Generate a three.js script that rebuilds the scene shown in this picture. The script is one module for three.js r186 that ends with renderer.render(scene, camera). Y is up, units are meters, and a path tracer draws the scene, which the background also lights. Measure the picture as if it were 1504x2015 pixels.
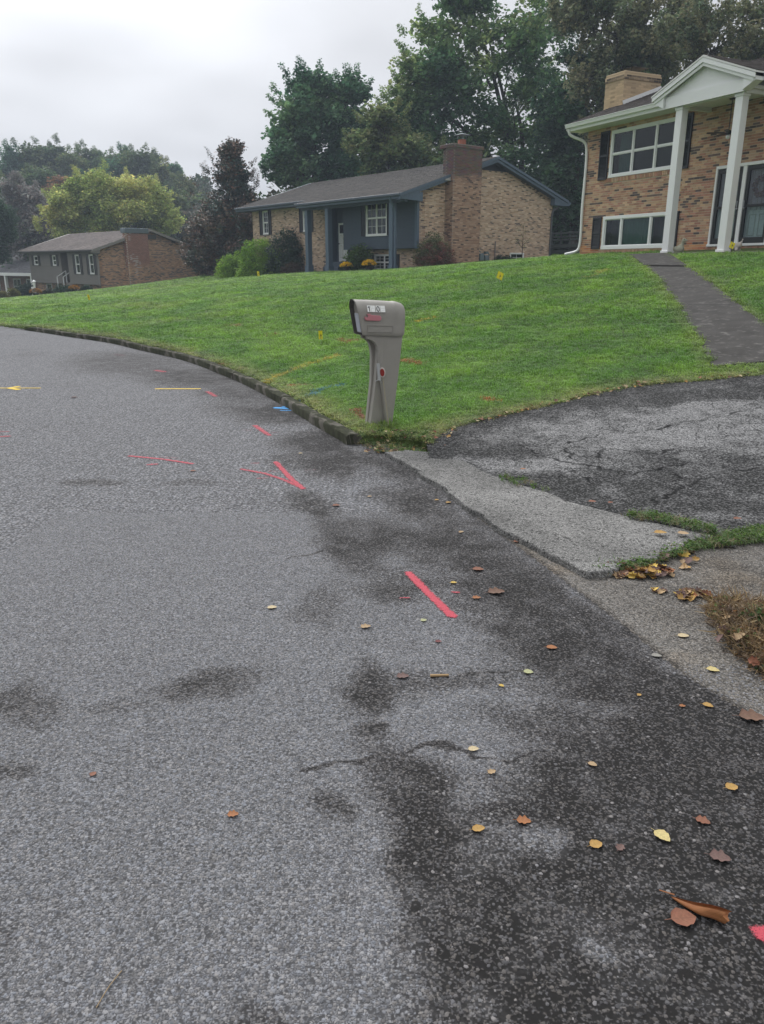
import * as THREE from 'three';
import { mergeGeometries, toCreasedNormals } from 'three/addons/utils/BufferGeometryUtils.js';
import { MarchingCubes } from 'three/addons/objects/MarchingCubes.js';
import { RoundedBoxGeometry } from 'three/addons/geometries/RoundedBoxGeometry.js';

/* ---------- camera, sky, sun, exposure ---------- */
const EYE = 1.6, PITCH = 17.7 * Math.PI / 180, FOCAL = 1522;            // focal length in pixels of the 1504 x 2015 photograph
const scene = new THREE.Scene();
const camera = new THREE.PerspectiveCamera(2 * Math.atan(1007.5 / FOCAL) * 180 / Math.PI, 764 / 1024, 0.1, 1500);
camera.position.set(0, EYE, 0);
camera.rotation.x = -PITCH;
const renderer = new THREE.WebGLRenderer({ antialias: true });
renderer.setSize(764, 1024);
renderer.toneMapping = THREE.LinearToneMapping;
renderer.toneMappingExposure = 1.23;
renderer.shadowMap.enabled = true;

const rng = (s) => () => { s = (s + 0x6d2b79f5) | 0; let t = Math.imul(s ^ (s >>> 15), 1 | s); t = (t + Math.imul(t ^ (t >>> 7), 61 | t)) ^ t; return ((t ^ (t >>> 14)) >>> 0) / 4294967296; };
const { clamp, lerp, smoothstep } = THREE.MathUtils;
const hash2 = (x, y) => { let h = Math.imul(x | 0, 374761393) ^ Math.imul(y | 0, 668265263); h = Math.imul(h ^ (h >>> 13), 1274126177); h ^= h >>> 16; return (h >>> 0) / 4294967296; };
const hash3 = (x, y, z) => hash2((x | 0) + Math.imul(z | 0, 7919), (y | 0) - Math.imul(z | 0, 104729));
function noise2(x, y) {
  const ix = Math.floor(x), iy = Math.floor(y), fx = x - ix, fy = y - iy, u = fx * fx * (3 - 2 * fx), v = fy * fy * (3 - 2 * fy);
  const a = hash2(ix, iy), b = hash2(ix + 1, iy), c = hash2(ix, iy + 1), d = hash2(ix + 1, iy + 1);
  return a + (b - a) * u + (c - a) * v + (a - b - c + d) * u * v;
}
function noise3(x, y, z) {
  const iz = Math.floor(z), f = z - iz, w = f * f * (3 - 2 * f);
  return lerp(noise2(x + iz * 37.17, y + iz * 91.7), noise2(x + (iz + 1) * 37.17, y + (iz + 1) * 91.7), w);
}
const fbm2 = (x, y, o = 4) => { let s = 0, a = 0.5, n = 0; for (let i = 0; i < o; i++) { s += a * noise2(x, y); n += a; x = x * 2.03 + 17.1; y = y * 2.03 + 5.3; a *= 0.5; } return s / n; };
const fbm3 = (x, y, z, o = 4) => { let s = 0, a = 0.5, n = 0; for (let i = 0; i < o; i++) { s += a * noise3(x, y, z); n += a; x = x * 2.03 + 17.1; y = y * 2.03 + 5.3; z = z * 2.03 + 3.1; a *= 0.5; } return s / n; };

const SUN_DIR = new THREE.Vector3(Math.sin(-0.42) * Math.cos(0.75), Math.sin(0.75), -Math.cos(-0.42) * Math.cos(0.75));
{
  const W = 1024, H = 512, data = new Float32Array(W * H * 4);
  for (let r = 0; r < H; r++) {
    const el = ((r + 0.5) / H - 0.5) * Math.PI, y = Math.sin(el), ce = Math.cos(el);
    for (let c = 0; c < W; c++) {
      const az = ((c + 0.5) / W - 0.5) * 2 * Math.PI, x = Math.cos(az) * ce, z = Math.sin(az) * ce;
      const up = Math.max(y, 0), k = 1 / (up + 0.16);
      const cl = fbm3(x * k * 1.1 + 4.0, z * k * 1.1 + 9.0, up * 3, 5), cl2 = fbm3(x * k * 0.45 + 14, z * k * 0.45, 2.2, 3);
      let L = 0.335 * (1 + 2.1 * up);
      L *= 1 + (cl - 0.5) * 0.62 + (cl2 - 0.5) * 0.55;
      const d = Math.acos(clamp(x * SUN_DIR.x + y * SUN_DIR.y + z * SUN_DIR.z, -1, 1));
      L += 3.0 * Math.exp(-Math.pow(d / 0.375, 2)) * (0.45 + 1.1 * cl);            // the bright cloud round the hidden sun
      if (y < 0) L *= 0.55;
      const i = (r * W + c) * 4;
      data[i] = L * 0.972; data[i + 1] = L * 0.995; data[i + 2] = L * 1.05; data[i + 3] = 1;
    }
  }
  const sky = new THREE.DataTexture(data, W, H, THREE.RGBAFormat, THREE.FloatType);
  sky.mapping = THREE.EquirectangularReflectionMapping;
  sky.magFilter = THREE.LinearFilter; sky.needsUpdate = true;
  scene.background = sky;
  scene.environment = sky;
}
scene.fog = new THREE.FogExp2(new THREE.Color().setRGB(0.72, 0.83, 0.98), 0.0011);
const sun = new THREE.DirectionalLight(new THREE.Color(1, 0.97, 0.93), 1.5);
sun.position.copy(SUN_DIR).multiplyScalar(120);
sun.castShadow = true;
sun.shadow.radius = 40;
sun.shadow.mapSize.set(2048, 2048);
Object.assign(sun.shadow.camera, { left: -70, right: 70, top: 70, bottom: -70, near: 1, far: 320 });
sun.name = 'overcast_sun';
scene.add(sun, sun.target);

/* ---------- helpers ---------- */
const used = {};
const numbered = (n) => { const k = used[n] = (used[n] ?? -1) + 1; return k ? `${n}_${String(k).padStart(3, '0')}` : n; };
const V = (x, y, z) => new THREE.Vector3(x, y, z);
function finish(o) { o.castShadow = true; o.receiveShadow = true; return o; }
function tag(o, label, category, group) { o.userData.label = label; o.userData.category = category; if (group) o.userData.group = group; return o; }
function thing(name, label, category, pos = [0, 0, 0], turn = 0, group) {
  const o = new THREE.Group(); o.name = numbered(name); o.position.set(...pos); o.rotation.y = turn; scene.add(o);
  return tag(o, label, category, group);
}
function mesh(name, geo, mat, parent = scene) {
  const g = Array.isArray(geo) ? (geo.length === 1 ? geo[0] : mergeGeometries(geo.map((x) => x.index ? x.toNonIndexed() : x))) : geo;
  const m = new THREE.Mesh(g, mat); m.name = parent === scene ? numbered(name) : name; parent.add(m); return finish(m);
}
function struct(name, geo, mat) { const m = mesh(name, geo, mat); m.userData.kind = 'structure'; return m; }
const box = (x0, x1, y0, y1, z0, z1) => new THREE.BoxGeometry(x1 - x0, y1 - y0, z1 - z0).translate((x0 + x1) / 2, (y0 + y1) / 2, (z0 + z1) / 2);
const rbox = (x0, x1, y0, y1, z0, z1, r = 0.012) => new RoundedBoxGeometry(x1 - x0, y1 - y0, z1 - z0, 2, r).translate((x0 + x1) / 2, (y0 + y1) / 2, (z0 + z1) / 2);
const tube = (pts, r, n = 24, m = 8) => new THREE.TubeGeometry(new THREE.CatmullRomCurve3(pts.map((p) => V(...p)), false, 'centripetal'), n, r, m, false);
const matte = (o) => new THREE.MeshPhysicalMaterial({ roughness: 1, specularIntensity: 0.3, ...o });
const std = (c, rough = 0.85, o = {}) => new THREE.MeshStandardMaterial({ color: new THREE.Color().setRGB(...c), roughness: rough, ...o });
function prism(pts, z0, z1) { const s = new THREE.Shape(pts.map((p) => new THREE.Vector2(...p))); return new THREE.ExtrudeGeometry(s, { depth: z1 - z0, bevelEnabled: false }).translate(0, 0, z0); }
/* tapered tube along a path: radii per point */
function limb(pts, radii, sides = 7) {
  const curve = new THREE.CatmullRomCurve3(pts, false, 'centripetal'), n = Math.max(6, pts.length * 4), fr = curve.computeFrenetFrames(n, false);
  const pos = [], idx = [];
  for (let i = 0; i <= n; i++) {
    const t = i / n, p = curve.getPoint(t), f = t * (radii.length - 1), k = Math.min(radii.length - 2, Math.floor(f)), r = lerp(radii[k], radii[k + 1], f - k);
    for (let j = 0; j <= sides; j++) {
      const a = j / sides * 2 * Math.PI;
      const q = p.clone().addScaledVector(fr.normals[i], Math.cos(a) * r).addScaledVector(fr.binormals[i], Math.sin(a) * r);
      pos.push(q.x, q.y, q.z);
      if (i < n && j < sides) { const b = i * (sides + 1) + j; idx.push(b, b + sides + 1, b + 1, b + 1, b + sides + 1, b + sides + 2); }
    }
  }
  const g = new THREE.BufferGeometry();
  g.setAttribute('position', new THREE.Float32BufferAttribute(pos, 3));
  g.setIndex(idx); g.computeVertexNormals();
  g.setAttribute('uv', new THREE.Float32BufferAttribute(new Float32Array(pos.length / 3 * 2), 2));
  return g;
}
function dataTex(w, h, fn, { srgb = true, repeat = false, channels = 4 } = {}) {   // fn(x, y, out) writes linear values 0..1
  const d = new Uint8Array(w * h * channels), out = [0, 0, 0, 1];
  const enc = new Uint8Array(4096); for (let i = 0; i < 4096; i++) { const v = i / 4095; enc[i] = Math.round(255 * (srgb ? (v <= 0.0031308 ? 12.92 * v : 1.055 * Math.pow(v, 1 / 2.4) - 0.055) : v)); }
  for (let y = 0, i = 0; y < h; y++) for (let x = 0; x < w; x++, i += channels) {
    out[3] = 1; fn(x, y, out);
    for (let c = 0; c < channels; c++) d[i + c] = c === 3 ? out[3] * 255 : enc[out[c] <= 0 ? 0 : out[c] >= 1 ? 4095 : (out[c] * 4095) | 0];
  }
  const t = new THREE.DataTexture(d, w, h, channels === 1 ? THREE.RedFormat : THREE.RGBAFormat);
  t.magFilter = THREE.LinearFilter; t.minFilter = THREE.LinearMipmapLinearFilter; t.generateMipmaps = true;
  if (srgb) t.colorSpace = THREE.SRGBColorSpace;
  if (repeat) t.wrapS = t.wrapT = THREE.RepeatWrapping;
  t.needsUpdate = true; return t;
}
/* measuring aids: the photograph's pixel (px, py) seen from the eye */
const cp = Math.cos(PITCH), sp = Math.sin(PITCH);
function ray(px, py) { const a = (px - 752) / FOCAL, b = -(py - 1007.5) / FOCAL; return V(a, b * cp - sp, -b * sp - cp); }
function at(px, py, d) { const r = ray(px, py), k = d / Math.hypot(r.x, r.z); return V(r.x * k, EYE + r.y * k, r.z * k); }
function flat(px, py, h = 0) { const r = ray(px, py), k = (h - EYE) / r.y; return V(r.x * k, h, r.z * k); }
function toPixel(p) { const y = p.y - EYE, yc = y * cp - p.z * sp, zc = y * sp + p.z * cp; return [752 + FOCAL * p.x / -zc, 1007.5 - FOCAL * yc / -zc, -zc]; }
const inView = (p, m = 120) => { const q = toPixel(p); return q[2] > 0.3 && q[0] > -m && q[0] < 1504 + m && q[1] > -m && q[1] < 2015 + m; };

/* ---------- the lie of the land ---------- */
const HOUSE_R = { o: [6.983, -28.147], turn: -1.12748 }, HOUSE_B = { o: [1.7036, -39.9637], turn: -0.8971 }, HOUSE_L = { o: [-22.424, -64.196], turn: -0.785398 };
const local = (h, x, z) => { const c = Math.cos(h.turn), s = Math.sin(h.turn); return [h.o[0] + x * c + z * s, h.o[1] - x * s + z * c]; };
const T = (() => {
  const pts = [[-20, -29, 0.05], [-13, -24, 0.06], [-10.4, -21.6, 0.06], [-8.6, -20.1, 0.1], [-5.76, -17.1, 0.1], [-3.42, -14, 0.1], [-1.62, -10.6, 0.1], [-0.55, -8.06, 0.1], [-0.13, -7.1, 0.1],
    [0.6, -6.2, 0.04], [1.6, -5, 0.035], [2.3, -4.4, 0.035], [4, -3.6, 0.08], [1.6, -7.8, 0.2], [2.9, -8.3, 0.32], [4.2, -8.5, 0.42], [6, -8.2, 0.62], [4, -5.7, 0.18], [7, -5, 0.45], [12, -7, 1.1],
    [-13.7, -39.7, 0.11], [-17.9, -38, -0.12], [-8.3, -41, 0.78], [-22.4, -64.2, -0.3], [-32, -73.8, -1.3], [-16, -70.5, 0.5], [-45, -84, -1.9],
    [-60, -112, 1], [-110, -130, 8], [-60, -150, 10], [-20, -150, 10], [50, -120, 7], [30, -60, 2.8], [15, -50, 2.5], [-5, -66, 2.1], [-90, -60, -1], [-60, -40, -1.2], [60, -20, 3], [60, 60, 1], [-60, 60, 0], [0, 40, 0], [-20, 0, 0], [-32, -32, -0.3], [20, 2, 0.9], [-6, -4, 0], [-10, -10, 0], [0, 4, 0], [120, -120, 10], [-160, -60, 3]];
  for (const [x, z, h] of [[0, 0, 1.93], [3, 0.8, 1.92], [7, 1.5, 1.9], [10, 1.5, 1.9], [14, 1, 2.0], [3, -9, 2.3]]) pts.push([...local(HOUSE_R, x, z), h]);
  for (const [x, z, h] of [[-7.7, 1.2, 1.2], [-0.5, 1.2, 1.38], [0.3, -4, 1.72], [0.3, -10, 2.0], [-16, 1, 0.95], [-8, -12, 2.1]]) pts.push([...local(HOUSE_B, x, z), h]);
  const n = pts.length, N = n + 3, A = Array.from({ length: N }, () => new Float64Array(N + 1)), phi = (r2) => (r2 < 1e-9 ? 0 : 0.5 * r2 * Math.log(r2));
  for (let i = 0; i < n; i++) {
    for (let j = 0; j < n; j++) A[i][j] = phi((pts[i][0] - pts[j][0]) ** 2 + (pts[i][1] - pts[j][1]) ** 2);
    A[i][i] += 0.4; A[i][n] = A[n][i] = 1; A[i][n + 1] = A[n + 1][i] = pts[i][0]; A[i][n + 2] = A[n + 2][i] = pts[i][1]; A[i][N] = pts[i][2];
  }
  for (let c = 0; c < N; c++) {
    let p = c; for (let r = c + 1; r < N; r++) if (Math.abs(A[r][c]) > Math.abs(A[p][c])) p = r;
    [A[c], A[p]] = [A[p], A[c]];
    for (let r = 0; r < N; r++) if (r !== c) { const f = A[r][c] / A[c][c]; if (f) for (let k = c; k <= N; k++) A[r][k] -= f * A[c][k]; }
  }
  const w = A.map((row, i) => row[N] / row[i]);
  return (x, z) => {
    x = clamp(x, -170, 130); z = clamp(z, -165, 70);
    let s = w[n] + w[n + 1] * x + w[n + 2] * z;
    for (let i = 0; i < n; i++) s += w[i] * phi((x - pts[i][0]) ** 2 + (z - pts[i][1]) ** 2);
    return s;
  };
})();
function onGround(px, py, lift = 0) {
  const r = ray(px, py); let t = 1.5; const hl = Math.hypot(r.x, r.z);
  for (let i = 0; i < 4000; i++) { const x = r.x * t, z = r.z * t, y = EYE + r.y * t; if (y <= T(x, z) + lift) return V(x, T(x, z) + lift, z); t += Math.max(0.01, (y - T(x, z)) * 0.5) / Math.max(hl, 0.3); if (t > 400) break; }
  return at(px, py, 60);
}
const lawnTop = (x, z) => T(x, z) - (x > -62 && x < 34 && z > -50 && z < 14 ? 0.4 * smoothstep(sdLawn(x, z), -0.07, 0.05) : 0);      // the lawn falls away at its edge
const groundAt = (px, d) => { const p = at(px, 600, d); p.y = T(p.x, p.z); return p; };

/* kerb line (its foot on the road) and the edge of the lawn */
const KERB = [[-10.0, -21.35], [-8.6, -20.09], [-7.21, -18.62], [-5.76, -17.12], [-4.51, -15.44], [-3.42, -13.98], [-2.4, -12.19], [-1.62, -10.61], [-0.98, -9.13], [-0.55, -8.06], [-0.26, -7.38], [-0.16, -7.12]];
const kerbCurve = new THREE.CatmullRomCurve3(KERB.map(([x, z]) => V(x, 0, z)));
const DRIVE_EDGE = [[860, 878], [872, 856], [900, 842], [930, 832], [965, 824], [1000, 816], [1060, 804], [1120, 790], [1180, 775], [1225, 766], [1260, 759], [1330, 752], [1400, 748], [1504, 738]].map(([x, y]) => { const p = onGround(x, y); return [p.x, p.z]; });
const lastEdge = DRIVE_EDGE[DRIVE_EDGE.length - 1];
const LAWN_EDGE = [[-60, -46], [-40, -38], [-26, -31.5], [-16, -25.8], [-12.3, -23.2], ...kerbCurve.getSpacedPoints(60).map((p, i, a) => { const q = a[Math.min(i + 1, a.length - 1)], o = a[Math.max(i - 1, 0)], d = V(q.x - o.x, 0, q.z - o.z).normalize(); return [p.x - d.z * 0.08, p.z + d.x * 0.08]; }).map(([x, z]) => [x, z]),
  [0.02, -7.02], [0.2, -6.95], ...DRIVE_EDGE, [lastEdge[0] + 3, lastEdge[1] - 0.5], [12, -10.5], [30, -14]];
const VERGE_TOP = [[1240, 1020], [1290, 1026], [1340, 1036], [1400, 1046], [1440, 1040], [1504, 1034], [1640, 1028]].map(([x, y]) => { const p = flat(x, y, 0.06); return [p.x, p.z]; });
const PAVED = [...LAWN_EDGE, [30, 12], [-6, 12], [-7.5, -2], [-8.5, -9], [-13, -15.5], [-20, -20], [-32, -25], [-60, -34]];
function sdPoly(poly, x, z) {        // negative inside
  let d = 1e9, inside = false;
  for (let i = 0, j = poly.length - 1; i < poly.length; j = i++) {
    const [ax, az] = poly[j], [bx, bz] = poly[i], ex = bx - ax, ez = bz - az, t = clamp(((x - ax) * ex + (z - az) * ez) / (ex * ex + ez * ez || 1), 0, 1);
    d = Math.min(d, (x - ax - ex * t) ** 2 + (z - az - ez * t) ** 2);
    if ((az > z) !== (bz > z) && x < (bx - ax) * (z - az) / (bz - az) + ax) inside = !inside;
  }
  return inside ? -Math.sqrt(d) : Math.sqrt(d);
}
const WALK = { left: [[1238, 503], [1262, 520], [1290, 545], [1315, 577], [1340, 610], [1370, 665], [1402, 722]].map(([x, y]) => onGround(x, y)), right: [[1312, 500], [1345, 521], [1385, 546], [1425, 577], [1470, 612], [1530, 655], [1600, 702]].map(([x, y]) => onGround(x, y)) };
const WALK_POLY = [...WALK.left.map((p) => [p.x, p.z]), ...WALK.right.slice().reverse().map((p) => [p.x, p.z])];
const sdLawn = (x, z) => -sdPoly(PAVED, x, z);    // negative on the lawn
const sdWalk = (x, z) => sdPoly(WALK_POLY, x, z);

/* ---------- the ground: one sheet out to the horizon ---------- */
function axis(a, b, fine0, fine1, step, far) {
  const v = []; for (let x = fine0; x <= fine1 + 1e-6; x += step) v.push(x);
  let s = step, x = fine0; while (x > a) { s = Math.min(far, s * 1.12); x -= s; v.unshift(x); }
  s = step; x = fine1; while (x < b) { s = Math.min(far, s * 1.12); x += s; v.push(x); }
  return v;
}
const groundTex = dataTex(512, 512, (x, y, o) => {
  const n = noise2(x * 0.11, y * 0.11) * 0.5 + noise2(x * 0.4, y * 0.4) * 0.5, m = hash2(x, y);
  const k = 0.6 + 0.5 * n + 0.35 * (m - 0.5); o[0] = 0.072 * k; o[1] = 0.098 * k; o[2] = 0.030 * k;
}, { repeat: true });
{
  const xs = axis(-420, 420, -9, 9, 0.14, 14), zs = axis(-460, 200, -21, -3, 0.14, 14), pos = [], uv = [], idx = [], w = xs.length;
  for (const z of zs) for (const x of xs) {
    let h = T(x, z);
    const near = x > -62 && x < 34 && z > -50 && z < 14;
    if (near) { const s = sdLawn(x, z); h -= 0.4 * smoothstep(s, -0.07, 0.05); const q = sdWalk(x, z); h -= 0.05 * (1 - smoothstep(q, -0.05, 0.03)); }
    h += (fbm2(x * 0.9, z * 0.9, 3) - 0.5) * 0.03;
    pos.push(x, h, z); uv.push(x / 1.3, -z / 1.3);
  }
  for (let j = 0; j + 1 < zs.length; j++) for (let i = 0; i + 1 < w; i++) { const a = j * w + i, b = a + w; idx.push(a, b, a + 1, a + 1, b, b + 1); }
  const g = new THREE.BufferGeometry();
  g.setAttribute('position', new THREE.Float32BufferAttribute(pos, 3)); g.setAttribute('uv', new THREE.Float32BufferAttribute(uv, 2)); g.setIndex(idx); g.computeVertexNormals();
  struct('ground', g, matte({ map: groundTex }));
}

/* ---------- asphalt ---------- */
/* dark worn or damp areas of the road, as ellipses on the ground: photograph pixel, radii in metres, strength, turn */
const BLOTS = [[180, 950, 0.34, 0.14, 0.8, 0], [375, 952, 0.34, 0.10, 0.7, 0], [60, 1385, 0.17, 0.15, 0.95, 0], [420, 1345, 0.26, 0.13, 0.85, 0.2], [250, 1390, 0.2, 0.08, 0.45, 0], [5, 1525, 0.1, 0.07, 0.8, 0], [640, 1590, 0.06, 0.07, 0.6, 0], [495, 1985, 0.10, 0.10, 0.75, 0], [40, 1875, 0.06, 0.03, 0.5, 0],
  [500, 615 + 180, 0.5, 0.9, 0.5, 0.2], [255, 712, 0.9, 1.7, 0.55, 0.5], [390, 742, 0.7, 1.0, 0.75, 0.4], [480, 770, 0.5, 0.5, 0.6, 0.3], [560, 815, 0.42, 0.55, 0.85, 0.35], [640, 868, 0.4, 0.5, 0.95, 0.35], [690, 915, 0.34, 0.42, 0.95, 0.4], [585, 905, 0.22, 0.28, 0.5, 0.2],
  [620, 1000, 0.13, 0.34, 0.75, 0.25], [790, 985, 0.17, 0.4, 0.7, 0.5], [740, 1050, 0.3, 0.32, 0.75, 0.4], [700, 1090, 0.14, 0.24, 0.8, 0.2], [880, 1090, 0.24, 0.4, 0.72, 0.55], [780, 1150, 0.2, 0.16, 0.6, 0], [1000, 1180, 0.26, 0.34, 0.85, 0.6], [1160, 1290, 0.36, 0.34, 0.95, 0.6],
  [735, 1350, 0.09, 0.17, 0.85, 0.1], [640, 1200, 0.12, 0.2, 0.35, 0], [745, 1450, 0.05, 0.08, 0.9, 0], [800, 1545, 0.13, 0.16, 0.85, 0.3], [835, 1650, 0.09, 0.15, 0.9, 0.1], [850, 1760, 0.1, 0.14, 1, 0.1], [920, 1870, 0.14, 0.12, 0.85, 0.2], [950, 1960, 0.16, 0.12, 0.85, 0],
  [1150, 1550, 0.28, 0.24, 0.8, 0.3], [1330, 1500, 0.36, 0.34, 1, 0.4], [1100, 1420, 0.22, 0.12, 0.6, 0], [1250, 1750, 0.3, 0.26, 1, 0.2], [1420, 1700, 0.3, 0.4, 1, 0], [1150, 1850, 0.24, 0.2, 0.9, 0], [1350, 1950, 0.3, 0.22, 1, 0], [1480, 1900, 0.2, 0.3, 1, 0], [1420, 1430, 0.3, 0.25, 1, 0.3], [880, 1340, 0.2, 0.10, 0.5, 0]]
  .map(([px, py, rx, rz, s, turn]) => { const p = flat(px, py); return [p.x, p.z, rx * (py > 930 && px < 520 ? 0.72 : 1.05), rz * (py > 930 && px < 520 ? 0.72 : 1.05), s * (px < 520 && py > 930 ? 0.72 : 1), Math.cos(turn), Math.sin(turn)]; });
const PALE = [[860, 1440, 0.1, 0.05], [900, 1445, 0.17, 0.06], [850, 1240, 0.16, 0.1], [1170, 1900, 0.06, 0.05], [1060, 1660, 0.1, 0.1], [930, 1560, 0.07, 0.06], [720, 940, 0.14, 0.36], [720, 870, 0.1, 0.3]].map(([px, py, rx, rz]) => { const p = flat(px, py); return [p.x, p.z, rx, rz]; });
const GUTTER = [[760, 885], [860, 952], [930, 1012], [1000, 1062], [1080, 1120], [1150, 1172], [1230, 1232], [1300, 1292], [1370, 1345], [1450, 1392], [1540, 1450]].map(([x, y]) => { const p = flat(x, y); return [p.x, p.z]; });
const APRON_FOOT = [[765, 888], [830, 925], [900, 975], [950, 1010], [1000, 1042], [1060, 1070], [1110, 1095], [1160, 1122]];
const RIGHT_OF_GUTTER = [...GUTTER, [4, -2.2], [6, -4], [6, -7.5], [0.6, -7.2]];
const DAMP = [[720, 880], [790, 975], [840, 1060], [905, 1110], [965, 1180], [1010, 1280], [1110, 1360], [1210, 1420], [1020, 1530], [880, 1520], [775, 1490], [785, 1700], [830, 1850], [930, 2120], [1800, 2120], [1800, 1560], [1450, 1392], [1300, 1292], [1150, 1172], [1000, 1062], [860, 952], [760, 885]].map(([x, y]) => { const p = flat(x, y); return [p.x, p.z]; });
function blots(x, z) {
  const wx = x + (fbm2(x * 3.4, z * 3.4, 4) - 0.5) * 0.24, wz = z + (fbm2(x * 3.4 + 31, z * 3.4 + 7, 4) - 0.5) * 0.3;
  let keep = 1 - 0.62 * (1 - smoothstep(sdPoly(DAMP, wx, wz), -0.10, 0.06));
  for (const [cx, cz, rx, rz, s, c, n] of BLOTS) {
    const dx = wx - cx, dz = wz - cz; if (Math.abs(dx) > 3 * (rx + rz) || Math.abs(dz) > 3 * (rx + rz)) continue;
    const u = (dx * c - dz * n) / rx, v = (dx * n + dz * c) / rz, q = u * u + v * v;
    if (q < 5) keep *= 1 - s * (1 - smoothstep(Math.sqrt(q), 0.45, 1.55));
  }
  let m = 1 - keep;
  for (const [cx, cz, rx, rz] of PALE) { const q = ((wx - cx) / rx) ** 2 + ((wz - cz) / rz) ** 2; if (q < 4) m *= 1 - 0.75 * (1 - smoothstep(Math.sqrt(q), 0.4, 1.5)); }
  return m;
}
const segDist = (pts, x, z) => { let d = 1e9; for (let i = 0; i + 1 < pts.length; i++) { const [ax, az] = pts[i], [bx, bz] = pts[i + 1], ex = bx - ax, ez = bz - az, t = clamp(((x - ax) * ex + (z - az) * ez) / (ex * ex + ez * ez), 0, 1); d = Math.min(d, Math.hypot(x - ax - ex * t, z - az - ez * t)); } return d; };
const CRACKS = [[[600, 1512], [690, 1500], [760, 1492], [830, 1470], [880, 1466], [930, 1490], [1010, 1492], [1100, 1478], [1200, 1482], [1260, 1490]], [[905, 1330], [1010, 1318], [1080, 1330]], [[560, 1100], [640, 1085]], [[480, 810], [560, 830]], [[270, 820], [330, 815], [390, 822]]].map((l) => l.map(([x, y]) => { const p = flat(x, y); return [p.x, p.z]; }));
const CELL = 0.0115;
/* nearest and second nearest stone of the chipping pattern */
const vor = { d1: 0, d2: 0, id: 0, id2: 0 };
function stones(x, z, cell) {
  const u = x / cell, v = z / cell, iu = Math.floor(u), iv = Math.floor(v); let d1 = 9, d2 = 9, bi = 0, bj = 0;
  for (let j = -1; j <= 1; j++) for (let i = -1; i <= 1; i++) {
    const ci = iu + i, cj = iv + j, h = hash2(ci, cj), h2 = (h * 9301.7) % 1, k = 0.75 + 0.5 * ((h * 517.3) % 1);
    const a = (ci + 0.1 + 0.8 * h - u), b = (cj + 0.1 + 0.8 * h2 - v), th = h * 40, c = Math.cos(th), s = Math.sin(th), p = a * c + b * s, q = (b * c - a * s) * 1.35, d = Math.sqrt(p * p + q * q) * k;
    if (d < d1) { d2 = d1; d1 = d; bi = ci; bj = cj; } else if (d < d2) d2 = d;
  }
  vor.d1 = d1; vor.d2 = d2; vor.id = hash2(bi * 3 + 11, bj * 7 + 5); vor.id2 = hash2(bi + 911, bj - 377); return vor;
}
const asphalt = { r: 0, g: 0, b: 0, h: 0 };
/* slowly varying quantities are worked out on a coarse lattice and interpolated */
function lattice(x0, z0, size, n, fn) {
  const k = fn(x0, z0).length, d = new Float32Array((n + 1) * (n + 1) * k), st = size / n, out = new Array(k);
  for (let j = 0; j <= n; j++) for (let i = 0; i <= n; i++) fn(x0 + i * st, z0 + j * st).forEach((v, c) => { d[(j * (n + 1) + i) * k + c] = v; });
  return (x, z) => {
    const u = clamp((x - x0) / st, 0, n - 1e-3), v = clamp((z - z0) / st, 0, n - 1e-3), i = u | 0, j = v | 0, fu = u - i, fv = v - j, a = (j * (n + 1) + i) * k, b = a + (n + 1) * k;
    for (let c = 0; c < k; c++) out[c] = (d[a + c] * (1 - fu) + d[a + k + c] * fu) * (1 - fv) + (d[b + c] * (1 - fu) + d[b + k + c] * fu) * fv;
    return out;
  };
}
function roadState(x, z) {
  const right = sdPoly(RIGHT_OF_GUTTER, x, z), inGutter = right < 0;
  let dark = inGutter ? 0.15 + 0.5 * fbm2(x * 3, z * 3, 3) * smoothstep(-right, 0.0, 0.5) : blots(x, z);
  if (x > -0.2 && z > -7.3) dark = Math.max(dark, 0.8 * (1 - smoothstep(Math.abs(right) + (fbm2(x * 9, z * 9, 2) - 0.5) * 0.05, 0.0, 0.05)));
  dark += Math.max(0, fbm2(x * 0.9 + 3, z * 0.9 + 8, 4) - 0.62) * 0.7;
  let crack = 1; for (const c of CRACKS) crack = Math.min(crack, segDist(c, x + (noise2(x * 14, z * 14) - 0.5) * 0.05, z + (noise2(x * 14 + 9, z * 14) - 0.5) * 0.05));
  const silt = smoothstep(fbm2(x * 2.2 + 5, z * 2.2, 3), 0.45, 0.7) * smoothstep(z, -4.6, -3.4) * (1 - smoothstep(x, 2.2, 2.9));
  return [dark, crack, inGutter ? 1 : 0, silt];
}
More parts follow.
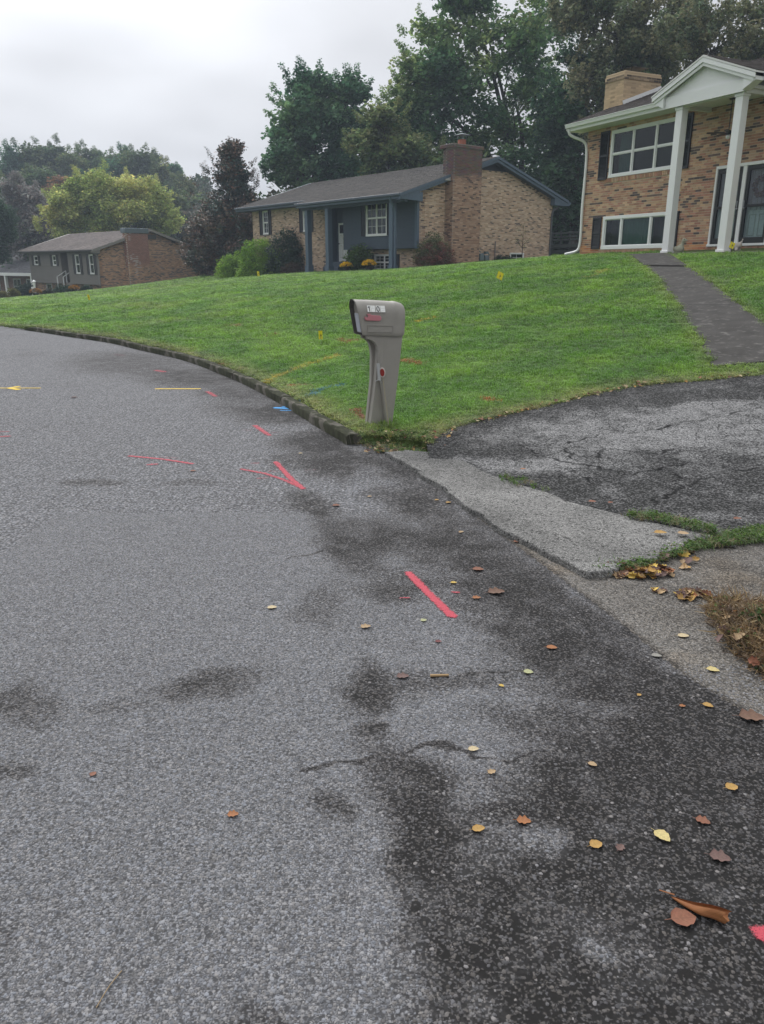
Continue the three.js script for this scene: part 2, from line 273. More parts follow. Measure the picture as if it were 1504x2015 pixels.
function roadColour(x, z, fine, state) {
  const [d0, cd, inGutter, silt] = state(x, z), mid = noise2(x * 9, z * 9) * 0.6 + noise2(x * 23, z * 23) * 0.4;
  let dark = clamp(d0 + (mid - 0.5) * 0.8 * (0.15 + d0), 0, 1);
  dark = Math.max(dark, 0.9 * (1 - smoothstep(cd, 0.004, 0.014 + 0.008 * mid)));
  let r, h;
  if (fine) {
    /* two sizes of chipping: a coarse one wherever it is picked, small ones between */
    let s = fine === 2 ? vor : stones(x * 0.92 + z * 0.39, z * 0.92 - x * 0.39, 0.0122), big = fine !== 2 && s.id2 > 0.52 && s.d1 < 0.36 + 0.16 * s.id, edge;
    if (big) edge = smoothstep(0.52 - s.d1, 0.02, 0.12); else { s = stones(x, z, 0.007); edge = smoothstep(s.d2 - s.d1, 0.06, 0.30); }
    dark = clamp(dark + (((s.id * 13.7) % 1) - 0.5) * 0.7 * Math.min(1, dark * 2.5) * (1.15 - dark), 0, 1);
    const hidden = (big ? s.id : s.id2) < lerp(0.08, 0.54, dark) ? 1 : 0, rough = fine === 2 ? 0.42 + 1.16 * hash2(Math.round(x * 130), Math.round(z * 130)) : 1;
    const tone = lerp(0.178, 0.070, dark) * (0.56 + 0.82 * ((s.id * 7.13) % 1)) + (s.id > 0.985 ? 0.14 : 0), binder = lerp(0.058, 0.012, dark), st = edge * (1 - hidden), film = 0.75 + 0.5 * noise2(x * 300, z * 300);
    r = lerp(binder, tone * film, st) * rough; h = st * (0.45 + 0.55 * s.id) * (1 - 0.4 * smoothstep(s.d1, 0, 0.6));
    const tint = (((s.id * 31.7) % 1) - 0.5) * 0.10 * st;
    const wd = dark * 0.06; asphalt.r = r * (1.0 + tint + wd); asphalt.g = r * (1.0 + tint * 0.2); asphalt.b = r * (1.035 - tint - wd);
  } else {
    r = lerp(0.115, 0.04, dark) * (0.55 + 0.9 * hash2(Math.round(x * 64), Math.round(z * 64))); h = 0;
    asphalt.r = r; asphalt.g = r; asphalt.b = r * 1.035;
  }
  if (inGutter > 0.5) { asphalt.r *= 1.12 + 0.25 * silt; asphalt.g *= 1.05 + 0.08 * silt; asphalt.b *= 0.92 - 0.1 * silt; }
  asphalt.h = h; return asphalt;
}
const PATCHES = [{ x0: -2.3, z0: -5.2, size: 4.8, fine: true }, { x0: -9.5, z0: -20.5, size: 17, fine: 2 }, { x0: -60, z0: -60, size: 92, fine: false }];
for (const p of PATCHES) {
  const n = p.fine ? 2048 : 1024, px = p.size / n, hs = p.fine ? new Float32Array(n * n) : null, state = lattice(p.x0, p.z0, p.size, 256, roadState);
  p.map = dataTex(n, n, (i, j, o) => { const c = roadColour(p.x0 + (i + 0.5) * px, p.z0 + p.size - (j + 0.5) * px, p.fine, state); o[0] = c.r; o[1] = c.g; o[2] = c.b; if (hs) hs[j * n + i] = c.h; });
  if (hs) p.bump = dataTex(n, n, (i, j, o) => { o[0] = hs[j * n + i]; }, { srgb: false, channels: 1 });
  p.mat = matte({ map: p.map, roughness: 0.9, specularIntensity: 0.45, bumpMap: p.bump ?? null, bumpScale: 0.0035 });
}
{
  const inP = (p, x, z) => x > p.x0 + 0.01 && x < p.x0 + p.size - 0.01 && z > p.z0 + 0.01 && z < p.z0 + p.size - 0.01;
  const geos = PATCHES.map(() => ({ pos: [], uv: [], idx: [], map: new Map() })), step = 0.2;
  const add = (g, p, x, z) => { const k = x.toFixed(3) + ',' + z.toFixed(3); if (!g.map.has(k)) { g.map.set(k, g.pos.length / 3); g.pos.push(x, 0, z); g.uv.push((x - p.x0) / p.size, (p.z0 + p.size - z) / p.size); } return g.map.get(k); };
  const emit = (x, z, s) => {
    const cx = x + s / 2, cz = z + s / 2;
    if (sdPoly(PAVED, cx, cz) > s + 0.06) return;
    const k = PATCHES.findIndex((p) => inP(p, x, z) && inP(p, x + s, z + s)); if (k < 0) return;
    const g = geos[k], p = PATCHES[k], a = add(g, p, x, z), b = add(g, p, x, z + s), c = add(g, p, x + s, z + s), d = add(g, p, x + s, z);
    g.idx.push(a, b, c, a, c, d);
  };
  for (let i = -300; i < 150; i++) for (let j = -235; j < 60; j++) emit(i * step, j * step, step);
  const made = geos.map((g) => { const b = new THREE.BufferGeometry(); b.setAttribute('position', new THREE.Float32BufferAttribute(g.pos, 3)); b.setAttribute('uv', new THREE.Float32BufferAttribute(g.uv, 2)); b.setIndex(g.idx); b.computeVertexNormals(); return b; });
  const m = new THREE.Mesh(mergeGeometries(made, true), PATCHES.map((p) => p.mat)); m.name = numbered('road'); m.userData.kind = 'structure'; scene.add(finish(m));
}

/* the larger chippings close by stand proud of the binder */
{
  const spots = [], col = [], inv = 1 / (0.92 * 0.92 + 0.39 * 0.39), cell = 0.0122, st = lattice(-2.3, -5.2, 4.8, 256, roadState);
  for (let i = -420; i < 420; i++) for (let j = -420; j < 120; j++) {
    const id2 = hash2(i + 911, j - 377); if (id2 <= 0.52) continue;
    const h = hash2(i, j), h2 = (h * 9301.7) % 1, u = (i + 0.1 + 0.8 * h) * cell, v = (j + 0.1 + 0.8 * h2) * cell, x = (0.92 * u - 0.39 * v) * inv, z = (0.39 * u + 0.92 * v) * inv;
    if (z > -1.05 || z < -2.9 || Math.abs(x) > 0.56 * -z + 0.2) continue;
    const id = hash2(i * 3 + 11, j * 7 + 5), [d0, cd] = st(x, z), dark = clamp(d0 + (((id * 13.7) % 1) - 0.5) * 0.7 * Math.min(1, d0 * 2.5) * (1.15 - d0), 0, 1);
    if (id < lerp(0.08, 0.54, dark) || cd < 0.014) continue;
    const t = lerp(0.178, 0.070, dark) * (0.56 + 0.82 * ((id * 7.13) % 1)) + (id > 0.985 ? 0.14 : 0), w = (((id * 31.7) % 1) - 0.5) * 0.10;
    spots.push([x, z, cell * (0.36 + 0.2 * id), h * 40 + 0.4, h2, id]); col.push(t * (1 + w + dark * 0.06), t * (1 + w * 0.2), t * (1.035 - w - dark * 0.06));
  }
  const g = new THREE.IcosahedronGeometry(1, 0), p = g.attributes.position; for (let k = 0; k < p.count; k++) { const y = p.getY(k); p.setXYZ(k, p.getX(k) * (1 + 0.2 * Math.sin(p.getZ(k) * 5 + y * 3)), Math.min(y, 0.62), p.getZ(k) * 0.78); } g.computeVertexNormals();
  const im = new THREE.InstancedMesh(g, matte({ specularIntensity: 0.45, roughness: 0.85 }), spots.length), q = new THREE.Object3D();
  spots.forEach(([x, z, s, a, b, c], k) => { q.position.set(x, -0.0006, z); q.rotation.set((b - 0.5) * 0.3, a, (c - 0.5) * 0.3); q.scale.set(s * (0.9 + 0.4 * b), 0.0034, s * (0.75 + 0.3 * c)); q.updateMatrix(); im.setMatrixAt(k, q.matrix); });
  im.instanceColor = new THREE.InstancedBufferAttribute(new Float32Array(col), 3); im.name = 'road_chippings'; im.userData.kind = 'stuff'; im.userData.label = 'stone chippings standing out of the worn asphalt in the foreground'; im.userData.category = 'gravel'; scene.add(finish(im));
  console.log('chippings', spots.length);
}
/* driveway: old cracked asphalt, a little below the lawn */
const driveBright = [[1250, 835, 1.5, 0.5, 0.9], [1420, 860, 1.3, 0.5, 0.8], [1080, 915, 0.55, 0.24, 1], [1150, 870, 0.6, 0.3, 0.6], [1480, 800, 0.8, 0.3, 0.6], [990, 905, 0.4, 0.15, 0.6], [1340, 800, 0.8, 0.2, 0.6]].map(([px, py, rx, rz, s]) => { const p = onGround(px, py); return [p.x, p.z, rx, rz, s]; });
const DRIVE_CRACKS = [[[1040, 890], [1110, 905], [1170, 915], [1240, 935], [1300, 920], [1360, 910]], [[1170, 900], [1200, 880], [1290, 890], [1330, 876]], [[1000, 940], [1090, 935], [1130, 925], [1160, 945]], [[1230, 850], [1300, 840], [1400, 818], [1504, 800]], [[1130, 900], [1120, 870], [1180, 850]], [[1350, 960], [1420, 930], [1504, 915]], [[1280, 990], [1340, 960], [1330, 930]], [[940, 870], [1020, 875], [1060, 890]]].map((l) => l.map(([x, y]) => { const p = onGround(x, y); return [p.x, p.z]; }));
{
  const x0 = 0.2, z0 = -9.8, size = 7, n = 1536, px = size / n, hs = new Float32Array(n * n);
  const state = lattice(x0, z0, size, 256, (x, z) => {
    const w = (fbm2(x * 3, z * 3, 3) - 0.5) * 0.7, w2 = (fbm2(x * 3 + 9, z * 3, 3) - 0.5) * 0.4;
    let keep = 1; for (const [cx, cz, rx, rz, s] of driveBright) { const q = ((x + w - cx) / rx) ** 2 + ((z + w2 - cz) / rz) ** 2; if (q < 5) keep *= 1 - s * (1 - smoothstep(Math.sqrt(q), 0.4, 1.5)); }
    const dark = keep * 0.95 + (fbm2(x * 6, z * 6, 4) - 0.5) * 1.5, edge = 0.8 * (1 - smoothstep(Math.abs(sdLawn(x, z)), 0.15, 0.5));
    const bx = x + (noise2(x * 11, z * 11) - 0.5) * 0.10, bz = z + (noise2(x * 11 + 40, z * 11) - 0.5) * 0.10;
    let crack = 1; for (const c of DRIVE_CRACKS) crack = Math.min(crack, segDist(c, bx, bz));
    return [Math.max(dark, edge), crack, bx, bz, smoothstep(fbm2(x * 1.3 + 7, z * 1.3, 2), 0.42, 0.58)];
  });
  const map = dataTex(n, n, (i, j, o) => {
    const x = x0 + (i + 0.5) * px, z = z0 + size - (j + 0.5) * px, [d0, cd, bx, bz, net] = state(x, z), dark = clamp(d0, 0, 1);
    const s = stones(x, z, 0.012), edge = smoothstep(s.d2 - s.d1, 0.04, 0.3), hidden = s.id2 < lerp(0.1, 0.5, dark) ? 1 : 0;
    let r = lerp(lerp(0.055, 0.022, dark), lerp(0.26, 0.108, dark) * (0.55 + 0.85 * s.id), edge * (1 - hidden)), h = edge * (1 - hidden) * (0.4 + 0.4 * s.id);
    const k = 1 - smoothstep(cd, 0.006, 0.02); r *= 1 - 0.85 * k; h *= 1 - k;
    const s2 = stones(bx + 50, bz, 0.17), ck = (1 - smoothstep(s2.d2 - s2.d1, 0.02, 0.07)) * net; r *= 1 - 0.6 * ck; h *= 1 - 0.8 * ck;
    o[0] = r * 1.01; o[1] = r; o[2] = r * 0.985; hs[j * n + i] = h;
  });
  const bump = dataTex(n, n, (i, j, o) => { o[0] = hs[j * n + i]; }, { srgb: false, channels: 1 });
  const pos = [], uv = [], idx = [], ids = new Map(), st = 0.1;
  const foot = APRON_FOOT.map(([x, y]) => { const p = flat(x, y); return [p.x, p.z]; });
  const poly = [...DRIVE_EDGE, [7, -9.2], [7, -4.6], ...VERGE_TOP.slice(0, 6).reverse(), [foot[6][0] + 0.35, foot[6][1] - 0.25], [foot[4][0] + 0.2, foot[4][1] - 0.2], [foot[2][0] + 0.15, foot[2][1] - 0.12], [foot[1][0] + 0.1, foot[1][1] - 0.12]];
  const vert = (i, j) => { const k = i * 1000 + j; if (!ids.has(k)) { const x = x0 + i * st, z = z0 + j * st; ids.set(k, pos.length / 3); pos.push(x, T(x, z) - 0.012 + (fbm2(x * 2, z * 2, 2) - 0.5) * 0.02, z); uv.push((x - x0) / size, (z0 + size - z) / size); } return ids.get(k); };
  for (let i = 0; i < 68; i++) for (let j = 0; j < 66; j++) { const cx = x0 + (i + 0.5) * st, cz = z0 + (j + 0.5) * st; if (sdPoly(poly, cx, cz) > 0.1) continue; const a = vert(i, j), b = vert(i, j + 1), c = vert(i + 1, j + 1), d = vert(i + 1, j); idx.push(a, b, c, a, c, d); }
  const g = new THREE.BufferGeometry(); g.setAttribute('position', new THREE.Float32BufferAttribute(pos, 3)); g.setAttribute('uv', new THREE.Float32BufferAttribute(uv, 2)); g.setIndex(idx); g.computeVertexNormals();
  struct('driveway', g, matte({ map, bumpMap: bump, bumpScale: 0.006 }));
}
/* pale strip between the driveway and the gutter */
{
  const outline = [...APRON_FOOT, [1210, 1112], [1270, 1095], [1330, 1072], [1396, 1050], [1330, 1035], [1250, 1018], [1180, 1000], [1120, 985], [1070, 965], [1000, 945], [950, 925], [900, 900], [850, 888], [800, 884]].map(([x, y]) => flat(x, y, 0.05));
  const dense = []; outline.forEach((p, i) => { const q = outline[(i + 1) % outline.length], n = Math.max(2, Math.round(p.distanceTo(q) / 0.05)); for (let k = 0; k < n; k++) { const r = p.clone().lerp(q, k / n), w = (fbm2(r.x * 9, r.z * 9, 4) - 0.5) * 0.11; dense.push(new THREE.Vector2(r.x + w, -(r.z + w))); } });
  const g = new THREE.ExtrudeGeometry(new THREE.Shape(dense), { depth: 0.032, bevelEnabled: true, bevelSize: 0.012, bevelThickness: 0.01, bevelSegments: 2 }).rotateX(-Math.PI / 2);
  const uv = g.attributes.uv, p = g.attributes.position; for (let i = 0; i < uv.count; i++) uv.setXY(i, (p.getX(i) + p.getY(i) * 0.6) / 2, (-p.getZ(i) + p.getY(i) * 0.6) / 2);
  const hs = new Float32Array(1024 * 1024);
  const map = dataTex(1024, 1024, (i, j, o) => { const x = i / 512, z = j / 512, s = stones(x, z, 0.0105), e = smoothstep(s.d2 - s.d1, 0.04, 0.3), b = fbm2(x * 2.5, z * 2.5, 4), r = lerp(0.07, 0.25 * (0.55 + 0.8 * s.id), e) * (0.55 + 0.85 * b) * (s.id2 < 0.09 ? 0.35 : 1); o[0] = r * 1.02; o[1] = r; o[2] = r * 0.95; hs[j * 1024 + i] = e * (0.4 + 0.6 * s.id); }, { repeat: true });
  const bump = dataTex(1024, 1024, (i, j, o) => { o[0] = hs[j * 1024 + i]; }, { srgb: false, channels: 1, repeat: true });
  struct('driveway_apron', g, matte({ map, bumpMap: bump, bumpScale: 0.003 }));
}
/* front walk of dark slabs */
const walkTex = dataTex(512, 512, (x, y, o) => { const n = fbm2(x * 0.02, y * 0.02, 4), m = fbm2(x * 0.05 + 40, y * 0.05, 4), k = (0.7 + 0.6 * n) * (0.8 + 0.4 * hash2(x, y)) * (m > 0.62 ? 1 + (m - 0.62) * 5 : 1); o[0] = 0.057 * k; o[1] = 0.054 * k; o[2] = 0.050 * k; }, { repeat: true });
{
  const walk = new THREE.Group(); walk.name = 'front_walk'; walk.userData.kind = 'structure'; scene.add(walk);
  const L = new THREE.CatmullRomCurve3(WALK.left), R = new THREE.CatmullRomCurve3(WALK.right), cuts = [0, 0.2, 0.62, 1], mat = matte({ map: walkTex });
  for (let s = 0; s + 1 < cuts.length; s++) {
    const n = 8, m = 6, pos = [], uv = [], idx = [], drop = s === 0 ? 0.03 : 0;
    for (let i = 0; i <= n; i++) {
      const t = lerp(cuts[s] + (s === 1 ? 0.006 : s ? 0.0012 : 0), cuts[s + 1], i / n), a = L.getPoint(t), b = R.getPoint(t);
      for (let j = -1; j <= m + 1; j++) { const q = a.clone().lerp(b, clamp(j, 0, m) / m), deep = j < 0 || j > m; pos.push(q.x, T(q.x, q.z) + 0.012 + drop - (deep ? 0.12 : 0), q.z); uv.push(q.x / 2, q.z / 2); }
      if (i < n) for (let j = 0; j < m + 2; j++) { const k = i * (m + 3) + j, l = k + m + 3; idx.push(k, l, k + 1, k + 1, l, l + 1); }
    }
    const end = pos.length / 3; for (const i of [0, n]) for (let j = 1; j < m + 2; j++) { const k = i * (m + 3) + j; pos.push(pos[k * 3], pos[k * 3 + 1] - 0.1, pos[k * 3 + 2]); uv.push(0, 0); }
    for (const e of [0, 1]) for (let j = 0; j < m; j++) { const k = (e ? n : 0) * (m + 3) + j + 1, l = end + e * (m + 1) + j; idx.push(k, k + 1, l, k + 1, l + 1, l); }
    const g = new THREE.BufferGeometry(); g.setAttribute('position', new THREE.Float32BufferAttribute(pos, 3)); g.setAttribute('uv', new THREE.Float32BufferAttribute(uv, 2)); g.setIndex(idx); g.computeVertexNormals();
    mesh('slab', toCreasedNormals(g, 0.6), mat, walk);
  }
}
/* kerb in cast lengths */
const kerbTex = dataTex(512, 512, (x, y, o) => { const n = fbm2(x * 0.03, y * 0.03, 4), m = fbm2(x * 0.012 + 9, y * 0.012, 3), k = (0.5 + 0.9 * n) * (0.8 + 0.4 * hash2(x, y)); const moss = smoothstep(m, 0.4, 0.56); o[0] = lerp(0.115, 0.04, moss) * k; o[1] = lerp(0.107, 0.042, moss) * k; o[2] = lerp(0.09, 0.026, moss) * k; }, { repeat: true });
{
  const kerb = new THREE.Group(); kerb.name = 'kerb'; kerb.userData.kind = 'structure'; scene.add(kerb);
  const mat = matte({ map: kerbTex, bumpMap: kerbTex, bumpScale: 0.01 }), len = kerbCurve.getLength(), pieces = Math.round((len - 1.0) / 1.15), r = rng(5);
  const prof = [[0, -0.06], [0.008, 0.045], [0.02, 0.075], [0.045, 0.092], [0.1, 0.102], [0.15, 0.1], [0.17, 0.08], [0.17, -0.06]];
  const start = 1.0 / len * 0.9;
  for (let k = 0; k < pieces; k++) {
    const t0 = lerp(start, 1, k / pieces), t1 = lerp(start, 1, (k + 1) / pieces) - 0.016 / len, n = 8, pos = [], uv = [], idx = [], dy = (r() - 0.5) * 0.012, dx = (r() - 0.5) * 0.012;
    for (let i = 0; i <= n; i++) {
      const t = lerp(t0, t1, i / n), p = kerbCurve.getPointAt(t), d = kerbCurve.getTangentAt(t);
      const lower = k === 0 ? smoothstep(i / n, 0, 0.7) : 1;
      prof.forEach(([o, h], j) => { const e = (fbm2(t * len * 6 + j * 3.3, j * 1.7, 3) - 0.5) * 0.05; const off = o + dx + (o < 0.05 ? e : 0); pos.push(p.x - d.z * off, (h > 0 ? h * lower + dy + e * 0.5 : h), p.z + d.x * off); uv.push(t * len / 1.2, j * 0.09); });
      if (i < n) for (let j = 0; j + 1 < prof.length; j++) { const a = i * prof.length + j, b = a + prof.length; idx.push(a, a + 1, b, a + 1, b + 1, b); }
    }
    for (const [e, s] of [[0, 1], [n, -1]]) { const a = e * prof.length; for (let j = 1; j + 1 < prof.length; j++) s > 0 ? idx.push(a, a + j + 1, a + j) : idx.push(a, a + j, a + j + 1); }
    const g = new THREE.BufferGeometry(); g.setAttribute('position', new THREE.Float32BufferAttribute(pos, 3)); g.setAttribute('uv', new THREE.Float32BufferAttribute(uv, 2)); g.setIndex(idx); g.computeVertexNormals();
    mesh('kerb_stone', toCreasedNormals(g, 0.9), mat, kerb);
  }
}

/* ---------- building kit ---------- */
const TAU = Math.PI * 2;
/* rows of bricks, tabs or boards proud of a wall. O origin, U along, N outward, W up (unit vectors); spans(v) gives the stretches to fill at height v */
function courses({ O, U, W, N, v0, v1, spans, len = 0.2, high = 0.0545, joint = 0.0132, proud = 0.005, tone, seed = 1, stagger = 0.5, tilt = 0, jitter = 0.0015, keepOut, loose }) {
  const pos = [], nor = [], col = [], r = rng(seed), p = V(0, 0, 0), step = high + joint;
  const put = (u0, u1, a, b, d0, d1, c) => {
    const P = (u, v, d) => [O.x + U.x * u + W.x * v + N.x * d, O.y + U.y * u + W.y * v + N.y * d, O.z + U.z * u + W.z * v + N.z * d];
    const A = P(u0, a, d0), B = P(u1, a, d0), C = P(u1, b, d1), D = P(u0, b, d1), a0 = P(u0, a, -0.004), b0 = P(u1, a, -0.004), c0 = P(u1, b, -0.004), e0 = P(u0, b, -0.004);
    const quad = (w, x, y, z, n) => { pos.push(...w, ...x, ...y, ...w, ...y, ...z); for (let i = 0; i < 6; i++) { nor.push(n.x, n.y, n.z); col.push(...c); } };
    quad(A, B, C, D, N); quad(a0, b0, B, A, W.clone().negate()); quad(D, C, c0, e0, W); quad(a0, A, D, e0, U.clone().negate()); quad(B, b0, c0, C, U);
  };
  let row = 0;
  for (let v = v0; v < v1 - high * 0.4; v += step, row++) {
    for (const [s0, s1] of spans(v + high / 2, v, v + high)) {
      let u = Math.floor((s0 + 100) / (len + joint)) * (len + joint) - 100 + (row % 2 ? stagger * (len + joint) : 0); if (u + len < s0 + 0.02) u += len + joint;
      for (; u < s1 - 0.02; u += len + joint) {
        const a = Math.max(u, s0), b = Math.min(u + len, s1); if (b - a < 0.02) continue;
        p.copy(O).addScaledVector(U, (a + b) / 2).addScaledVector(W, v);
        const c = tone(r, (a + b) / 2, v, row), d = proud + (r() - 0.5) * 2 * jitter;
        if (keepOut && keepOut(a, b, v)) continue;
        if (loose && loose(a, b, v, high, c, d)) continue;
        put(a, b, v, v + high, d + tilt, d, c);
      }
    }
  }
  const g = new THREE.BufferGeometry();
  g.setAttribute('position', new THREE.Float32BufferAttribute(pos, 3)); g.setAttribute('normal', new THREE.Float32BufferAttribute(nor, 3)); g.setAttribute('color', new THREE.Float32BufferAttribute(col, 3));
  return g;
}
/* stretches of [a, b] left over by rectangular openings [x0, x1, y0, y1] */
const minus = (a, b, holes, y0, y1) => { let s = [[a, b]]; for (const [x0, x1, h0, h1] of holes) if (y1 > h0 && y0 < h1) s = s.flatMap(([p, q]) => (x1 <= p || x0 >= q ? [[p, q]] : [[p, x0], [x1, q]].filter(([m, n]) => n - m > 0.015))); return s; };
/* a wall slab with rectangular openings, built of butted boxes: front face in the plane z = z1 */
function slabWithHoles(a, b, y0, y1, holes, z0, z1) {
  const ys = [...new Set([y0, y1, ...holes.flatMap((h) => [h[2], h[3]])].filter((y) => y >= y0 && y <= y1))].sort((m, n) => m - n), out = [];
  for (let i = 0; i + 1 < ys.length; i++) for (const [p, q] of minus(a, b, holes, ys[i] + 1e-4, ys[i + 1] - 1e-4)) out.push(box(p, q, ys[i], ys[i + 1], z0, z1));
  return out;
}
const grain = dataTex(256, 256, (x, y, o) => { const n = fbm2(x * 0.05, y * 0.05, 4), k = 0.8 + 0.28 * n + 0.12 * (hash2(x, y) - 0.5); o[0] = o[1] = o[2] = k; }, { srgb: true, repeat: true });
const vc = (rough = 0.92) => new THREE.MeshStandardMaterial({ vertexColors: true, roughness: rough });
const MAT = {
  brick: vc(0.93), roof: vc(0.96), mortarWarm: std([0.56, 0.46, 0.34], 0.95), mortarGrey: std([0.56, 0.48, 0.39], 0.95),
  white: std([0.76, 0.77, 0.76], 0.55), whiteOld: std([0.66, 0.66, 0.63], 0.6), vinyl: std([0.78, 0.79, 0.78], 0.4), cream: std([0.5, 0.5, 0.44], 0.6),
  shutter: std([0.014, 0.016, 0.022], 0.5), blue: std([0.052, 0.078, 0.108], 0.62, { map: grain }), blueTrim: std([0.085, 0.125, 0.175], 0.5, { map: grain }), navy: std([0.016, 0.020, 0.028], 0.7),
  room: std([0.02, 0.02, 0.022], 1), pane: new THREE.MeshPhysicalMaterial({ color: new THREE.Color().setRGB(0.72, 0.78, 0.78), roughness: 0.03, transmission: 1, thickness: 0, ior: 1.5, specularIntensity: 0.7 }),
  curtain: std([0.11, 0.21, 0.18], 0.9), blind: std([0.12, 0.125, 0.125], 0.9), black: std([0.012, 0.013, 0.014], 0.35), door: std([0.78, 0.80, 0.79], 0.5, { map: grain }), metal: std([0.3, 0.31, 0.32], 0.45, { metalness: 0.6 }),
  taupe: std([0.185, 0.172, 0.155], 0.7, { map: grain }), taupeTrim: std([0.24, 0.225, 0.2], 0.6), greyShutter: std([0.05, 0.05, 0.047], 0.6), concrete: std([0.22, 0.2, 0.17], 0.95, { map: grain }), wood: std([0.085, 0.1, 0.095], 0.9, { map: grain }),
};
/* window: opening w x h at (x, y), in the plane z; bars: positions across; rails: positions up */
function windowPart(parent, { x0, x1, y0, y1, z = 0, trim = 0.06, deep = 0.07, mat = MAT.vinyl, sashes = [], rail = null, muntins = 0, behind = null, name = 'window' }) {
  const frame = [rbox(x0, x1, y1 - trim, y1, z - deep, z + 0.02, 0.006), rbox(x0, x1, y0, y0 + trim * 1.1, z - deep, z + 0.035, 0.006), rbox(x0, x0 + trim, y0 + trim * 1.1, y1 - trim, z - deep, z + 0.02, 0.006), rbox(x1 - trim, x1, y0 + trim * 1.1, y1 - trim, z - deep, z + 0.02, 0.006)];
  const w = mesh(name, frame, mat, parent), edges = [x0 + trim, ...sashes, x1 - trim], bar = trim * 0.75;
  for (let i = 1; i + 1 < edges.length; i++) mesh('mullion', rbox(edges[i] - bar / 2, edges[i] + bar / 2, y0 + trim * 1.1, y1 - trim, z - deep + 0.005, z + 0.012, 0.005), mat, w);
  for (let i = 0; i + 1 < edges.length; i++) {
    const a = edges[i] + (i ? bar / 2 : 0), b = edges[i + 1] - (i + 2 < edges.length ? bar / 2 : 0), rails = rail == null ? [] : [].concat(rail), ys = [y0 + trim * 1.1, ...rails.map((f) => lerp(y0, y1, f)), y1 - trim];
    for (let k = 0; k + 1 < ys.length; k++) {
      const lo = ys[k] + (k ? 0.018 : 0), hi = ys[k + 1] - (k + 2 < ys.length ? 0.018 : 0), zz = z - 0.03 - (k ? 0 : 0.012);
      mesh('pane', box(a, b, lo, hi, zz - 0.004, zz), MAT.pane, w);
      const s = 0.022; mesh('sash', [box(a, a + s, lo, hi, zz, zz + 0.02), box(b - s, b, lo, hi, zz, zz + 0.02), box(a + s, b - s, lo, lo + s, zz, zz + 0.02), box(a + s, b - s, hi - s, hi, zz, zz + 0.02),
        ...(muntins ? [box((a + b) / 2 - 0.008, (a + b) / 2 + 0.008, lo + s, hi - s, zz, zz + 0.012), box(a + s, b - s, (lo + hi) / 2 - 0.008, (lo + hi) / 2 + 0.008, zz, zz + 0.011)] : [])], mat, w);
      if (k) mesh('sash_rail', box(a, b, ys[k] - 0.018, ys[k] + 0.018, z - deep + 0.006, z - 0.006), mat, w);
    }
  }
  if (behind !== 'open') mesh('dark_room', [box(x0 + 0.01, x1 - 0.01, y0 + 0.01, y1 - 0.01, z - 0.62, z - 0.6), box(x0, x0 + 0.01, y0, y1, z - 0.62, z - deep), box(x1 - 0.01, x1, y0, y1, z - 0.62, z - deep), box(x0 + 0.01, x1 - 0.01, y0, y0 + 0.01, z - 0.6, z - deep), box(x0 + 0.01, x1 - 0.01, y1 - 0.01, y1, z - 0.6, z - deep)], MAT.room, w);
  if (typeof behind === 'function') behind(w);
  return w;
}
function drape(parent, a, b, y0, y1, z, mat, folds = 9, name = 'curtain') {
  const n = folds * 8, g = new THREE.PlaneGeometry(b - a, y1 - y0, n, 1).translate((a + b) / 2, (y0 + y1) / 2, z), p = g.attributes.position;
  for (let i = 0; i < p.count; i++) p.setZ(i, z + Math.sin((p.getX(i) - a) / (b - a) * folds * TAU) * 0.035 + Math.sin((p.getX(i) - a) * 31) * 0.01);
  g.computeVertexNormals(); return mesh(name, g, mat, parent);
}
function shutterPart(parent, x0, x1, y0, y1, z, mat = MAT.shutter, slats = true) {
  const s = mesh('shutter', [rbox(x0, x0 + 0.05, y0, y1, z, z + 0.045, 0.006), rbox(x1 - 0.05, x1, y0, y1, z, z + 0.045, 0.006), rbox(x0 + 0.05, x1 - 0.05, y0, y0 + 0.07, z, z + 0.044, 0.006), rbox(x0 + 0.05, x1 - 0.05, y1 - 0.07, y1, z, z + 0.044, 0.006), rbox(x0 + 0.05, x1 - 0.05, (y0 + y1) / 2 - 0.035, (y0 + y1) / 2 + 0.035, z, z + 0.044, 0.006), box(x0 + 0.04, x1 - 0.04, y0 + 0.05, y1 - 0.05, z, z + 0.012)], mat, parent);
  if (slats) { const l = []; for (let y = y0 + 0.09; y < y1 - 0.08; y += 0.042) if (Math.abs(y - (y0 + y1) / 2) > 0.05) l.push(new THREE.BoxGeometry(x1 - x0 - 0.1, 0.008, 0.036).rotateX(0.75).translate((x0 + x1) / 2, y, z + 0.026)); mesh('louvre', l, mat, s).userData.kind = 'stuff'; }
  return s;
}
/* roof slope: shingle tabs on a plane; from eave (y, z) up to ridge (y, z) */
function slope(parent, x0, x1, ye, ze, yr, zr, tone, seed, left = 0, name = 'shingles') {
  const W = V(0, yr - ye, zr - ze), L = W.length(); W.normalize(); const s = ze > zr ? 1 : -1, U = V(s, 0, 0), N = new THREE.Vector3().crossVectors(U, W);
  const O = V(s > 0 ? x0 : x1, ye, ze), w = x1 - x0;
  const g = courses({ O, U, W, N, v0: 0, v1: L, spans: (v) => [[left ? left * v / L : 0, w]], len: 0.31, high: 0.145, joint: 0.004, proud: 0.006, tilt: 0.009, jitter: 0.002, tone, seed, stagger: 0.37 });
  const m = mesh(name, g, MAT.roof, parent); m.userData.kind = 'stuff'; return m;
}
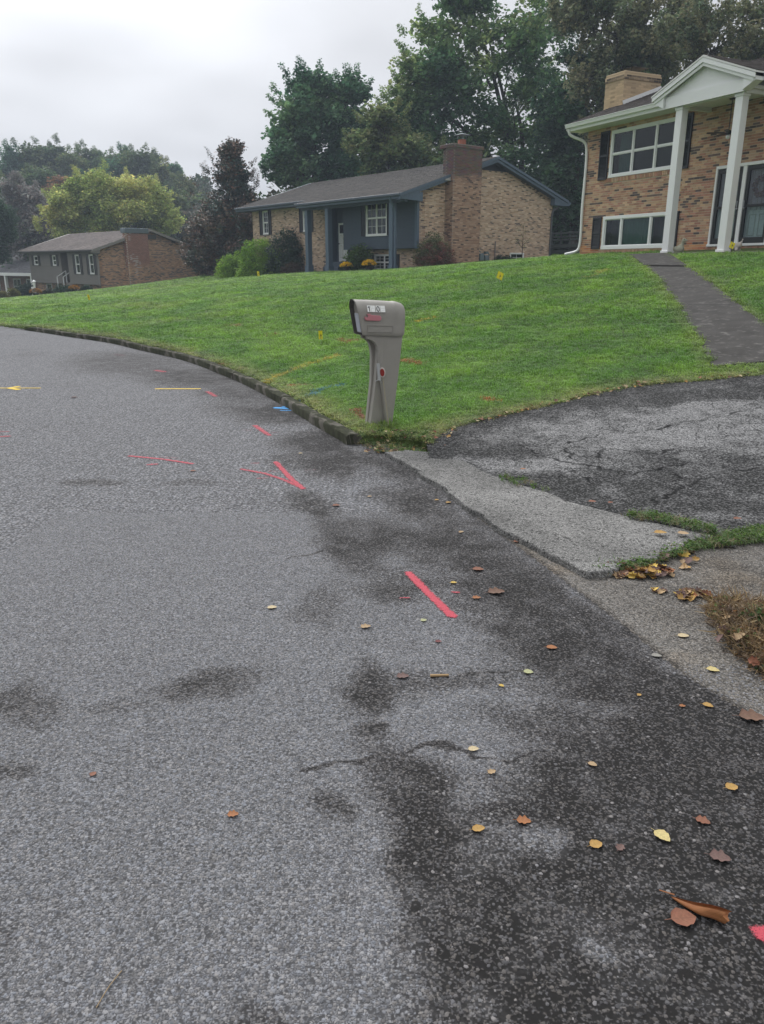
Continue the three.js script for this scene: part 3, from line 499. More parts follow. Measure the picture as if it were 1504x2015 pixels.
/* the solid roof body: a prism over the gable outline with thickness */
const roofBody = (x0, x1, pts, thick) => { const s = new THREE.Shape([...pts.map(([z, y]) => new THREE.Vector2(-z, y)), ...pts.slice().reverse().map(([z, y]) => new THREE.Vector2(-z, y - thick))]); return new THREE.ExtrudeGeometry(s, { depth: x1 - x0, bevelEnabled: false }).rotateY(Math.PI / 2).translate(x0, 0, 0); };
const roofTone = (base) => (r, u, v) => { const n = fbm2(u * 0.5, v * 0.9, 3), k = (0.62 + 0.62 * r()) * (0.75 + 0.5 * n); return base.map((c) => c * k); };
const pipeMat = MAT.vinyl;

/* ---------- the near split-level brick house ---------- */
{
  const base = 1.9, house = thing('brick_house', 'two-storey tan brick house with a white columned porch at the top of the walk', 'house', [HOUSE_R.o[0], base, HOUSE_R.o[1]], HOUSE_R.turn);
  const holes = [[0.92, 3.88, 2.4, 3.8], [0.84, 3.72, 0.2, 1.23], [5.36, 7.3, 0.2, 2.3]];
  const far = 13;
  mesh('wall', [...slabWithHoles(-0.25, far, -0.6, 3.95, holes, -0.25, 0), box(-0.25, 0, -0.6, 3.95, -8.8, -0.26), prism([[-8.8, 3.95], [-0.26, 3.95], [-4.5, 5.75]], -0.25, 0).rotateY(-Math.PI / 2)], MAT.mortarWarm, house);
  const palette = [[0.437, 0.254, 0.164], [0.495, 0.314, 0.197], [0.379, 0.204, 0.139], [0.466, 0.320, 0.218], [0.524, 0.357, 0.226], [0.422, 0.218, 0.153]];
  const darks = [[0.117, 0.086, 0.076], [0.158, 0.112, 0.095], [0.095, 0.076, 0.072]];
  let run = 0;
  const tone = (r, u, v, row) => {
    const low = v < 0.22 + 0.1 * noise2(u * 3, 1), streak = noise2(u * 1.4 + row * 19.3, row * 0.77);
    const c = !low && (streak > 0.69 ? r() < 0.48 : r() < 0.08) ? darks[(r() * 3) | 0] : palette[(r() * 6) | 0], k = 0.82 + 0.36 * r();
    return low ? [c[0] * 1.05 * k + 0.03, c[1] * 0.85 * k, c[2] * 0.62 * k] : [c[0] * k, c[1] * k, c[2] * k];
  };
  const all = [];
  const geo = (loose) => courses({ O: V(0, 0, 0), U: V(1, 0, 0), W: V(0, 1, 0), N: V(0, 0, 1), v0: -0.06, v1: 3.93, spans: (m, a, b) => minus(-0.25, 8.6, [...holes, [0.8, 4.0, 2.26, 2.41], [0.74, 3.82, 0.03, 0.21], [5.3, 7.36, 0.05, 0.21]], a + 0.01, b - 0.01), tone, seed: 77, proud: 0.008, loose });
  geo((a, b, v, h, c, d) => { const [px, py] = toPixel(V(...(() => { const [x, z] = local(HOUSE_R, (a + b) / 2, 0); return [x, base + v, z]; })())); if (px > 0 && px < 1500 && py < 495 && b - a > 0.19) all.push([a, v, px]); return false; });
  all.sort((m, n) => n[2] - m[2]);
  const pick = new Set(all.slice(0, 270).map(([a, v]) => a.toFixed(3) + ',' + v.toFixed(3))), mats = new Map(), unit = new THREE.BoxGeometry(1, 1, 1);
  const brickMat = (c) => { const k = c.map((x) => Math.round(x * 40)).join(); if (!mats.has(k)) mats.set(k, std(c, 0.93)); return mats.get(k); };
  const rest = geo((a, b, v, h, c, d) => {
    if (!pick.has(a.toFixed(3) + ',' + v.toFixed(3))) return false;
    const m = new THREE.Mesh(unit, brickMat(c)); m.name = 'brick'; m.scale.set(b - a, h, d + 0.02); m.position.set((a + b) / 2, v + h / 2, (d - 0.02) / 2); house.add(finish(m)); return true;
  });
  mesh('brickwork', rest, MAT.brick, house).userData.kind = 'stuff';
  const sill = (x0, x1, y, n) => { for (let i = 0; i < n; i++) { const w = (x1 - x0) / n, r = hash2(i, n), c = palette[(r * 6) | 0]; const m = new THREE.Mesh(unit, brickMat(c.map((x) => x * (0.75 + 0.4 * hash2(i, 7))))); m.name = 'sill_brick'; m.scale.set(w - 0.012, 0.12, 0.13); m.rotation.x = 0.12; m.position.set(x0 + w * (i + 0.5), y, -0.03); house.add(finish(m)); } };
  sill(0.8, 4.0, 2.33, 42); sill(0.74, 3.82, 0.12, 40); sill(5.3, 7.36, 0.13, 27);
  windowPart(house, { x0: 0.92, x1: 3.88, y0: 2.4, y1: 3.8, sashes: [1.92, 2.9], rail: 0.5, trim: 0.085, behind: (w) => { drape(w, 1.02, 1.5, 2.45, 3.7, -0.32, MAT.curtain, 5); drape(w, 3.4, 3.8, 2.45, 3.7, -0.32, MAT.curtain, 5); } });
  windowPart(house, { x0: 0.84, x1: 3.72, y0: 0.2, y1: 1.23, sashes: [1.7, 3.0], trim: 0.1, behind: (w) => { drape(w, 1.66, 3.04, 0.26, 1.15, -0.11, MAT.curtain, 12); mesh('blind', [box(0.95, 1.64, 0.3, 1.15, -0.3, -0.29), box(3.06, 3.62, 0.3, 1.15, -0.3, -0.29)], std([0.03, 0.034, 0.034], 0.8), w); } });
  shutterPart(house, 0.44, 0.86, 2.36, 3.82, 0.012); shutterPart(house, 3.93, 4.32, 2.36, 3.82, 0.012); shutterPart(house, 0.37, 0.78, 0.22, 1.22, 0.012); shutterPart(house, 3.78, 4.18, 0.22, 1.22, 0.012);
  /* double entrance */
  const surround = mesh('door_frame', [rbox(5.36, 5.42, 0.2, 2.3, -0.12, 0.03, 0.006), rbox(7.24, 7.3, 0.2, 2.3, -0.12, 0.03, 0.006), rbox(5.42, 7.24, 2.22, 2.3, -0.12, 0.03, 0.006), rbox(6.27, 6.39, 0.26, 2.22, -0.1, 0.02, 0.006), rbox(5.36, 7.3, 0.2, 0.26, -0.1, 0.07, 0.008)], MAT.white, house);
  for (const [a, b] of [[5.43, 6.26], [6.4, 7.23]]) {
    const d = mesh('storm_door', [rbox(a, a + 0.09, 0.27, 2.21, -0.05, 0, 0.006), rbox(b - 0.09, b, 0.27, 2.21, -0.05, 0, 0.006), rbox(a + 0.09, b - 0.09, 0.27, 0.42, -0.05, -0.002, 0.006), rbox(a + 0.09, b - 0.09, 2.1, 2.21, -0.05, -0.002, 0.006), rbox(a + 0.09, b - 0.09, 1.18, 1.25, -0.05, -0.002, 0.006)], MAT.black, house);
    mesh('upper_glass', box(a + 0.09, b - 0.09, 1.25, 2.1, -0.032, -0.028), new THREE.MeshPhysicalMaterial({ color: new THREE.Color().setRGB(0.62, 0.64, 0.66), roughness: 0.04, transmission: 1, thickness: 0 }), d); mesh('lower_glass', box(a + 0.09, b - 0.09, 0.42, 1.18, -0.032, -0.028), MAT.pane, d);
    const inner = mesh('inner_door', box(a - 0.02, b + 0.02, 0.26, 2.24, -0.16, -0.12), MAT.door, house);
    const m = (a + b) / 2; for (const [p0, p1, q0, q1] of [[a + 0.15, m - 0.05, 0.45, 1.0], [m + 0.05, b - 0.15, 0.45, 1.0], [a + 0.15, m - 0.05, 1.1, 1.75], [m + 0.05, b - 0.15, 1.1, 1.75], [a + 0.15, m - 0.05, 1.83, 2.1], [m + 0.05, b - 0.15, 1.83, 2.1]]) mesh('door_panel', [box(p0, p1, q0, q0 + 0.02, -0.12, -0.108), box(p0, p1, q1 - 0.02, q1, -0.12, -0.108), box(p0, p0 + 0.02, q0 + 0.02, q1 - 0.02, -0.12, -0.108), box(p1 - 0.02, p1, q0 + 0.02, q1 - 0.02, -0.12, -0.108)], MAT.cream, inner);
    mesh('door_handle', [new THREE.CylinderGeometry(0.014, 0.014, 0.16, 8).translate(a < 6 ? b - 0.045 : a + 0.045, 1.28, 0.03), new THREE.SphereGeometry(0.03, 10, 8).translate(a < 6 ? b - 0.045 : a + 0.045, 1.16, 0.02)], MAT.metal, d);
  }
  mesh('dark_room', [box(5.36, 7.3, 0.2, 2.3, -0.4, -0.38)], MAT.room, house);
  /* roof */
  const eY = 4.16, eZ = 0.62, rY = 5.98, rZ = -4.5, x0 = -0.62;
  const roof = mesh('roof', roofBody(x0, far, [[eZ, eY], [rZ, rY], [-9.6, eY]], 0.12), MAT.whiteOld, house);
  slope(roof, x0, 4.4, eY, eZ, rY, rZ, roofTone([0.07, 0.058, 0.052]), 5); slope(roof, 7.3, 10, eY, eZ, rY, rZ, roofTone([0.07, 0.058, 0.052]), 6);
  mesh('soffit', box(x0, far, 3.93, 3.96, 0.0, 0.56), MAT.whiteOld, house);
  mesh('fascia', box(x0, far, 3.93, 4.14, 0.56, 0.59), MAT.white, house);
  const gut = (a, b) => { const s = new THREE.Shape([[0, 0], [0.09, 0.01], [0.115, 0.1], [0.13, 0.105], [0.13, 0.12], [0.1, 0.12], [0.085, 0.02], [0.008, 0.012], [0.008, 0.12], [0, 0.12]].map(([x, y]) => new THREE.Vector2(-x, y))); return new THREE.ExtrudeGeometry(s, { depth: b - a, bevelEnabled: false }).rotateY(Math.PI / 2).translate(a, 4.02, 0.592); };
  mesh('gutter', gut(x0, 4.3), MAT.vinyl, house); mesh('gutter', gut(7.5, far), MAT.vinyl, house);
  mesh('rake_board', prism([[-0.62, eY - 0.02], [-0.62, eY - 0.2], [4.5, rY - 0.2], [4.5, rY - 0.02]], x0 - 0.02, x0 + 0.01).rotateY(Math.PI / 2).translate(0, 0, 0), MAT.whiteOld, house);
  mesh('downspout', tube([[-0.5, 4.0, 0.62], [-0.5, 3.85, 0.58], [-0.22, 3.6, 0.16], [-0.2, 3.45, 0.08], [-0.2, 1.5, 0.07], [-0.2, 0.35, 0.07], [-0.24, 0.18, 0.12], [-0.62, 0.06, 0.34]], 0.045, 60, 8), MAT.vinyl, house);
  /* chimney at the gable end */
  {
    const cT = (r, u, v) => { const s = smoothstep(v + 0.5 * fbm2(u * 5, v * 2, 3), 5.5, 5.95), k = 0.85 + 0.3 * r(), drip = smoothstep(noise2(u * 9, v * 1.2), 0.66, 0.8) * 0.5; return [lerp(0.52, 0.06, s) * k * (1 - drip * 0.6), lerp(0.385, 0.05, s) * k * (1 - drip * 0.6), lerp(0.235, 0.042, s) * k * (1 - drip * 0.6)]; };
    const ch = mesh('chimney', [box(-0.9, 0.02, -0.6, 5.55, -2.68, -1.1), rbox(-0.92, 0.04, 5.55, 5.72, -2.70, -1.08, 0.02), rbox(-0.9, 0.02, 5.72, 5.8, -2.68, -1.1, 0.02)], std([0.46, 0.35, 0.22], 0.95), house);
    mesh('brickwork', [courses({ O: V(0.02, 0, -1.1), U: V(0, 0, -1), W: V(0, 1, 0), N: V(1, 0, 0), v0: 4.0, v1: 5.5, spans: () => [[0, 1.58]], tone: cT, seed: 9, proud: 0.004, jitter: 0.0008 }), courses({ O: V(-0.9, 0, -1.1), U: V(1, 0, 0), W: V(0, 1, 0), N: V(0, 0, 1), v0: 3.9, v1: 5.5, spans: () => [[0, 0.92]], tone: cT, seed: 10, proud: 0.004, jitter: 0.0008 }), courses({ O: V(0.04, 0, -1.08), U: V(0, 0, -1), W: V(0, 1, 0), N: V(1, 0, 0), v0: 5.555, v1: 5.71, spans: () => [[0, 1.62]], tone: cT, seed: 11, proud: 0.004 }), courses({ O: V(-0.92, 0, -1.08), U: V(1, 0, 0), W: V(0, 1, 0), N: V(0, 0, 1), v0: 5.555, v1: 5.71, spans: () => [[0, 0.96]], tone: cT, seed: 12, proud: 0.004 })], MAT.brick, ch).userData.kind = 'stuff';
    mesh('flue_cap', [...[[-0.65, -2.2], [-0.25, -2.2], [-0.65, -1.6], [-0.25, -1.6]].map(([x, z]) => new THREE.CylinderGeometry(0.012, 0.012, 0.2, 6).translate(x, 5.88, z)), new THREE.ConeGeometry(0.5, 0.1, 4, 1).rotateY(Math.PI / 4).translate(-0.45, 6.03, -1.9)], std([0.05, 0.055, 0.055], 0.6, { metalness: 0.5 }), ch);
    const fl = []; for (let i = 0; i < 5; i++) { const z = -1.1 - i * 0.32, y = eY + (eZ - z) * (rY - eY) / (eZ - rZ); fl.push(new THREE.BoxGeometry(0.02, 0.13, 0.34).rotateX(Math.atan2(rY - eY, eZ - rZ)).translate(0.045, y + 0.12, z - 0.16)); } mesh('flashing', fl, MAT.vinyl, ch);
  }
  /* porch */
  const porch = mesh('porch', [box(4.78, 7.24, 3.82, 3.9, 0.04, 1.34), box(4.86, 7.18, 3.72, 3.82, 1.1, 1.3), box(4.86, 4.98, 3.72, 3.82, 0.05, 1.1), box(7.06, 7.18, 3.72, 3.82, 0.05, 1.1)], MAT.whiteOld, house);
  const gx = 5.9, gHalf = 1.68, gy = 4.06, gp = 4.72;
  mesh('pediment', [prism([[gx - 1.3, 3.76], [gx + 1.3, 3.76], [gx + 1.3, 4.02], [gx, gp - 0.12], [gx - 1.3, 4.02]], 1.32, 1.36)], MAT.white, porch);
  mesh('pediment_board', prism([[gx - 1.28, 3.74], [gx + 1.28, 3.74], [gx + 1.28, 4.02], [gx - 1.28, 4.02]], 1.36, 1.40), MAT.white, porch);
  for (const s of [-1, 1]) {
    const P = (d, y) => [gx + s * d, y], fix = (a) => (s < 0 ? a.reverse() : a);
    mesh('rake_board', [prism(fix([P(0, gp), P(gHalf, gy), P(gHalf, gy - 0.1), P(0, gp - 0.11)]), 1.5, 1.53), prism(fix([P(0, gp - 0.115), P(gHalf - 0.06, gy - 0.085), P(gHalf - 0.06, gy - 0.16), P(0, gp - 0.19)]), 1.46, 1.495)], MAT.white, porch);
    mesh('eave_return', prism(fix([P(gHalf - 0.02, gy - 0.06), P(gHalf - 0.02, gy - 0.14), P(1.3, gy - 0.3), P(1.3, gy + 0.06)]), 1.2, 1.47), MAT.white, porch);
    mesh('porch_roof', prism(fix([P(0, gp + 0.05), P(gHalf + 0.03, gy + 0.04), P(gHalf + 0.03, gy), P(0, gp + 0.005)]), -2.0, 1.54), MAT.whiteOld, porch);
  }
  for (const s of [-1, 1]) { const W = V(-s * gHalf, gp - gy + 0.01, 0), L = W.length(); W.normalize(); const U = V(0, 0, -s), N = new THREE.Vector3().crossVectors(U, W); mesh('shingles', courses({ O: V(gx + s * (gHalf + 0.03), gy + 0.045, s > 0 ? 1.54 : -2.0), U, W, N, v0: 0, v1: L, spans: () => [[0, 3.54]], len: 0.31, high: 0.145, joint: 0.004, proud: 0.006, tilt: 0.009, jitter: 0.002, tone: roofTone([0.07, 0.058, 0.052]), seed: 20 + s, stagger: 0.37 }), MAT.roof, porch).userData.kind = 'stuff'; }
  for (const x of [5.05, 7.0]) {
    const c = mesh('column', [rbox(x - 0.115, x + 0.115, 0.02, 3.74, 1.09, 1.31, 0.012)], MAT.white, porch);
    mesh('column_trim', rbox(x - 0.14, x + 0.14, 0.0, 0.09, 1.065, 1.335, 0.01), MAT.white, c); mesh('column_trim', rbox(x - 0.135, x + 0.135, 3.66, 3.735, 1.07, 1.33, 0.01), MAT.white, c);
  }
  mesh('porch_slab', rbox(4.5, 9.5, -0.12, 0.03, 0.02, 1.48, 0.01), MAT.concrete, porch);
  const lamp = mesh('porch_fan', [new THREE.CylinderGeometry(0.09, 0.07, 0.05, 16).translate(6.2, 3.8, 0.65), new THREE.CylinderGeometry(0.012, 0.012, 0.75, 8).translate(6.2, 3.42, 0.65), new THREE.CylinderGeometry(0.06, 0.09, 0.1, 12).translate(6.2, 3.0, 0.65)], MAT.black, porch);
  for (let i = 0; i < 5; i++) mesh('blade', new RoundedBoxGeometry(0.44, 0.012, 0.1, 2, 0.006).rotateX(0.2).translate(0.32, 0, 0).rotateY(i * TAU / 5 + 0.3).translate(6.2, 3.0, 0.65), MAT.black, lamp);
  mesh('globe', new THREE.SphereGeometry(0.06, 14, 10).translate(6.2, 2.9, 0.65), MAT.vinyl, lamp);
}
/* ---------- the blue and brick house ---------- */
{
  const base = 1.2, house = thing('blue_house', 'tan brick and slate blue bungalow with three blue porch columns and a tall brick chimney', 'house', [HOUSE_B.o[0], base, HOUSE_B.o[1]], HOUSE_B.turn);
  const Y = (y) => y - base, D = -9.95, eY = Y(5.05), eZ = 0.6, rY = Y(6.86), rZ = -5.1, sl = (rY - eY) / (eZ - rZ), roofY = (z) => eY + (eZ - z) * sl;
  const w1 = [-14.62, -13.93, Y(3.42), Y(4.8)], w2 = [-10.05, -9.35, Y(3.45), Y(4.8)];
  const front = slabWithHoles(-15.9, -8, -0.9, Y(4.8), [w1, w2], -0.2, 0);
  mesh('wall', [...front, ...slabWithHoles(-6.1, -0.05, -0.9, Y(2.38), [[-3.9, -2.25, Y(1.34), Y(2.14)]], -0.62, -0.45), box(-0.2, 0, -0.9, Y(4.8), D, -0.5), prism([[-D, Y(4.8)], [0.42, Y(4.8)], [-rZ, Y(6.6)]], -0.2, 0).rotateY(Math.PI / 2).translate(0, 0, 0), box(-15.9, -15.7, -0.9, Y(4.8), D, -0.21), box(-15.7, -0.21, -0.9, Y(4.8), D, D + 0.2)], MAT.mortarGrey, house);
  const pal = [[0.475, 0.337, 0.238], [0.528, 0.389, 0.277], [0.436, 0.304, 0.211], [0.554, 0.422, 0.310], [0.409, 0.277, 0.191]];
  const tone = (r, u, v, row) => { const dk = r() < 0.13, c = dk ? [0.16, 0.122, 0.10] : pal[(r() * 5) | 0], k = 0.8 + 0.4 * r(); return c.map((x) => x * k); };
  const smoky = (r, u, v, row) => { const c = tone(r, u, v, row), s = smoothstep(v + 1.4 * (fbm2(u * 1.5 + 3, v * 0.6, 3) - 0.5), Y(5.5), Y(6.1)); return [lerp(c[0] * 0.74, 0.075 + 0.09 * r(), s), lerp(c[1] * 0.66, 0.05 + 0.055 * r(), s), lerp(c[2] * 0.64, 0.045 + 0.045 * r(), s)]; };
  const gableTop = (z) => Math.min(Y(6.2), roofY(z <= rZ ? 2 * rZ - z : z) - 0.2), win = [6.62, 7.75, Y(1.85), Y(2.22)];
  const bw = (o) => courses(o);
  mesh('brickwork', [
    bw({ O: V(0, 0, 0), U: V(1, 0, 0), W: V(0, 1, 0), N: V(0, 0, 1), v0: -0.5, v1: Y(4.78), spans: (m, a, b) => minus(-15.9, -7.8, [w1, w2].map(([p, q, s, t]) => [p - 0.02, q + 0.02, s - 0.1, t]), a + 0.01, b - 0.01), tone, seed: 31 }),
    bw({ O: V(0, 0, -0.45), U: V(1, 0, 0), W: V(0, 1, 0), N: V(0, 0, 1), v0: -0.4, v1: Y(2.36), spans: (m, a, b) => minus(-6.1, -0.05, [[-3.95, -2.2, Y(1.3), Y(2.15)]], a + 0.01, b - 0.01), tone, seed: 32 }),
    bw({ O: V(0, 0, -0.02), U: V(0, 0, -1), W: V(0, 1, 0), N: V(1, 0, 0), v0: -0.4, v1: Y(6.2), spans: (m, a, b) => { const k = (rY - 0.2 - m) / sl, lo = Math.max(m < Y(2.4) ? 0.45 : 0.12, -rZ - k), hi = Math.min(9.93, -rZ + k); return hi > lo ? minus(lo, hi, [[1.78, 3.77, -2, 9], win], a + 0.01, b - 0.01) : []; }, tone, seed: 33 }),
  ], MAT.brick, house).userData.kind = 'stuff';
  mesh('gable_panel', prism([[-rZ - 1.75, Y(6.21)], [-rZ + 1.75, Y(6.21)], [-rZ, Y(6.72)]], 0.0, 0.02).rotateY(Math.PI / 2), MAT.navy, house);
  /* siding bay */
  const bay = mesh('siding_bay', [...slabWithHoles(-6.1, -0.0, Y(2.4), Y(4.9), [[-4.06, -2.3, Y(3.03), Y(4.79)]], -0.3, -0.02), box(-6.1, 0, Y(2.4), Y(2.43), -0.62, -0.3)], MAT.blue, house);
  for (let i = 0; i < 10; i++) { const y = Y(2.4) + i * 0.25; for (const [a, b] of minus(-6.1, -0.16, [[-4.1, -2.26, Y(3.0), Y(4.82)]], y + 0.02, y + 0.22)) { const p = new THREE.BoxGeometry(b - a, 0.252, 0.014); p.rotateX(-0.045).translate((a + b) / 2, y + 0.125, -0.004); mesh('plank', p, MAT.blue, bay); } }
  mesh('corner_board', [box(-0.16, 0.015, Y(2.38), Y(4.85), -0.02, 0.02), box(0, 0.02, Y(2.38), Y(4.85), -0.12, -0.02)], MAT.blueTrim, house);
  windowPart(house, { x0: -4.06, x1: -2.3, y0: Y(3.03), y1: Y(4.79), sashes: [-3.18], rail: 0.5, muntins: 1, trim: 0.09, z: 0.01, behind: (w) => drape(w, -4.0, -2.36, Y(3.1), Y(4.7), -0.3, std([0.06, 0.055, 0.05], 0.9), 14) });
  shutterPart(house, -4.45, -4.08, Y(3.05), Y(4.79), 0.012, MAT.shutter, false); shutterPart(house, -2.28, -1.93, Y(3.05), Y(4.79), 0.012, MAT.shutter, false);
  windowPart(house, { x0: -3.9, x1: -2.25, y0: Y(1.34), y1: Y(2.14), z: -0.43, sashes: [-3.08], muntins: 1, rail: 0.5, trim: 0.07 });
  shutterPart(house, -4.3, -3.94, Y(1.34), Y(2.14), -0.44, MAT.shutter, false); shutterPart(house, -2.2, -1.84, Y(1.34), Y(2.14), -0.44, MAT.shutter, false);
  for (const w of [w1, w2]) { windowPart(house, { x0: w[0], x1: w[1], y0: w[2], y1: w[3], rail: 0.5, muntins: 1, trim: 0.07 }); mesh('window_sill', rbox(w[0] - 0.04, w[1] + 0.04, w[2] - 0.09, w[2] - 0.005, -0.02, 0.06, 0.006), MAT.concrete, house); shutterPart(house, w[0] - 0.36, w[0] - 0.02, w[2] - 0.04, w[3], 0.012, MAT.shutter, false); shutterPart(house, w[1] + 0.02, w[1] + 0.36, w[2] - 0.04, w[3], 0.012, MAT.shutter, false); }
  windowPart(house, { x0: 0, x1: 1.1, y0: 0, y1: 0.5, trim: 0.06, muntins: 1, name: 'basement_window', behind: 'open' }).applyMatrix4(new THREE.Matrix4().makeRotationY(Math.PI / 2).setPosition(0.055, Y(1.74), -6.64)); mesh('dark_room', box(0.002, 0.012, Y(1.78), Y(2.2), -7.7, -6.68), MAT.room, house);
  /* recessed entry */
  mesh('entry_wall', [box(-8, -6.1, -0.9, Y(4.9), -1.1, -0.75), box(-8, -7.78, -0.9, Y(4.9), -0.749, -0.002), box(-6.12, -6.1, Y(1.78), Y(4.9), -0.749, -0.3)], MAT.blue, house);
  mesh('entry_step', [rbox(-7.77, -6.13, -0.6, Y(1.78), -0.74, -0.05, 0.02), rbox(-7.7, -6.2, -0.6, Y(1.5), -0.05, 0.3, 0.02)], MAT.blue, house);
  const door = mesh('door', [rbox(-7.55, -6.75, Y(1.8), Y(3.84), -0.75, -0.71, 0.008)], MAT.door, house);
  mesh('door_window', box(-7.43, -6.87, Y(3.3), Y(3.74), -0.71, -0.705), std([0.02, 0.022, 0.025], 0.1), door); mesh('door_handle', new THREE.SphereGeometry(0.035, 10, 8).translate(-7.46, Y(2.75), -0.67), MAT.black, door);
  for (const [a, b, c, d] of [[-7.43, -7.2, 2.0, 2.65], [-7.1, -6.87, 2.0, 2.65], [-7.43, -7.2, 2.75, 3.2], [-7.1, -6.87, 2.75, 3.2]]) mesh('door_panel', [box(a, b, Y(c), Y(c) + 0.02, -0.71, -0.70), box(a, b, Y(d) - 0.02, Y(d), -0.71, -0.70), box(a, a + 0.02, Y(c) + 0.02, Y(d) - 0.02, -0.71, -0.70), box(b - 0.02, b, Y(c) + 0.02, Y(d) - 0.02, -0.71, -0.70)], MAT.cream, door);
  /* roof */
  const x0 = -16.9, x1 = 0.36, pZ = 1.3, pY = roofY(pZ), px0 = -8.75;
  const roof = mesh('roof', [roofBody(x0, x1, [[eZ, eY], [rZ, rY], [2 * rZ - eZ, eY]], 0.11), roofBody(px0, x1, [[pZ, pY], [eZ - 0.002, eY + 0.001]], 0.11)], MAT.blueTrim, house);
  const rt = roofTone([0.066, 0.060, 0.054]);
  slope(roof, x0 - 0.02, px0, eY, eZ, rY, rZ, rt, 41, 0.4); slope(roof, px0, x1 + 0.02, pY, pZ, rY, rZ, rt, 42); slope(roof, x0, x1 + 0.02, eY, 2 * rZ - eZ, rY, rZ, rt, 43);
  mesh('fascia', [box(x0, px0, eY - 0.24, eY - 0.03, eZ - 0.02, eZ + 0.025), box(px0, x1, pY - 0.24, pY - 0.03, pZ - 0.02, pZ + 0.025)], MAT.blueTrim, house);
  mesh('gutter', [rbox(x0, px0 - 0.02, eY - 0.13, eY - 0.01, eZ + 0.027, eZ + 0.13, 0.02), rbox(px0, x1, pY - 0.13, pY - 0.01, pZ + 0.027, pZ + 0.13, 0.02)], std([0.055, 0.075, 0.1], 0.4), house);
  mesh('soffit', [box(x0, px0, Y(4.8), Y(4.815), 0, eZ - 0.02), box(px0, x1 - 0.06, Y(4.64), Y(4.66), 0.0, pZ - 0.03), box(px0, px0 + 0.03, Y(4.66), pY, 0.4, pZ - 0.03)], MAT.blue, house);
  mesh('porch_beam', box(px0 + 0.1, x1 - 0.1, Y(4.46), Y(4.64), 0.84, 1.02), MAT.blue, house);
  for (const [za, ya, zb, yb] of [[pZ + 0.1, pY - 0.03, rZ, rY], [2 * rZ - eZ - 0.1, eY - 0.03, rZ, rY]]) {
    const P = (o0, o1, xa, xb) => prism([[-za, ya - o0], [-za, ya - o1], [-zb, yb - o1], [-zb, yb - o0]].sort(() => 0), xa, xb).rotateY(Math.PI / 2);
    mesh('rake_board', [P(0.0, 0.13, x1 - 0.01, x1 + 0.03), P(0.14, 0.27, x1 - 0.07, x1 - 0.02)], MAT.blueTrim, house);
    mesh('rake_soffit', P(0.255, 0.28, 0.02, x1 - 0.07), MAT.blue, house);
  }
  for (const g of [prism([[-1.25, pY - 0.1], [-1.25, pY - 0.26], [0.05, pY - 0.32], [0.05, pY + 0.1]], 0.02, x1 - 0.03).rotateY(Math.PI / 2), prism([[9.75, eY + 0.1], [9.75, eY - 0.3], [11.0, eY - 0.3], [11.2, eY - 0.12]], 0.02, x1 - 0.03).rotateY(Math.PI / 2)]) mesh('eave_return', g, MAT.blueTrim, house);
  /* columns */
  for (const x of [-8.12, -6.15, -0.72]) {
    const c = mesh('column', rbox(x - 0.14, x + 0.14, 0, Y(4.46), 0.8, 1.08, 0.012), MAT.blueTrim, house);
    mesh('column_base', rbox(x - 0.18, x + 0.18, -0.3, 0.38, 0.76, 1.12, 0.012), MAT.blueTrim, c);
  }
  mesh('porch_floor', box(-8.5, -0.2, -0.5, 0.02, -0.44, 1.2), MAT.concrete, house);
  mesh('downspout', [tube([[-0.45, pY - 0.1, pZ + 0.05], [-0.45, pY - 0.3, pZ], [-0.45, pY - 0.55, 1.12], [-0.45, pY - 0.8, 1.02], [-0.45, 1.5, 1.02], [-0.45, 0.1, 1.02]], 0.05, 40, 6)], MAT.blueTrim, house);
  mesh('downspout', [tube([[0.1, eY - 0.15, -10.6], [0.08, eY - 0.35, -10.4], [0.06, eY - 0.6, -9.95], [0.05, 2.5, -9.9], [0.05, 0.6, -9.9]], 0.05, 40, 6)], std([0.1, 0.105, 0.11], 0.5), house);
  /* chimney */
  const ch = mesh('chimney', [box(-0.02, 0.55, -0.9, Y(5.4), -3.75, -1.8)], std([0.32, 0.25, 0.2], 0.95), house);
  mesh('chimney_top', [box(-0.02, 0.55, Y(5.4), Y(7.0), -3.75, -1.8), box(-0.35, -0.02, Y(5.4), Y(7.0), -3.6, -1.95), rbox(-0.4, 0.6, Y(7.0), Y(7.17), -3.8, -1.75, 0.02)], std([0.19, 0.155, 0.14], 0.95), ch);
  mesh('brickwork', [
    bw({ O: V(0.55, 0, -1.8), U: V(0, 0, -1), W: V(0, 1, 0), N: V(1, 0, 0), v0: -0.4, v1: Y(6.98), spans: () => [[0, 1.95]], tone: smoky, seed: 51 }), bw({ O: V(-0.0, 0, -1.8), U: V(1, 0, 0), W: V(0, 1, 0), N: V(0, 0, 1), v0: -0.4, v1: Y(6.98), spans: () => [[0.01, 0.55]], tone: (r, u, v, w) => smoky(r, u, v, w).map((x) => x * 0.9), seed: 52 }),
    bw({ O: V(-0.35, 0, -1.95), U: V(1, 0, 0), W: V(0, 1, 0), N: V(0, 0, 1), v0: Y(5.45), v1: Y(6.98), spans: () => [[0, 0.33]], tone: smoky, seed: 53 }), bw({ O: V(0.6, 0, -1.75), U: V(0, 0, -1), W: V(0, 1, 0), N: V(1, 0, 0), v0: Y(7.005), v1: Y(7.16), spans: () => [[0, 2.05]], tone: smoky, seed: 54 }), bw({ O: V(-0.4, 0, -1.75), U: V(1, 0, 0), W: V(0, 1, 0), N: V(0, 0, 1), v0: Y(7.005), v1: Y(7.16), spans: () => [[0, 1.0]], tone: smoky, seed: 55 }),
  ], MAT.brick, ch).userData.kind = 'stuff';
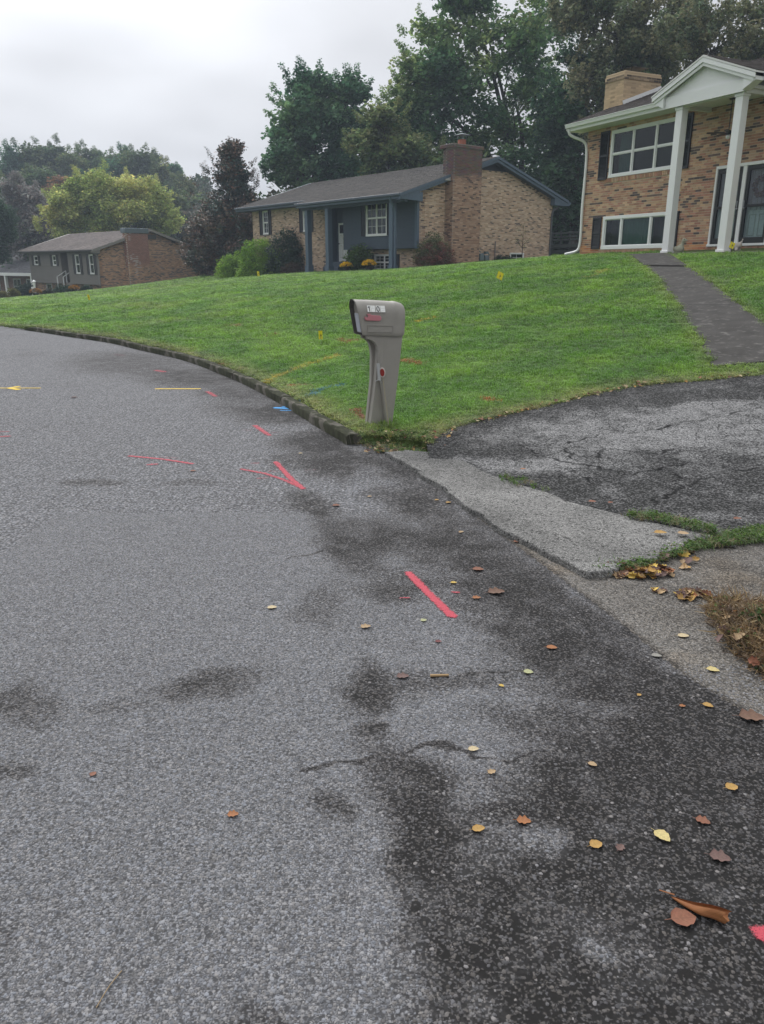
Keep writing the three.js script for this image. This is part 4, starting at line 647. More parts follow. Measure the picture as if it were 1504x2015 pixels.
  mesh('flue', [new THREE.CylinderGeometry(0.2, 0.2, 0.3, 4).rotateY(Math.PI / 4).translate(0.1, Y(7.3), -2.75)], std([0.33, 0.12, 0.07], 0.9), ch);
  mesh('flue_cap', [...[[-0.05, -2.9], [0.25, -2.9], [-0.05, -2.6], [0.25, -2.6]].map(([x, z]) => new THREE.CylinderGeometry(0.01, 0.01, 0.22, 5).translate(x, Y(7.55), z)), new THREE.ConeGeometry(0.42, 0.1, 4, 1).rotateY(Math.PI / 4).translate(0.1, Y(7.7), -2.75)], std([0.16, 0.19, 0.2], 0.5, { metalness: 0.5 }), ch);
  mesh('flashing', rbox(-0.38, 0.38, Y(5.52), Y(5.68), -1.93, -1.45, 0.01), std([0.4, 0.39, 0.38], 0.7), ch);
  mesh('wall_pipe', tube([[0.06, Y(1.5), -5.45], [0.06, Y(2.2), -5.45], [0.06, Y(2.8), -5.45]], 0.03, 8, 6), std([0.2, 0.18, 0.17], 0.7), house);
  const meter = mesh('gas_meter', [new RoundedBoxGeometry(0.28, 0.36, 0.3, 2, 0.05).translate(0.32, Y(2.0), -4.1), new THREE.CylinderGeometry(0.12, 0.12, 0.12, 14).translate(0.32, Y(2.22), -4.5), new RoundedBoxGeometry(0.2, 0.3, 0.26, 2, 0.05).translate(0.32, Y(1.95), -4.5)], std([0.13, 0.17, 0.18], 0.6, { metalness: 0.3 }), house);
  mesh('gas_pipe', [tube([[0.32, Y(1.5), -3.9], [0.32, Y(2.2), -3.9], [0.32, Y(2.3), -4.0], [0.32, Y(2.24), -4.1]], 0.028, 16, 6), tube([[0.32, Y(1.5), -4.72], [0.32, Y(2.2), -4.7], [0.32, Y(2.26), -4.6], [0.32, Y(2.2), -4.5]], 0.028, 16, 6)], std([0.13, 0.17, 0.18], 0.6), meter);
}
/* ---------- the grey house down the street ---------- */
{
  const base = -0.3, house = thing('grey_house', 'grey sided bungalow with orange brick end wall and red brick chimney, below the yellowing tree', 'house', [HOUSE_L.o[0], base, HOUSE_L.o[1]], HOUSE_L.turn);
  const Y = (y) => y - base, D = -9.0, eY = Y(2.78), eZ = 0.5, rZ = -4.6, rY = Y(4.42), sl = (rY - eY) / (eZ - rZ);
  mesh('wall', [...slabWithHoles(-13.5, -0.02, -2.2, Y(0.12), [[-11.5, -10.3, -0.9, Y(0.05)], [-3.9, -2.9, -0.9, Y(0.05)]], -0.62, -0.45), box(-0.2, 0, -2.2, Y(2.6), D, -0.3), prism([[-D, Y(2.6)], [0.2, Y(2.6)], [-rZ, rY - 0.2]], -0.2, 0).rotateY(Math.PI / 2), box(-13.5, -13.3, -2.2, Y(2.6), D, -0.63), box(-13.3, -0.21, -2.2, Y(2.6), D, D + 0.2)], MAT.mortarGrey, house);
  const pal = [[0.456, 0.258, 0.144], [0.408, 0.216, 0.126], [0.492, 0.294, 0.168], [0.372, 0.222, 0.144]];
  const tone = (r, u, v, row) => { const s = noise2(u * 0.8 + row * 5.1, row * 0.9), c = r() < (s > 0.62 ? 0.6 : 0.1) ? [0.12, 0.095, 0.085] : pal[(r() * 4) | 0], k = 0.8 + 0.4 * r(); return c.map((x) => x * k); };
  const red = (r, u, v, row) => { const top = smoothstep(v, Y(1.2), Y(1.9)), w = noise2(u * 3 + 9, v * 1.6) > 0.7 && r() < 0.4 && u < 1.2, c = tone(r, u, v, row), k = 0.75 + 0.5 * r(); return w ? [0.42, 0.36, 0.33] : [lerp(c[0], 0.235, top) * k, lerp(c[1], 0.095, top) * k, lerp(c[2], 0.07, top) * k]; };
  mesh('brickwork', [
    courses({ O: V(0, 0, 0), U: V(0, 0, -1), W: V(0, 1, 0), N: V(1, 0, 0), v0: -0.8, v1: Y(4.3), spans: (m) => { const k = (rY - 0.18 - m) / sl, lo = Math.max(0.05, -rZ - k), hi = Math.min(8.98, -rZ + k); return hi > lo ? minus(lo, hi, [[2.28, 4.22, -3, 9]], 0, 1) : []; }, tone, seed: 61 }),
    courses({ O: V(0, 0, -0.45), U: V(1, 0, 0), W: V(0, 1, 0), N: V(0, 0, 1), v0: -1.8, v1: Y(0.1), spans: (m, a, b) => minus(-13.5, -0.02, [[-11.5, -10.3, -0.9, Y(0.05)], [-3.9, -2.9, -0.9, Y(0.05)]], a, b), tone, seed: 62 })], MAT.brick, house).userData.kind = 'stuff';
  const ch = mesh('chimney', box(0, 0.5, -1.5, Y(4.05), -4.22, -2.28), MAT.mortarGrey, house);
  mesh('brickwork', [courses({ O: V(0.5, 0, -2.28), U: V(0, 0, -1), W: V(0, 1, 0), N: V(1, 0, 0), v0: -0.8, v1: Y(4.05), spans: () => [[0, 1.94]], tone: red, seed: 63 }), courses({ O: V(0, 0, -2.28), U: V(1, 0, 0), W: V(0, 1, 0), N: V(0, 0, 1), v0: -0.8, v1: Y(4.05), spans: () => [[0, 0.5]], tone: red, seed: 64 })], MAT.brick, ch).userData.kind = 'stuff';
  mesh('chimney_cap', [rbox(-0.14, 0.58, Y(4.05), Y(4.42), -4.3, -2.2, 0.03)], std([0.17, 0.21, 0.23], 0.45, { metalness: 0.4 }), ch); mesh('flue_cap', [new THREE.CylinderGeometry(0.25, 0.25, 0.16, 14).translate(0.2, Y(4.5), -3.25), new THREE.CylinderGeometry(0.34, 0.34, 0.05, 14).translate(0.2, Y(4.62), -3.25)], std([0.07, 0.08, 0.085], 0.5, { metalness: 0.4 }), ch);
  mesh('gable_vent', [box(0.01, 0.05, Y(3.62), Y(3.98), -5.25, -4.45), ...[0, 1, 2, 3].map((i) => box(0.05, 0.09, Y(3.66) + i * 0.08, Y(3.7) + i * 0.08, -5.2, -4.5))], MAT.taupe, house);
  const holes = [[-12.4, -11.5, Y(1.6), Y(2.4)], [-8.45, -7.72, Y(1.55), Y(2.42)], [-4.02, -3.22, Y(0.92), Y(2.42)], [-1.5, -0.72, Y(0.9), Y(2.42)]];
  const bay = mesh('siding_bay', [...slabWithHoles(-13.55, -6.85, Y(0.12), Y(2.66), holes, -0.4, -0.02), ...slabWithHoles(-5.5, 0.0, Y(0.12), Y(2.66), holes, -0.4, -0.02), box(-13.55, -6.85, Y(0.1), Y(0.12), -0.62, 0), box(-5.5, 0, Y(0.1), Y(0.12), -0.62, 0)], MAT.taupe, house);
  for (const [xa, xb] of [[-13.55, -6.85], [-5.5, 0.0]]) for (let i = 0; i < 9; i++) { const y = Y(0.12) + i * 0.275; for (const [a, b] of minus(xa, xb, holes.map(([p, q, s, t]) => [p, q, s, t]), y + 0.02, y + 0.24)) mesh('plank', new THREE.BoxGeometry(b - a, 0.272, 0.014).rotateX(-0.05).translate((a + b) / 2, y + 0.137, -0.004), MAT.taupe, bay); }
  holes.forEach((h, i) => { windowPart(house, { x0: h[0], x1: h[1], y0: h[2], y1: h[3], z: 0.015, rail: 0.5, trim: 0.08 }); shutterPart(house, h[0] - 0.42, h[0] - 0.03, h[2] - 0.04, h[3] + 0.03, 0.02, MAT.greyShutter, false); shutterPart(house, h[1] + 0.03, h[1] + 0.42, h[2] - 0.04, h[3] + 0.03, 0.02, MAT.greyShutter, false); });
  windowPart(house, { x0: -11.5, x1: -10.3, y0: -0.9, y1: Y(0.05), z: -0.43, trim: 0.07 }); windowPart(house, { x0: -3.9, x1: -2.9, y0: -0.9, y1: Y(0.05), z: -0.43, trim: 0.07 });
  mesh('entry_wall', [box(-6.87, -5.48, -0.8, Y(2.66), -1.5, -1.3), box(-6.87, -6.85, -0.8, Y(2.66), -1.3, -0.41), box(-5.5, -5.48, -0.8, Y(2.66), -1.3, -0.41)], MAT.taupe, house);
  mesh('door', rbox(-6.6, -5.75, Y(0.2), Y(2.2), -1.3, -1.25, 0.01), std([0.22, 0.11, 0.06], 0.6), house);
  mesh('entry_step', [rbox(-6.84, -5.51, -1.6, Y(0.18), -1.29, -0.2, 0.02), rbox(-6.84, -5.51, -1.6, Y(-0.05), -0.2, 0.1, 0.02), rbox(-6.84, -5.51, -1.6, Y(-0.28), 0.1, 0.4, 0.02)], MAT.concrete, house);
  for (const x of [-6.75, -5.55]) mesh('porch_railing', [box(x - 0.03, x + 0.03, Y(0.18), Y(1.15), -0.3, -0.24), box(x - 0.03, x + 0.03, -1.2, Y(0.65), 0.5, 0.56), new THREE.BoxGeometry(0.06, 0.05, 0.95).rotateX(0.55).translate(x, Y(0.9), 0.13)], MAT.white, house);
  const x0 = -15.1, x1 = 0.36, rt = roofTone([0.135, 0.112, 0.10]);
  const roof = mesh('roof', roofBody(x0, x1, [[eZ, eY], [rZ, rY], [2 * rZ - eZ, eY]], 0.12), MAT.taupeTrim, house);
  slope(roof, x0, x1 + 0.02, eY, eZ, rY, rZ, rt, 71, 0.6); slope(roof, x0, x1 + 0.02, eY, 2 * rZ - eZ, rY, rZ, rt, 72);
  mesh('gutter', rbox(x0, x1, eY - 0.14, eY - 0.02, eZ + 0.002, eZ + 0.11, 0.02), MAT.greyShutter, house); mesh('soffit', box(x0, x1, Y(2.62), Y(2.64), 0, eZ), MAT.taupe, house);
  for (const [za, ya] of [[eZ + 0.1, eY - 0.03], [2 * rZ - eZ - 0.1, eY - 0.03]]) mesh('rake_board', prism([[-za, ya], [-za, ya - 0.2], [-rZ, rY - 0.2], [-rZ, rY]], x1 - 0.01, x1 + 0.03).rotateY(Math.PI / 2), MAT.taupeTrim, house);
  mesh('eave_return', prism([[-0.55, eY - 0.05], [-0.55, eY - 0.25], [0.1, eY - 0.3], [0.1, eY + 0.12]], 0.02, x1 - 0.02).rotateY(Math.PI / 2), MAT.taupeTrim, house);
  mesh('downspout', tube([[0.1, eY - 0.1, 0.55], [0.08, eY - 0.25, 0.45], [0.06, eY - 0.5, 0.08], [0.06, 0.8, 0.06], [0.06, Y(0.0), 0.06]], 0.05, 30, 6), MAT.taupeTrim, house);
}
/* ---------- the farthest house, low grey roof ---------- */
{
  const o = groundAt(40, 96), house = thing('far_house', 'low brick house with plain grey roof and white porch posts, past the grey house', 'house', [o.x, o.y - 0.4, o.z], -0.72);
  const holes = [[-5.6, -4.2, 0.5, 2.0], [-0.9, 0.9, 0.4, 2.0], [2.2, 3.4, 0.4, 2.0]];
  mesh('wall', [...slabWithHoles(-9, 9, -1, 2.7, holes, -0.3, 0), box(-9, 9, -1, 2.7, -8, -7.7), box(-9, -8.7, -1, 2.7, -7.7, -0.3), box(8.7, 9, -1, 2.7, -7.7, -0.3)], MAT.mortarWarm, house);
  mesh('brickwork', courses({ O: V(0, 0, 0), U: V(1, 0, 0), W: V(0, 1, 0), N: V(0, 0, 1), v0: -0.8, v1: 2.7, spans: (m, a, b) => minus(-9, 9, holes, a, b), tone: (r) => { const k = 0.7 + 0.5 * r(); return [0.21 * k, 0.11 * k, 0.075 * k]; }, seed: 81 }), MAT.brick, house).userData.kind = 'stuff';
  for (const h of holes) windowPart(house, { x0: h[0], x1: h[1], y0: h[2], y1: h[3], rail: 0.5, sashes: h[1] - h[0] > 1.3 ? [(h[0] + h[1]) / 2] : [], trim: 0.08 });
  const roof = mesh('roof', roofBody(-9.6, 9.6, [[2.0, 2.65], [-4, 5.0], [-8.6, 2.65]], 0.15), MAT.white, house);
  slope(roof, -9.6, 9.6, 2.65, 2.0, 5.0, -4, roofTone([0.10, 0.10, 0.103]), 83);
  mesh('fascia', box(-9.6, 9.6, 2.35, 2.62, 1.96, 2.02), MAT.white, house);
  for (const x of [-7.5, -3.2, 1.6, 7.5]) mesh('porch_post', rbox(x - 0.14, x + 0.14, -0.6, 2.4, 1.7, 1.98, 0.02), MAT.white, house);
}

/* ---------- mailbox ---------- */
const plasticTex = dataTex(256, 256, (x, y, o) => { const k = 0.86 + 0.2 * fbm2(x * 0.03, y * 0.03, 4) + 0.06 * (hash2(x, y) - 0.5); o[0] = 0.315 * k; o[1] = 0.297 * k; o[2] = 0.26 * k; }, { repeat: true });
{
  const box_ = thing('mailbox', 'grey-brown plastic mailbox with pink flag and house number stickers, leaning beside the kerb', 'mailbox', [-0.035, 0.09, -7.48], 0);
  box_.rotation.set(0, 0.42, -0.012, 'ZYX');
  const mat = new THREE.MeshStandardMaterial({ map: plasticTex, roughness: 0.55, bumpMap: plasticTex, bumpScale: 0.0008 }), dark = std([0.05, 0.045, 0.04], 0.7);
  /* body: arched section lofted from the slanted mouth to the rounded back */
  const N = 36, half = 0.108, hgt = 0.315, y0 = 0.885, prof = [];
  for (let i = 0; i <= N; i++) { const t = i / N; let y, z; if (t < 0.12) { y = 0; z = lerp(0.0, half, t / 0.12); } else if (t < 0.32) { y = lerp(0, 0.185, (t - 0.12) / 0.2); z = half; } else if (t < 0.68) { const a = (t - 0.32) / 0.36 * Math.PI; y = 0.185 + (hgt - 0.185) * Math.pow(Math.abs(Math.sin(a)), 0.85); z = half * Math.sign(Math.cos(a)) * Math.pow(Math.abs(Math.cos(a)), 0.85); } else if (t < 0.88) { y = lerp(0.185, 0, (t - 0.68) / 0.2); z = -half; } else { y = 0; z = lerp(-half, 0, (t - 0.88) / 0.12); } prof.push([y, z]); }
  const stations = [[-0.262, 0.96, 1], [-0.255, 1.0, 1], [-0.235, 1.005, 1], [-0.228, 0.985, 1], [-0.1, 0.995, 1], [0.05, 1.0, 1], [0.138, 1.0, 1], [0.144, 1.022, 1.012], [0.165, 1.024, 1.012], [0.2, 1.0, 0.985], [0.23, 0.94, 0.94], [0.25, 0.82, 0.86], [0.258, 0.55, 0.7], [0.26, 0.02, 0.4]];
  const pos = [], uv = [], idx = [], M = N + 1;
  stations.forEach(([x, sz, sy], i) => prof.forEach(([y, z], j) => { const slant = smoothstep(-x, 0.0, 0.26) * 0.075 * (1 - y / hgt), mid = 0.12; pos.push(x + slant, y0 + (i > 8 ? mid + (y - mid) * sy : y * sy) - smoothstep(x, -0.1, 0.26) * 0.01, z * sz); uv.push(x * 2, j / N * 2); if (i && j < N) { const a = (i - 1) * M + j, b = a + M; idx.push(a, b, a + 1, a + 1, b, b + 1); } }));
  const bg = new THREE.BufferGeometry(); bg.setAttribute('position', new THREE.Float32BufferAttribute(pos, 3)); bg.setAttribute('uv', new THREE.Float32BufferAttribute(uv, 2)); bg.setIndex(idx); bg.computeVertexNormals();
  const body = mesh('body', toCreasedNormals(bg, 0.7), mat, box_);
  /* mouth: inner arch and the set-back door */
  const ip = [], iu = [], ii = []; [[-0.26, 0.955], [-0.256, 0.86], [-0.17, 0.85]].forEach(([x, s], i) => prof.forEach(([y, z], j) => { const yy = 0.012 + y * (i ? 0.925 : 0.98); ip.push(x + 0.075 * (1 - y / hgt), y0 + yy, z * s); iu.push(j / N, i); if (i && j < N) { const a = (i - 1) * M + j, b = a + M; ii.push(a, a + 1, b, a + 1, b + 1, b); } }));
  const ig = new THREE.BufferGeometry(); ig.setAttribute('position', new THREE.Float32BufferAttribute(ip, 3)); ig.setAttribute('uv', new THREE.Float32BufferAttribute(iu, 2)); ig.setIndex(ii); ig.computeVertexNormals();
  mesh('mouth', ig, std([0.09, 0.083, 0.075], 0.7), body);
  const doorShape = new THREE.Shape(prof.filter((_, j) => j < N).map(([y, z]) => new THREE.Vector2(z * 0.84, 0.014 + y * 0.92)));
  const dg = new THREE.ExtrudeGeometry(doorShape, { depth: 0.012, bevelEnabled: true, bevelSize: 0.003, bevelThickness: 0.003, bevelSegments: 1 }).rotateY(-Math.PI / 2); { const p = dg.attributes.position; for (let i = 0; i < p.count; i++) p.setX(i, p.getX(i) - 0.205 + 0.075 * (1 - p.getY(i) / hgt)); dg.translate(0, y0, 0).computeVertexNormals(); }
  const door = mesh('door', dg, mat, box_);
  mesh('letter', new THREE.BoxGeometry(0.004, 0.17, 0.09).rotateZ(0.2).translate(-0.205, y0 + 0.11, 0.03), std([0.4, 0.42, 0.45], 0.8), door);
  const side = half + 0.002, yy = (v) => y0 + v;
  const fl = new THREE.Shape(); fl.moveTo(-0.2, 0.03); fl.absarc(-0.185, 0.035, 0.017, Math.PI, Math.PI * 0.5); fl.lineTo(-0.155, 0.054); fl.lineTo(-0.145, 0.044); fl.lineTo(-0.065, 0.04); fl.absarc(-0.062, 0.02, 0.0205, Math.PI / 2, -Math.PI / 2, true); fl.lineTo(-0.18, 0.0); fl.absarc(-0.182, 0.018, 0.018, -Math.PI / 2, -Math.PI, true);
  mesh('flag', new THREE.ExtrudeGeometry(fl, { depth: 0.006, bevelEnabled: true, bevelSize: 0.004, bevelThickness: 0.003, bevelSegments: 2 }).rotateZ(-0.02).translate(0.03, yy(0.135), side + 0.002), std([0.52, 0.2, 0.22], 0.5), box_);
  /* rectangular moulding low on the side */
  mesh('moulding', [box(-0.14, 0.12, yy(0.088), yy(0.092), side - 0.004, side + 0.003), box(-0.14, 0.12, yy(0.03), yy(0.033), side - 0.004, side + 0.003), box(-0.14, -0.136, yy(0.033), yy(0.088), side - 0.004, side + 0.003), box(0.116, 0.12, yy(0.033), yy(0.088), side - 0.004, side + 0.003)], mat, box_);
  /* number stickers */
  const sticker = (txt, x, w) => {
    const c = document.createElement('canvas'); c.width = 96; c.height = 128; const q = c.getContext('2d'); q.fillStyle = '#e4e4de'; q.fillRect(0, 0, 96, 128);
    if (txt === '1' || txt === '0') { q.fillStyle = '#151515'; q.font = 'bold 150px sans-serif'; q.textAlign = 'center'; q.textBaseline = 'middle'; q.fillText(txt, 48, 68); } else { q.strokeStyle = '#b9b9b4'; q.lineWidth = 5; q.beginPath(); if (txt === 'a') { q.moveTo(8, 60); q.lineTo(90, 64); q.moveTo(40, 6); q.lineTo(44, 60); } else { q.moveTo(8, 54); q.lineTo(90, 58); q.moveTo(20, 90); q.bezierCurveTo(40, 112, 60, 70, 80, 94); } q.stroke(); }
    const t = new THREE.CanvasTexture(c); t.colorSpace = THREE.SRGBColorSpace;
    const g = new THREE.BoxGeometry(w, 0.062, 0.001), m = mesh('number_sticker', g, new THREE.MeshStandardMaterial({ map: t, roughness: 0.5 }), box_);
    m.rotation.x = -0.42; m.position.set(x, yy(0.24), 0.104);
  };
  sticker('1', -0.128, 0.036); sticker('a', -0.088, 0.04); sticker('0', -0.039, 0.042); sticker('b', 0.009, 0.046);
  /* the box itself sits a little nose-up on its post */
  { const M = new THREE.Matrix4().makeTranslation(-0.03, y0 + 0.05, 0).multiply(new THREE.Matrix4().makeRotationZ(-0.03)).multiply(new THREE.Matrix4().makeTranslation(0, -y0 - 0.05, 0)); for (const c of box_.children) c.applyMatrix4(M); }
  /* post: two cheeks and the panel between */
  const ex = (pts, z0, z1) => { const s = new THREE.Shape(); s.moveTo(...pts[0]); for (let i = 1; i < pts.length; i++) pts[i].length === 2 ? s.lineTo(...pts[i]) : s.bezierCurveTo(...pts[i]); return new THREE.ExtrudeGeometry(s, { depth: z1 - z0 - 0.012, bevelEnabled: true, bevelSize: 0.006, bevelThickness: 0.006, bevelSegments: 3, curveSegments: 10 }).translate(0, 0, z0 + 0.006); };
  const top = y0 + 0.004;
  mesh('post', ex([[-0.16, top], [-0.155, top - 0.03], [-0.07, top - 0.05, -0.035, top - 0.1, -0.03, 0.66], [-0.005, 0.45], [0.062, 0.0], [0.1, 0.0], [0.155, 0.45], [0.2, top]], 0.035, 0.085), mat, box_);
  mesh('post', ex([[-0.16, top], [-0.155, top - 0.03], [-0.085, top - 0.05, -0.06, top - 0.1, -0.058, 0.66], [-0.06, 0.45], [-0.105, 0.03], [0.05, 0.03], [0.12, 0.45], [0.2, top]], -0.085, -0.035), mat, box_);
  mesh('post_panel', ex([[-0.03, 0.66], [-0.045, 0.42], [-0.1, 0.0], [0.05, 0.0], [0.1, 0.45], [0.12, top], [-0.02, top]], -0.032, 0.032), mat, box_);
  mesh('paper_tube', [new THREE.CylinderGeometry(0.016, 0.016, 0.155, 12).rotateZ(0.1).translate(-0.035, 0.545, 0.075), tube([[-0.07, 0.455, 0.07], [-0.045, 0.47, 0.085], [-0.02, 0.46, 0.088], [-0.01, 0.44, 0.08]], 0.004, 12, 5)], std([0.42, 0.43, 0.42], 0.5), box_);
}
/* reflector stake leaning on the mailbox post */
{
  const foot = V(0.075, 0.06, -7.32), topP = V(0.005, 0.60, -7.40), st = thing('reflector_stake', 'thin metal stake with an oval red reflector, leaning on the mailbox post', 'reflector stake', [foot.x, foot.y, foot.z]);
  const d = topP.clone().sub(foot);
  mesh('rod', tube([[0, -0.05, 0], [d.x * 0.5, d.y * 0.5, d.z * 0.5], [d.x, d.y, d.z]], 0.0045, 8, 6), std([0.33, 0.29, 0.2], 0.5), st);
  const oval = new THREE.Shape(); oval.absellipse(0, 0, 0.028, 0.044, 0, TAU); const og = new THREE.ExtrudeGeometry(oval, { depth: 0.006, bevelEnabled: true, bevelSize: 0.003, bevelThickness: 0.003, bevelSegments: 2, curveSegments: 28 }).rotateZ(0.1).translate(d.x - 0.003, d.y + 0.03, d.z - 0.002); mesh('reflector_rim', og, std([0.62, 0.55, 0.5], 0.4), st);
  const o2 = new THREE.Shape(); o2.absellipse(0, 0, 0.019, 0.034, 0, TAU); mesh('reflector', new THREE.ExtrudeGeometry(o2, { depth: 0.004, bevelEnabled: true, bevelSize: 0.002, bevelThickness: 0.002, bevelSegments: 1, curveSegments: 24 }).rotateZ(0.1).translate(d.x - 0.003, d.y + 0.03, d.z + 0.008), std([0.25, 0.025, 0.018], 0.25), st);
}
/* ---------- little yellow marking flags ---------- */
const flagMat = std([0.85, 0.70, 0.02], 0.55, { side: THREE.DoubleSide }), inkMat = std([0.03, 0.025, 0.01], 0.6);
function markerFlag(label, px, py, hPix, turn, lean, shape = 0) {
  const foot = onGround(px, py + hPix * 1.05), d = Math.hypot(foot.x, foot.z), size = hPix / 1597 * d;
  const t = thing('marker_flag', label, 'marker flag', [foot.x, foot.y, foot.z], turn, 'yellow marking flags on thin wires');
  mesh('wire', tube([[0, -0.05, 0], [0.0, size * 0.8, 0], [lean * size * 0.6, size * 1.75, 0]], 0.003, 8, 5), MAT.metal, t);
  const g = new THREE.PlaneGeometry(1, 1, 8, 6), p = g.attributes.position, outline = shape === 0 ? [1.0, 0.55] : [0.8, 0.8];
  for (let i = 0; i < p.count; i++) { const u = p.getX(i), v = p.getY(i); let x, y; if (shape === 0) { x = (u + v * 0.35) * 0.62; y = v * 0.8 - u * 0.35; } else { x = u * 0.42 - v * 0.12; y = v * 1.0; } p.setXYZ(i, x, y, Math.sin(u * 4) * 0.1 + v * 0.12); }
  const fl = mesh('flag', g.scale(size, size, size).translate(lean * size * 0.3, size * 1.15, 0), flagMat, t); fl.geometry.computeVertexNormals();
  const tri = new THREE.Shape([[-0.11, -0.11], [0.11, -0.11], [0.01, 0.13]].map(([x, y]) => new THREE.Vector2(x * size, y * size))); tri.holes.push(new THREE.Path([[-0.055, -0.075], [0.055, -0.075], [0.01, 0.06]].map(([x, y]) => new THREE.Vector2(x * size, y * size))));
  mesh('flag_print', new THREE.ExtrudeGeometry(tri, { depth: 0.004, bevelEnabled: false }).translate(lean * size * 0.3, size * 1.15, size * 0.06), inkMat, t);
}
markerFlag('yellow flag high on the open lawn, below the gas meter on the gable', 983, 545, 16, 0.2, 0.1);
markerFlag('yellow flag nearest the mailbox, halfway down the lawn', 632, 661, 17, 0.6, -0.1, 1);
markerFlag('yellow flag on the lawn crest below the grey house', 176, 587, 10, 0.1, 0.1, 1);
markerFlag('yellow flag at the foot of the bright green bushes', 509, 540, 9, 0.4, 0, 1);
markerFlag('yellow flag at the foot of the second white porch column', 1438, 486, 12, 0.2, 0.2);

/* ---------- sprayed marks on the road ---------- */
function sprayMark(name, label, colour, strokes, { soft = 0.75, speckle = 0.85, y = 0.004, group = 'sprayed marks on the road' } = {}) {
  const S = strokes.map(([pts, w, a = 1]) => ({ w, a, pts: pts.map(([px, py]) => { const p = flat(px, py); return [p.x, p.z]; }) }));
  let x0 = 1e9, x1 = -1e9, z0 = 1e9, z1 = -1e9; for (const s of S) for (const [x, z] of s.pts) { x0 = Math.min(x0, x - s.w * 2.5); x1 = Math.max(x1, x + s.w * 2.5); z0 = Math.min(z0, z - s.w * 2.5); z1 = Math.max(z1, z + s.w * 2.5); }
  const w = x1 - x0, h = z1 - z0, res = Math.min(420, 256 / Math.max(w, h) * 1.6), nx = Math.max(16, Math.round(w * res)), ny = Math.max(16, Math.round(h * res));
  const map = dataTex(nx, ny, (i, j, o) => {
    const x = x0 + (i + 0.5) / nx * w, z = z1 - (j + 0.5) / ny * h; let cov = 0;
    for (const s of S) { const d = segDist(s.pts, x + (fbm2(x * 70, z * 70, 3) - 0.5) * 0.014, z + (fbm2(x * 70 + 5, z * 70, 3) - 0.5) * 0.014) / s.w; cov = Math.max(cov, s.a * (1 - smoothstep(d, 0.5, 1.25 + soft))); }
    const st = stones(x, z, 0.007), gap = 1 - smoothstep(st.d2 - st.d1, 0.04, 0.22), wear = hash2(Math.round(x * 330), Math.round(z * 330));
    const th = 0.14 + speckle * (0.32 * gap + 0.42 * wear + 0.22 * noise2(x * 90, z * 90)), a = 0.93 * smoothstep(cov * 0.9, th - 0.1, th + 0.34), k = 0.85 + 0.3 * wear;
    o[0] = colour[0] * k; o[1] = colour[1] * k; o[2] = colour[2] * k; o[3] = a;
  });
  const g = new THREE.PlaneGeometry(w, h).rotateX(-Math.PI / 2);
  const m = mesh(name, g, new THREE.MeshStandardMaterial({ map, transparent: true, roughness: 0.8 })); m.position.set((x0 + x1) / 2, y, (z0 + z1) / 2); m.castShadow = false;
  return tag(m, label, 'paint mark', group);
}
const PINK = [0.46, 0.055, 0.08], YEL = [0.62, 0.43, 0.03], BLUE = [0.03, 0.25, 0.56];
sprayMark('paint_mark', 'boldest pink stroke with a pink dot on either side, on the dark asphalt', PINK, [[[[805, 1129], [845, 1170], [890, 1213]], 0.02], [[[788, 1178], [806, 1177]], 0.006, 0.8], [[[890, 1166], [903, 1167]], 0.008, 0.75]]);
sprayMark('paint_mark', 'pink V of two long strokes on the road below the mailbox', PINK, [[[[543, 910], [575, 945], [596, 962]], 0.022, 0.85], [[[476, 924], [520, 932], [560, 945], [592, 960]], 0.018, 0.75], [[[495, 912], [508, 912]], 0.012, 0.6], [[[530, 928], [545, 928]], 0.012, 0.5], [[[508, 942], [524, 941]], 0.012, 0.6], [[[602, 926], [622, 925]], 0.012, 0.4]]);
sprayMark('paint_mark', 'long pink line lying across the middle of the road with pink dabs', PINK, [[[[256, 898], [320, 904], [378, 913]], 0.018, 0.8], [[[292, 915], [308, 914]], 0.02, 0.7], [[[318, 900], [350, 902]], 0.014, 0.45]]);
sprayMark('paint_mark', 'short pink stroke below the blue mark', PINK, [[[[502, 838], [530, 857]], 0.026, 0.75], [[[480, 847], [493, 847]], 0.02, 0.4], [[[534, 852], [550, 851]], 0.02, 0.4]]);
sprayMark('paint_mark', 'small pink stroke right of the yellow line', PINK, [[[[409, 771], [424, 780]], 0.03, 0.7], [[[390, 778], [440, 778]], 0.03, 0.25]]);
sprayMark('paint_mark', 'faint pink smudge high on the road, far beyond the yellow line', PINK, [[[[308, 729], [323, 732]], 0.05, 0.65]]);
sprayMark('paint_mark', 'faintest pink smudge, farthest up the road near the kerb', PINK, [[[[230, 698], [242, 700]], 0.06, 0.4]]);
sprayMark('paint_mark', 'two pink dashes cut off by the picture edge', PINK, [[[[-10, 850], [16, 850]], 0.02, 0.6], [[[-10, 860], [17, 859]], 0.02, 0.75]]);
sprayMark('paint_mark', 'bright pink blotch cut off at the lower right corner', PINK, [[[[1500, 1838], [1530, 1856]], 0.022, 1]]);
sprayMark('paint_arrow', 'yellow arrow on the road pointing at the picture edge', YEL, [[[[-30, 764], [78, 764]], 0.022], [[[18, 764], [36, 761]], 0.035], [[[18, 764], [36, 767]], 0.035]], { soft: 0.2, speckle: 0.3 });
sprayMark('paint_line', 'straight yellow line on the road between the arrow and the kerb', YEL, [[[[309, 765.5], [392, 765.5]], 0.028]], { soft: 0.2, speckle: 0.3 });
sprayMark('paint_mark', 'bright blue mark on the road against the kerb', BLUE, [[[[545, 803], [583, 805]], 0.035], [[[560, 801], [588, 800]], 0.03, 0.8], [[[555, 808], [576, 808]], 0.025, 0.6]], { speckle: 0.45 });
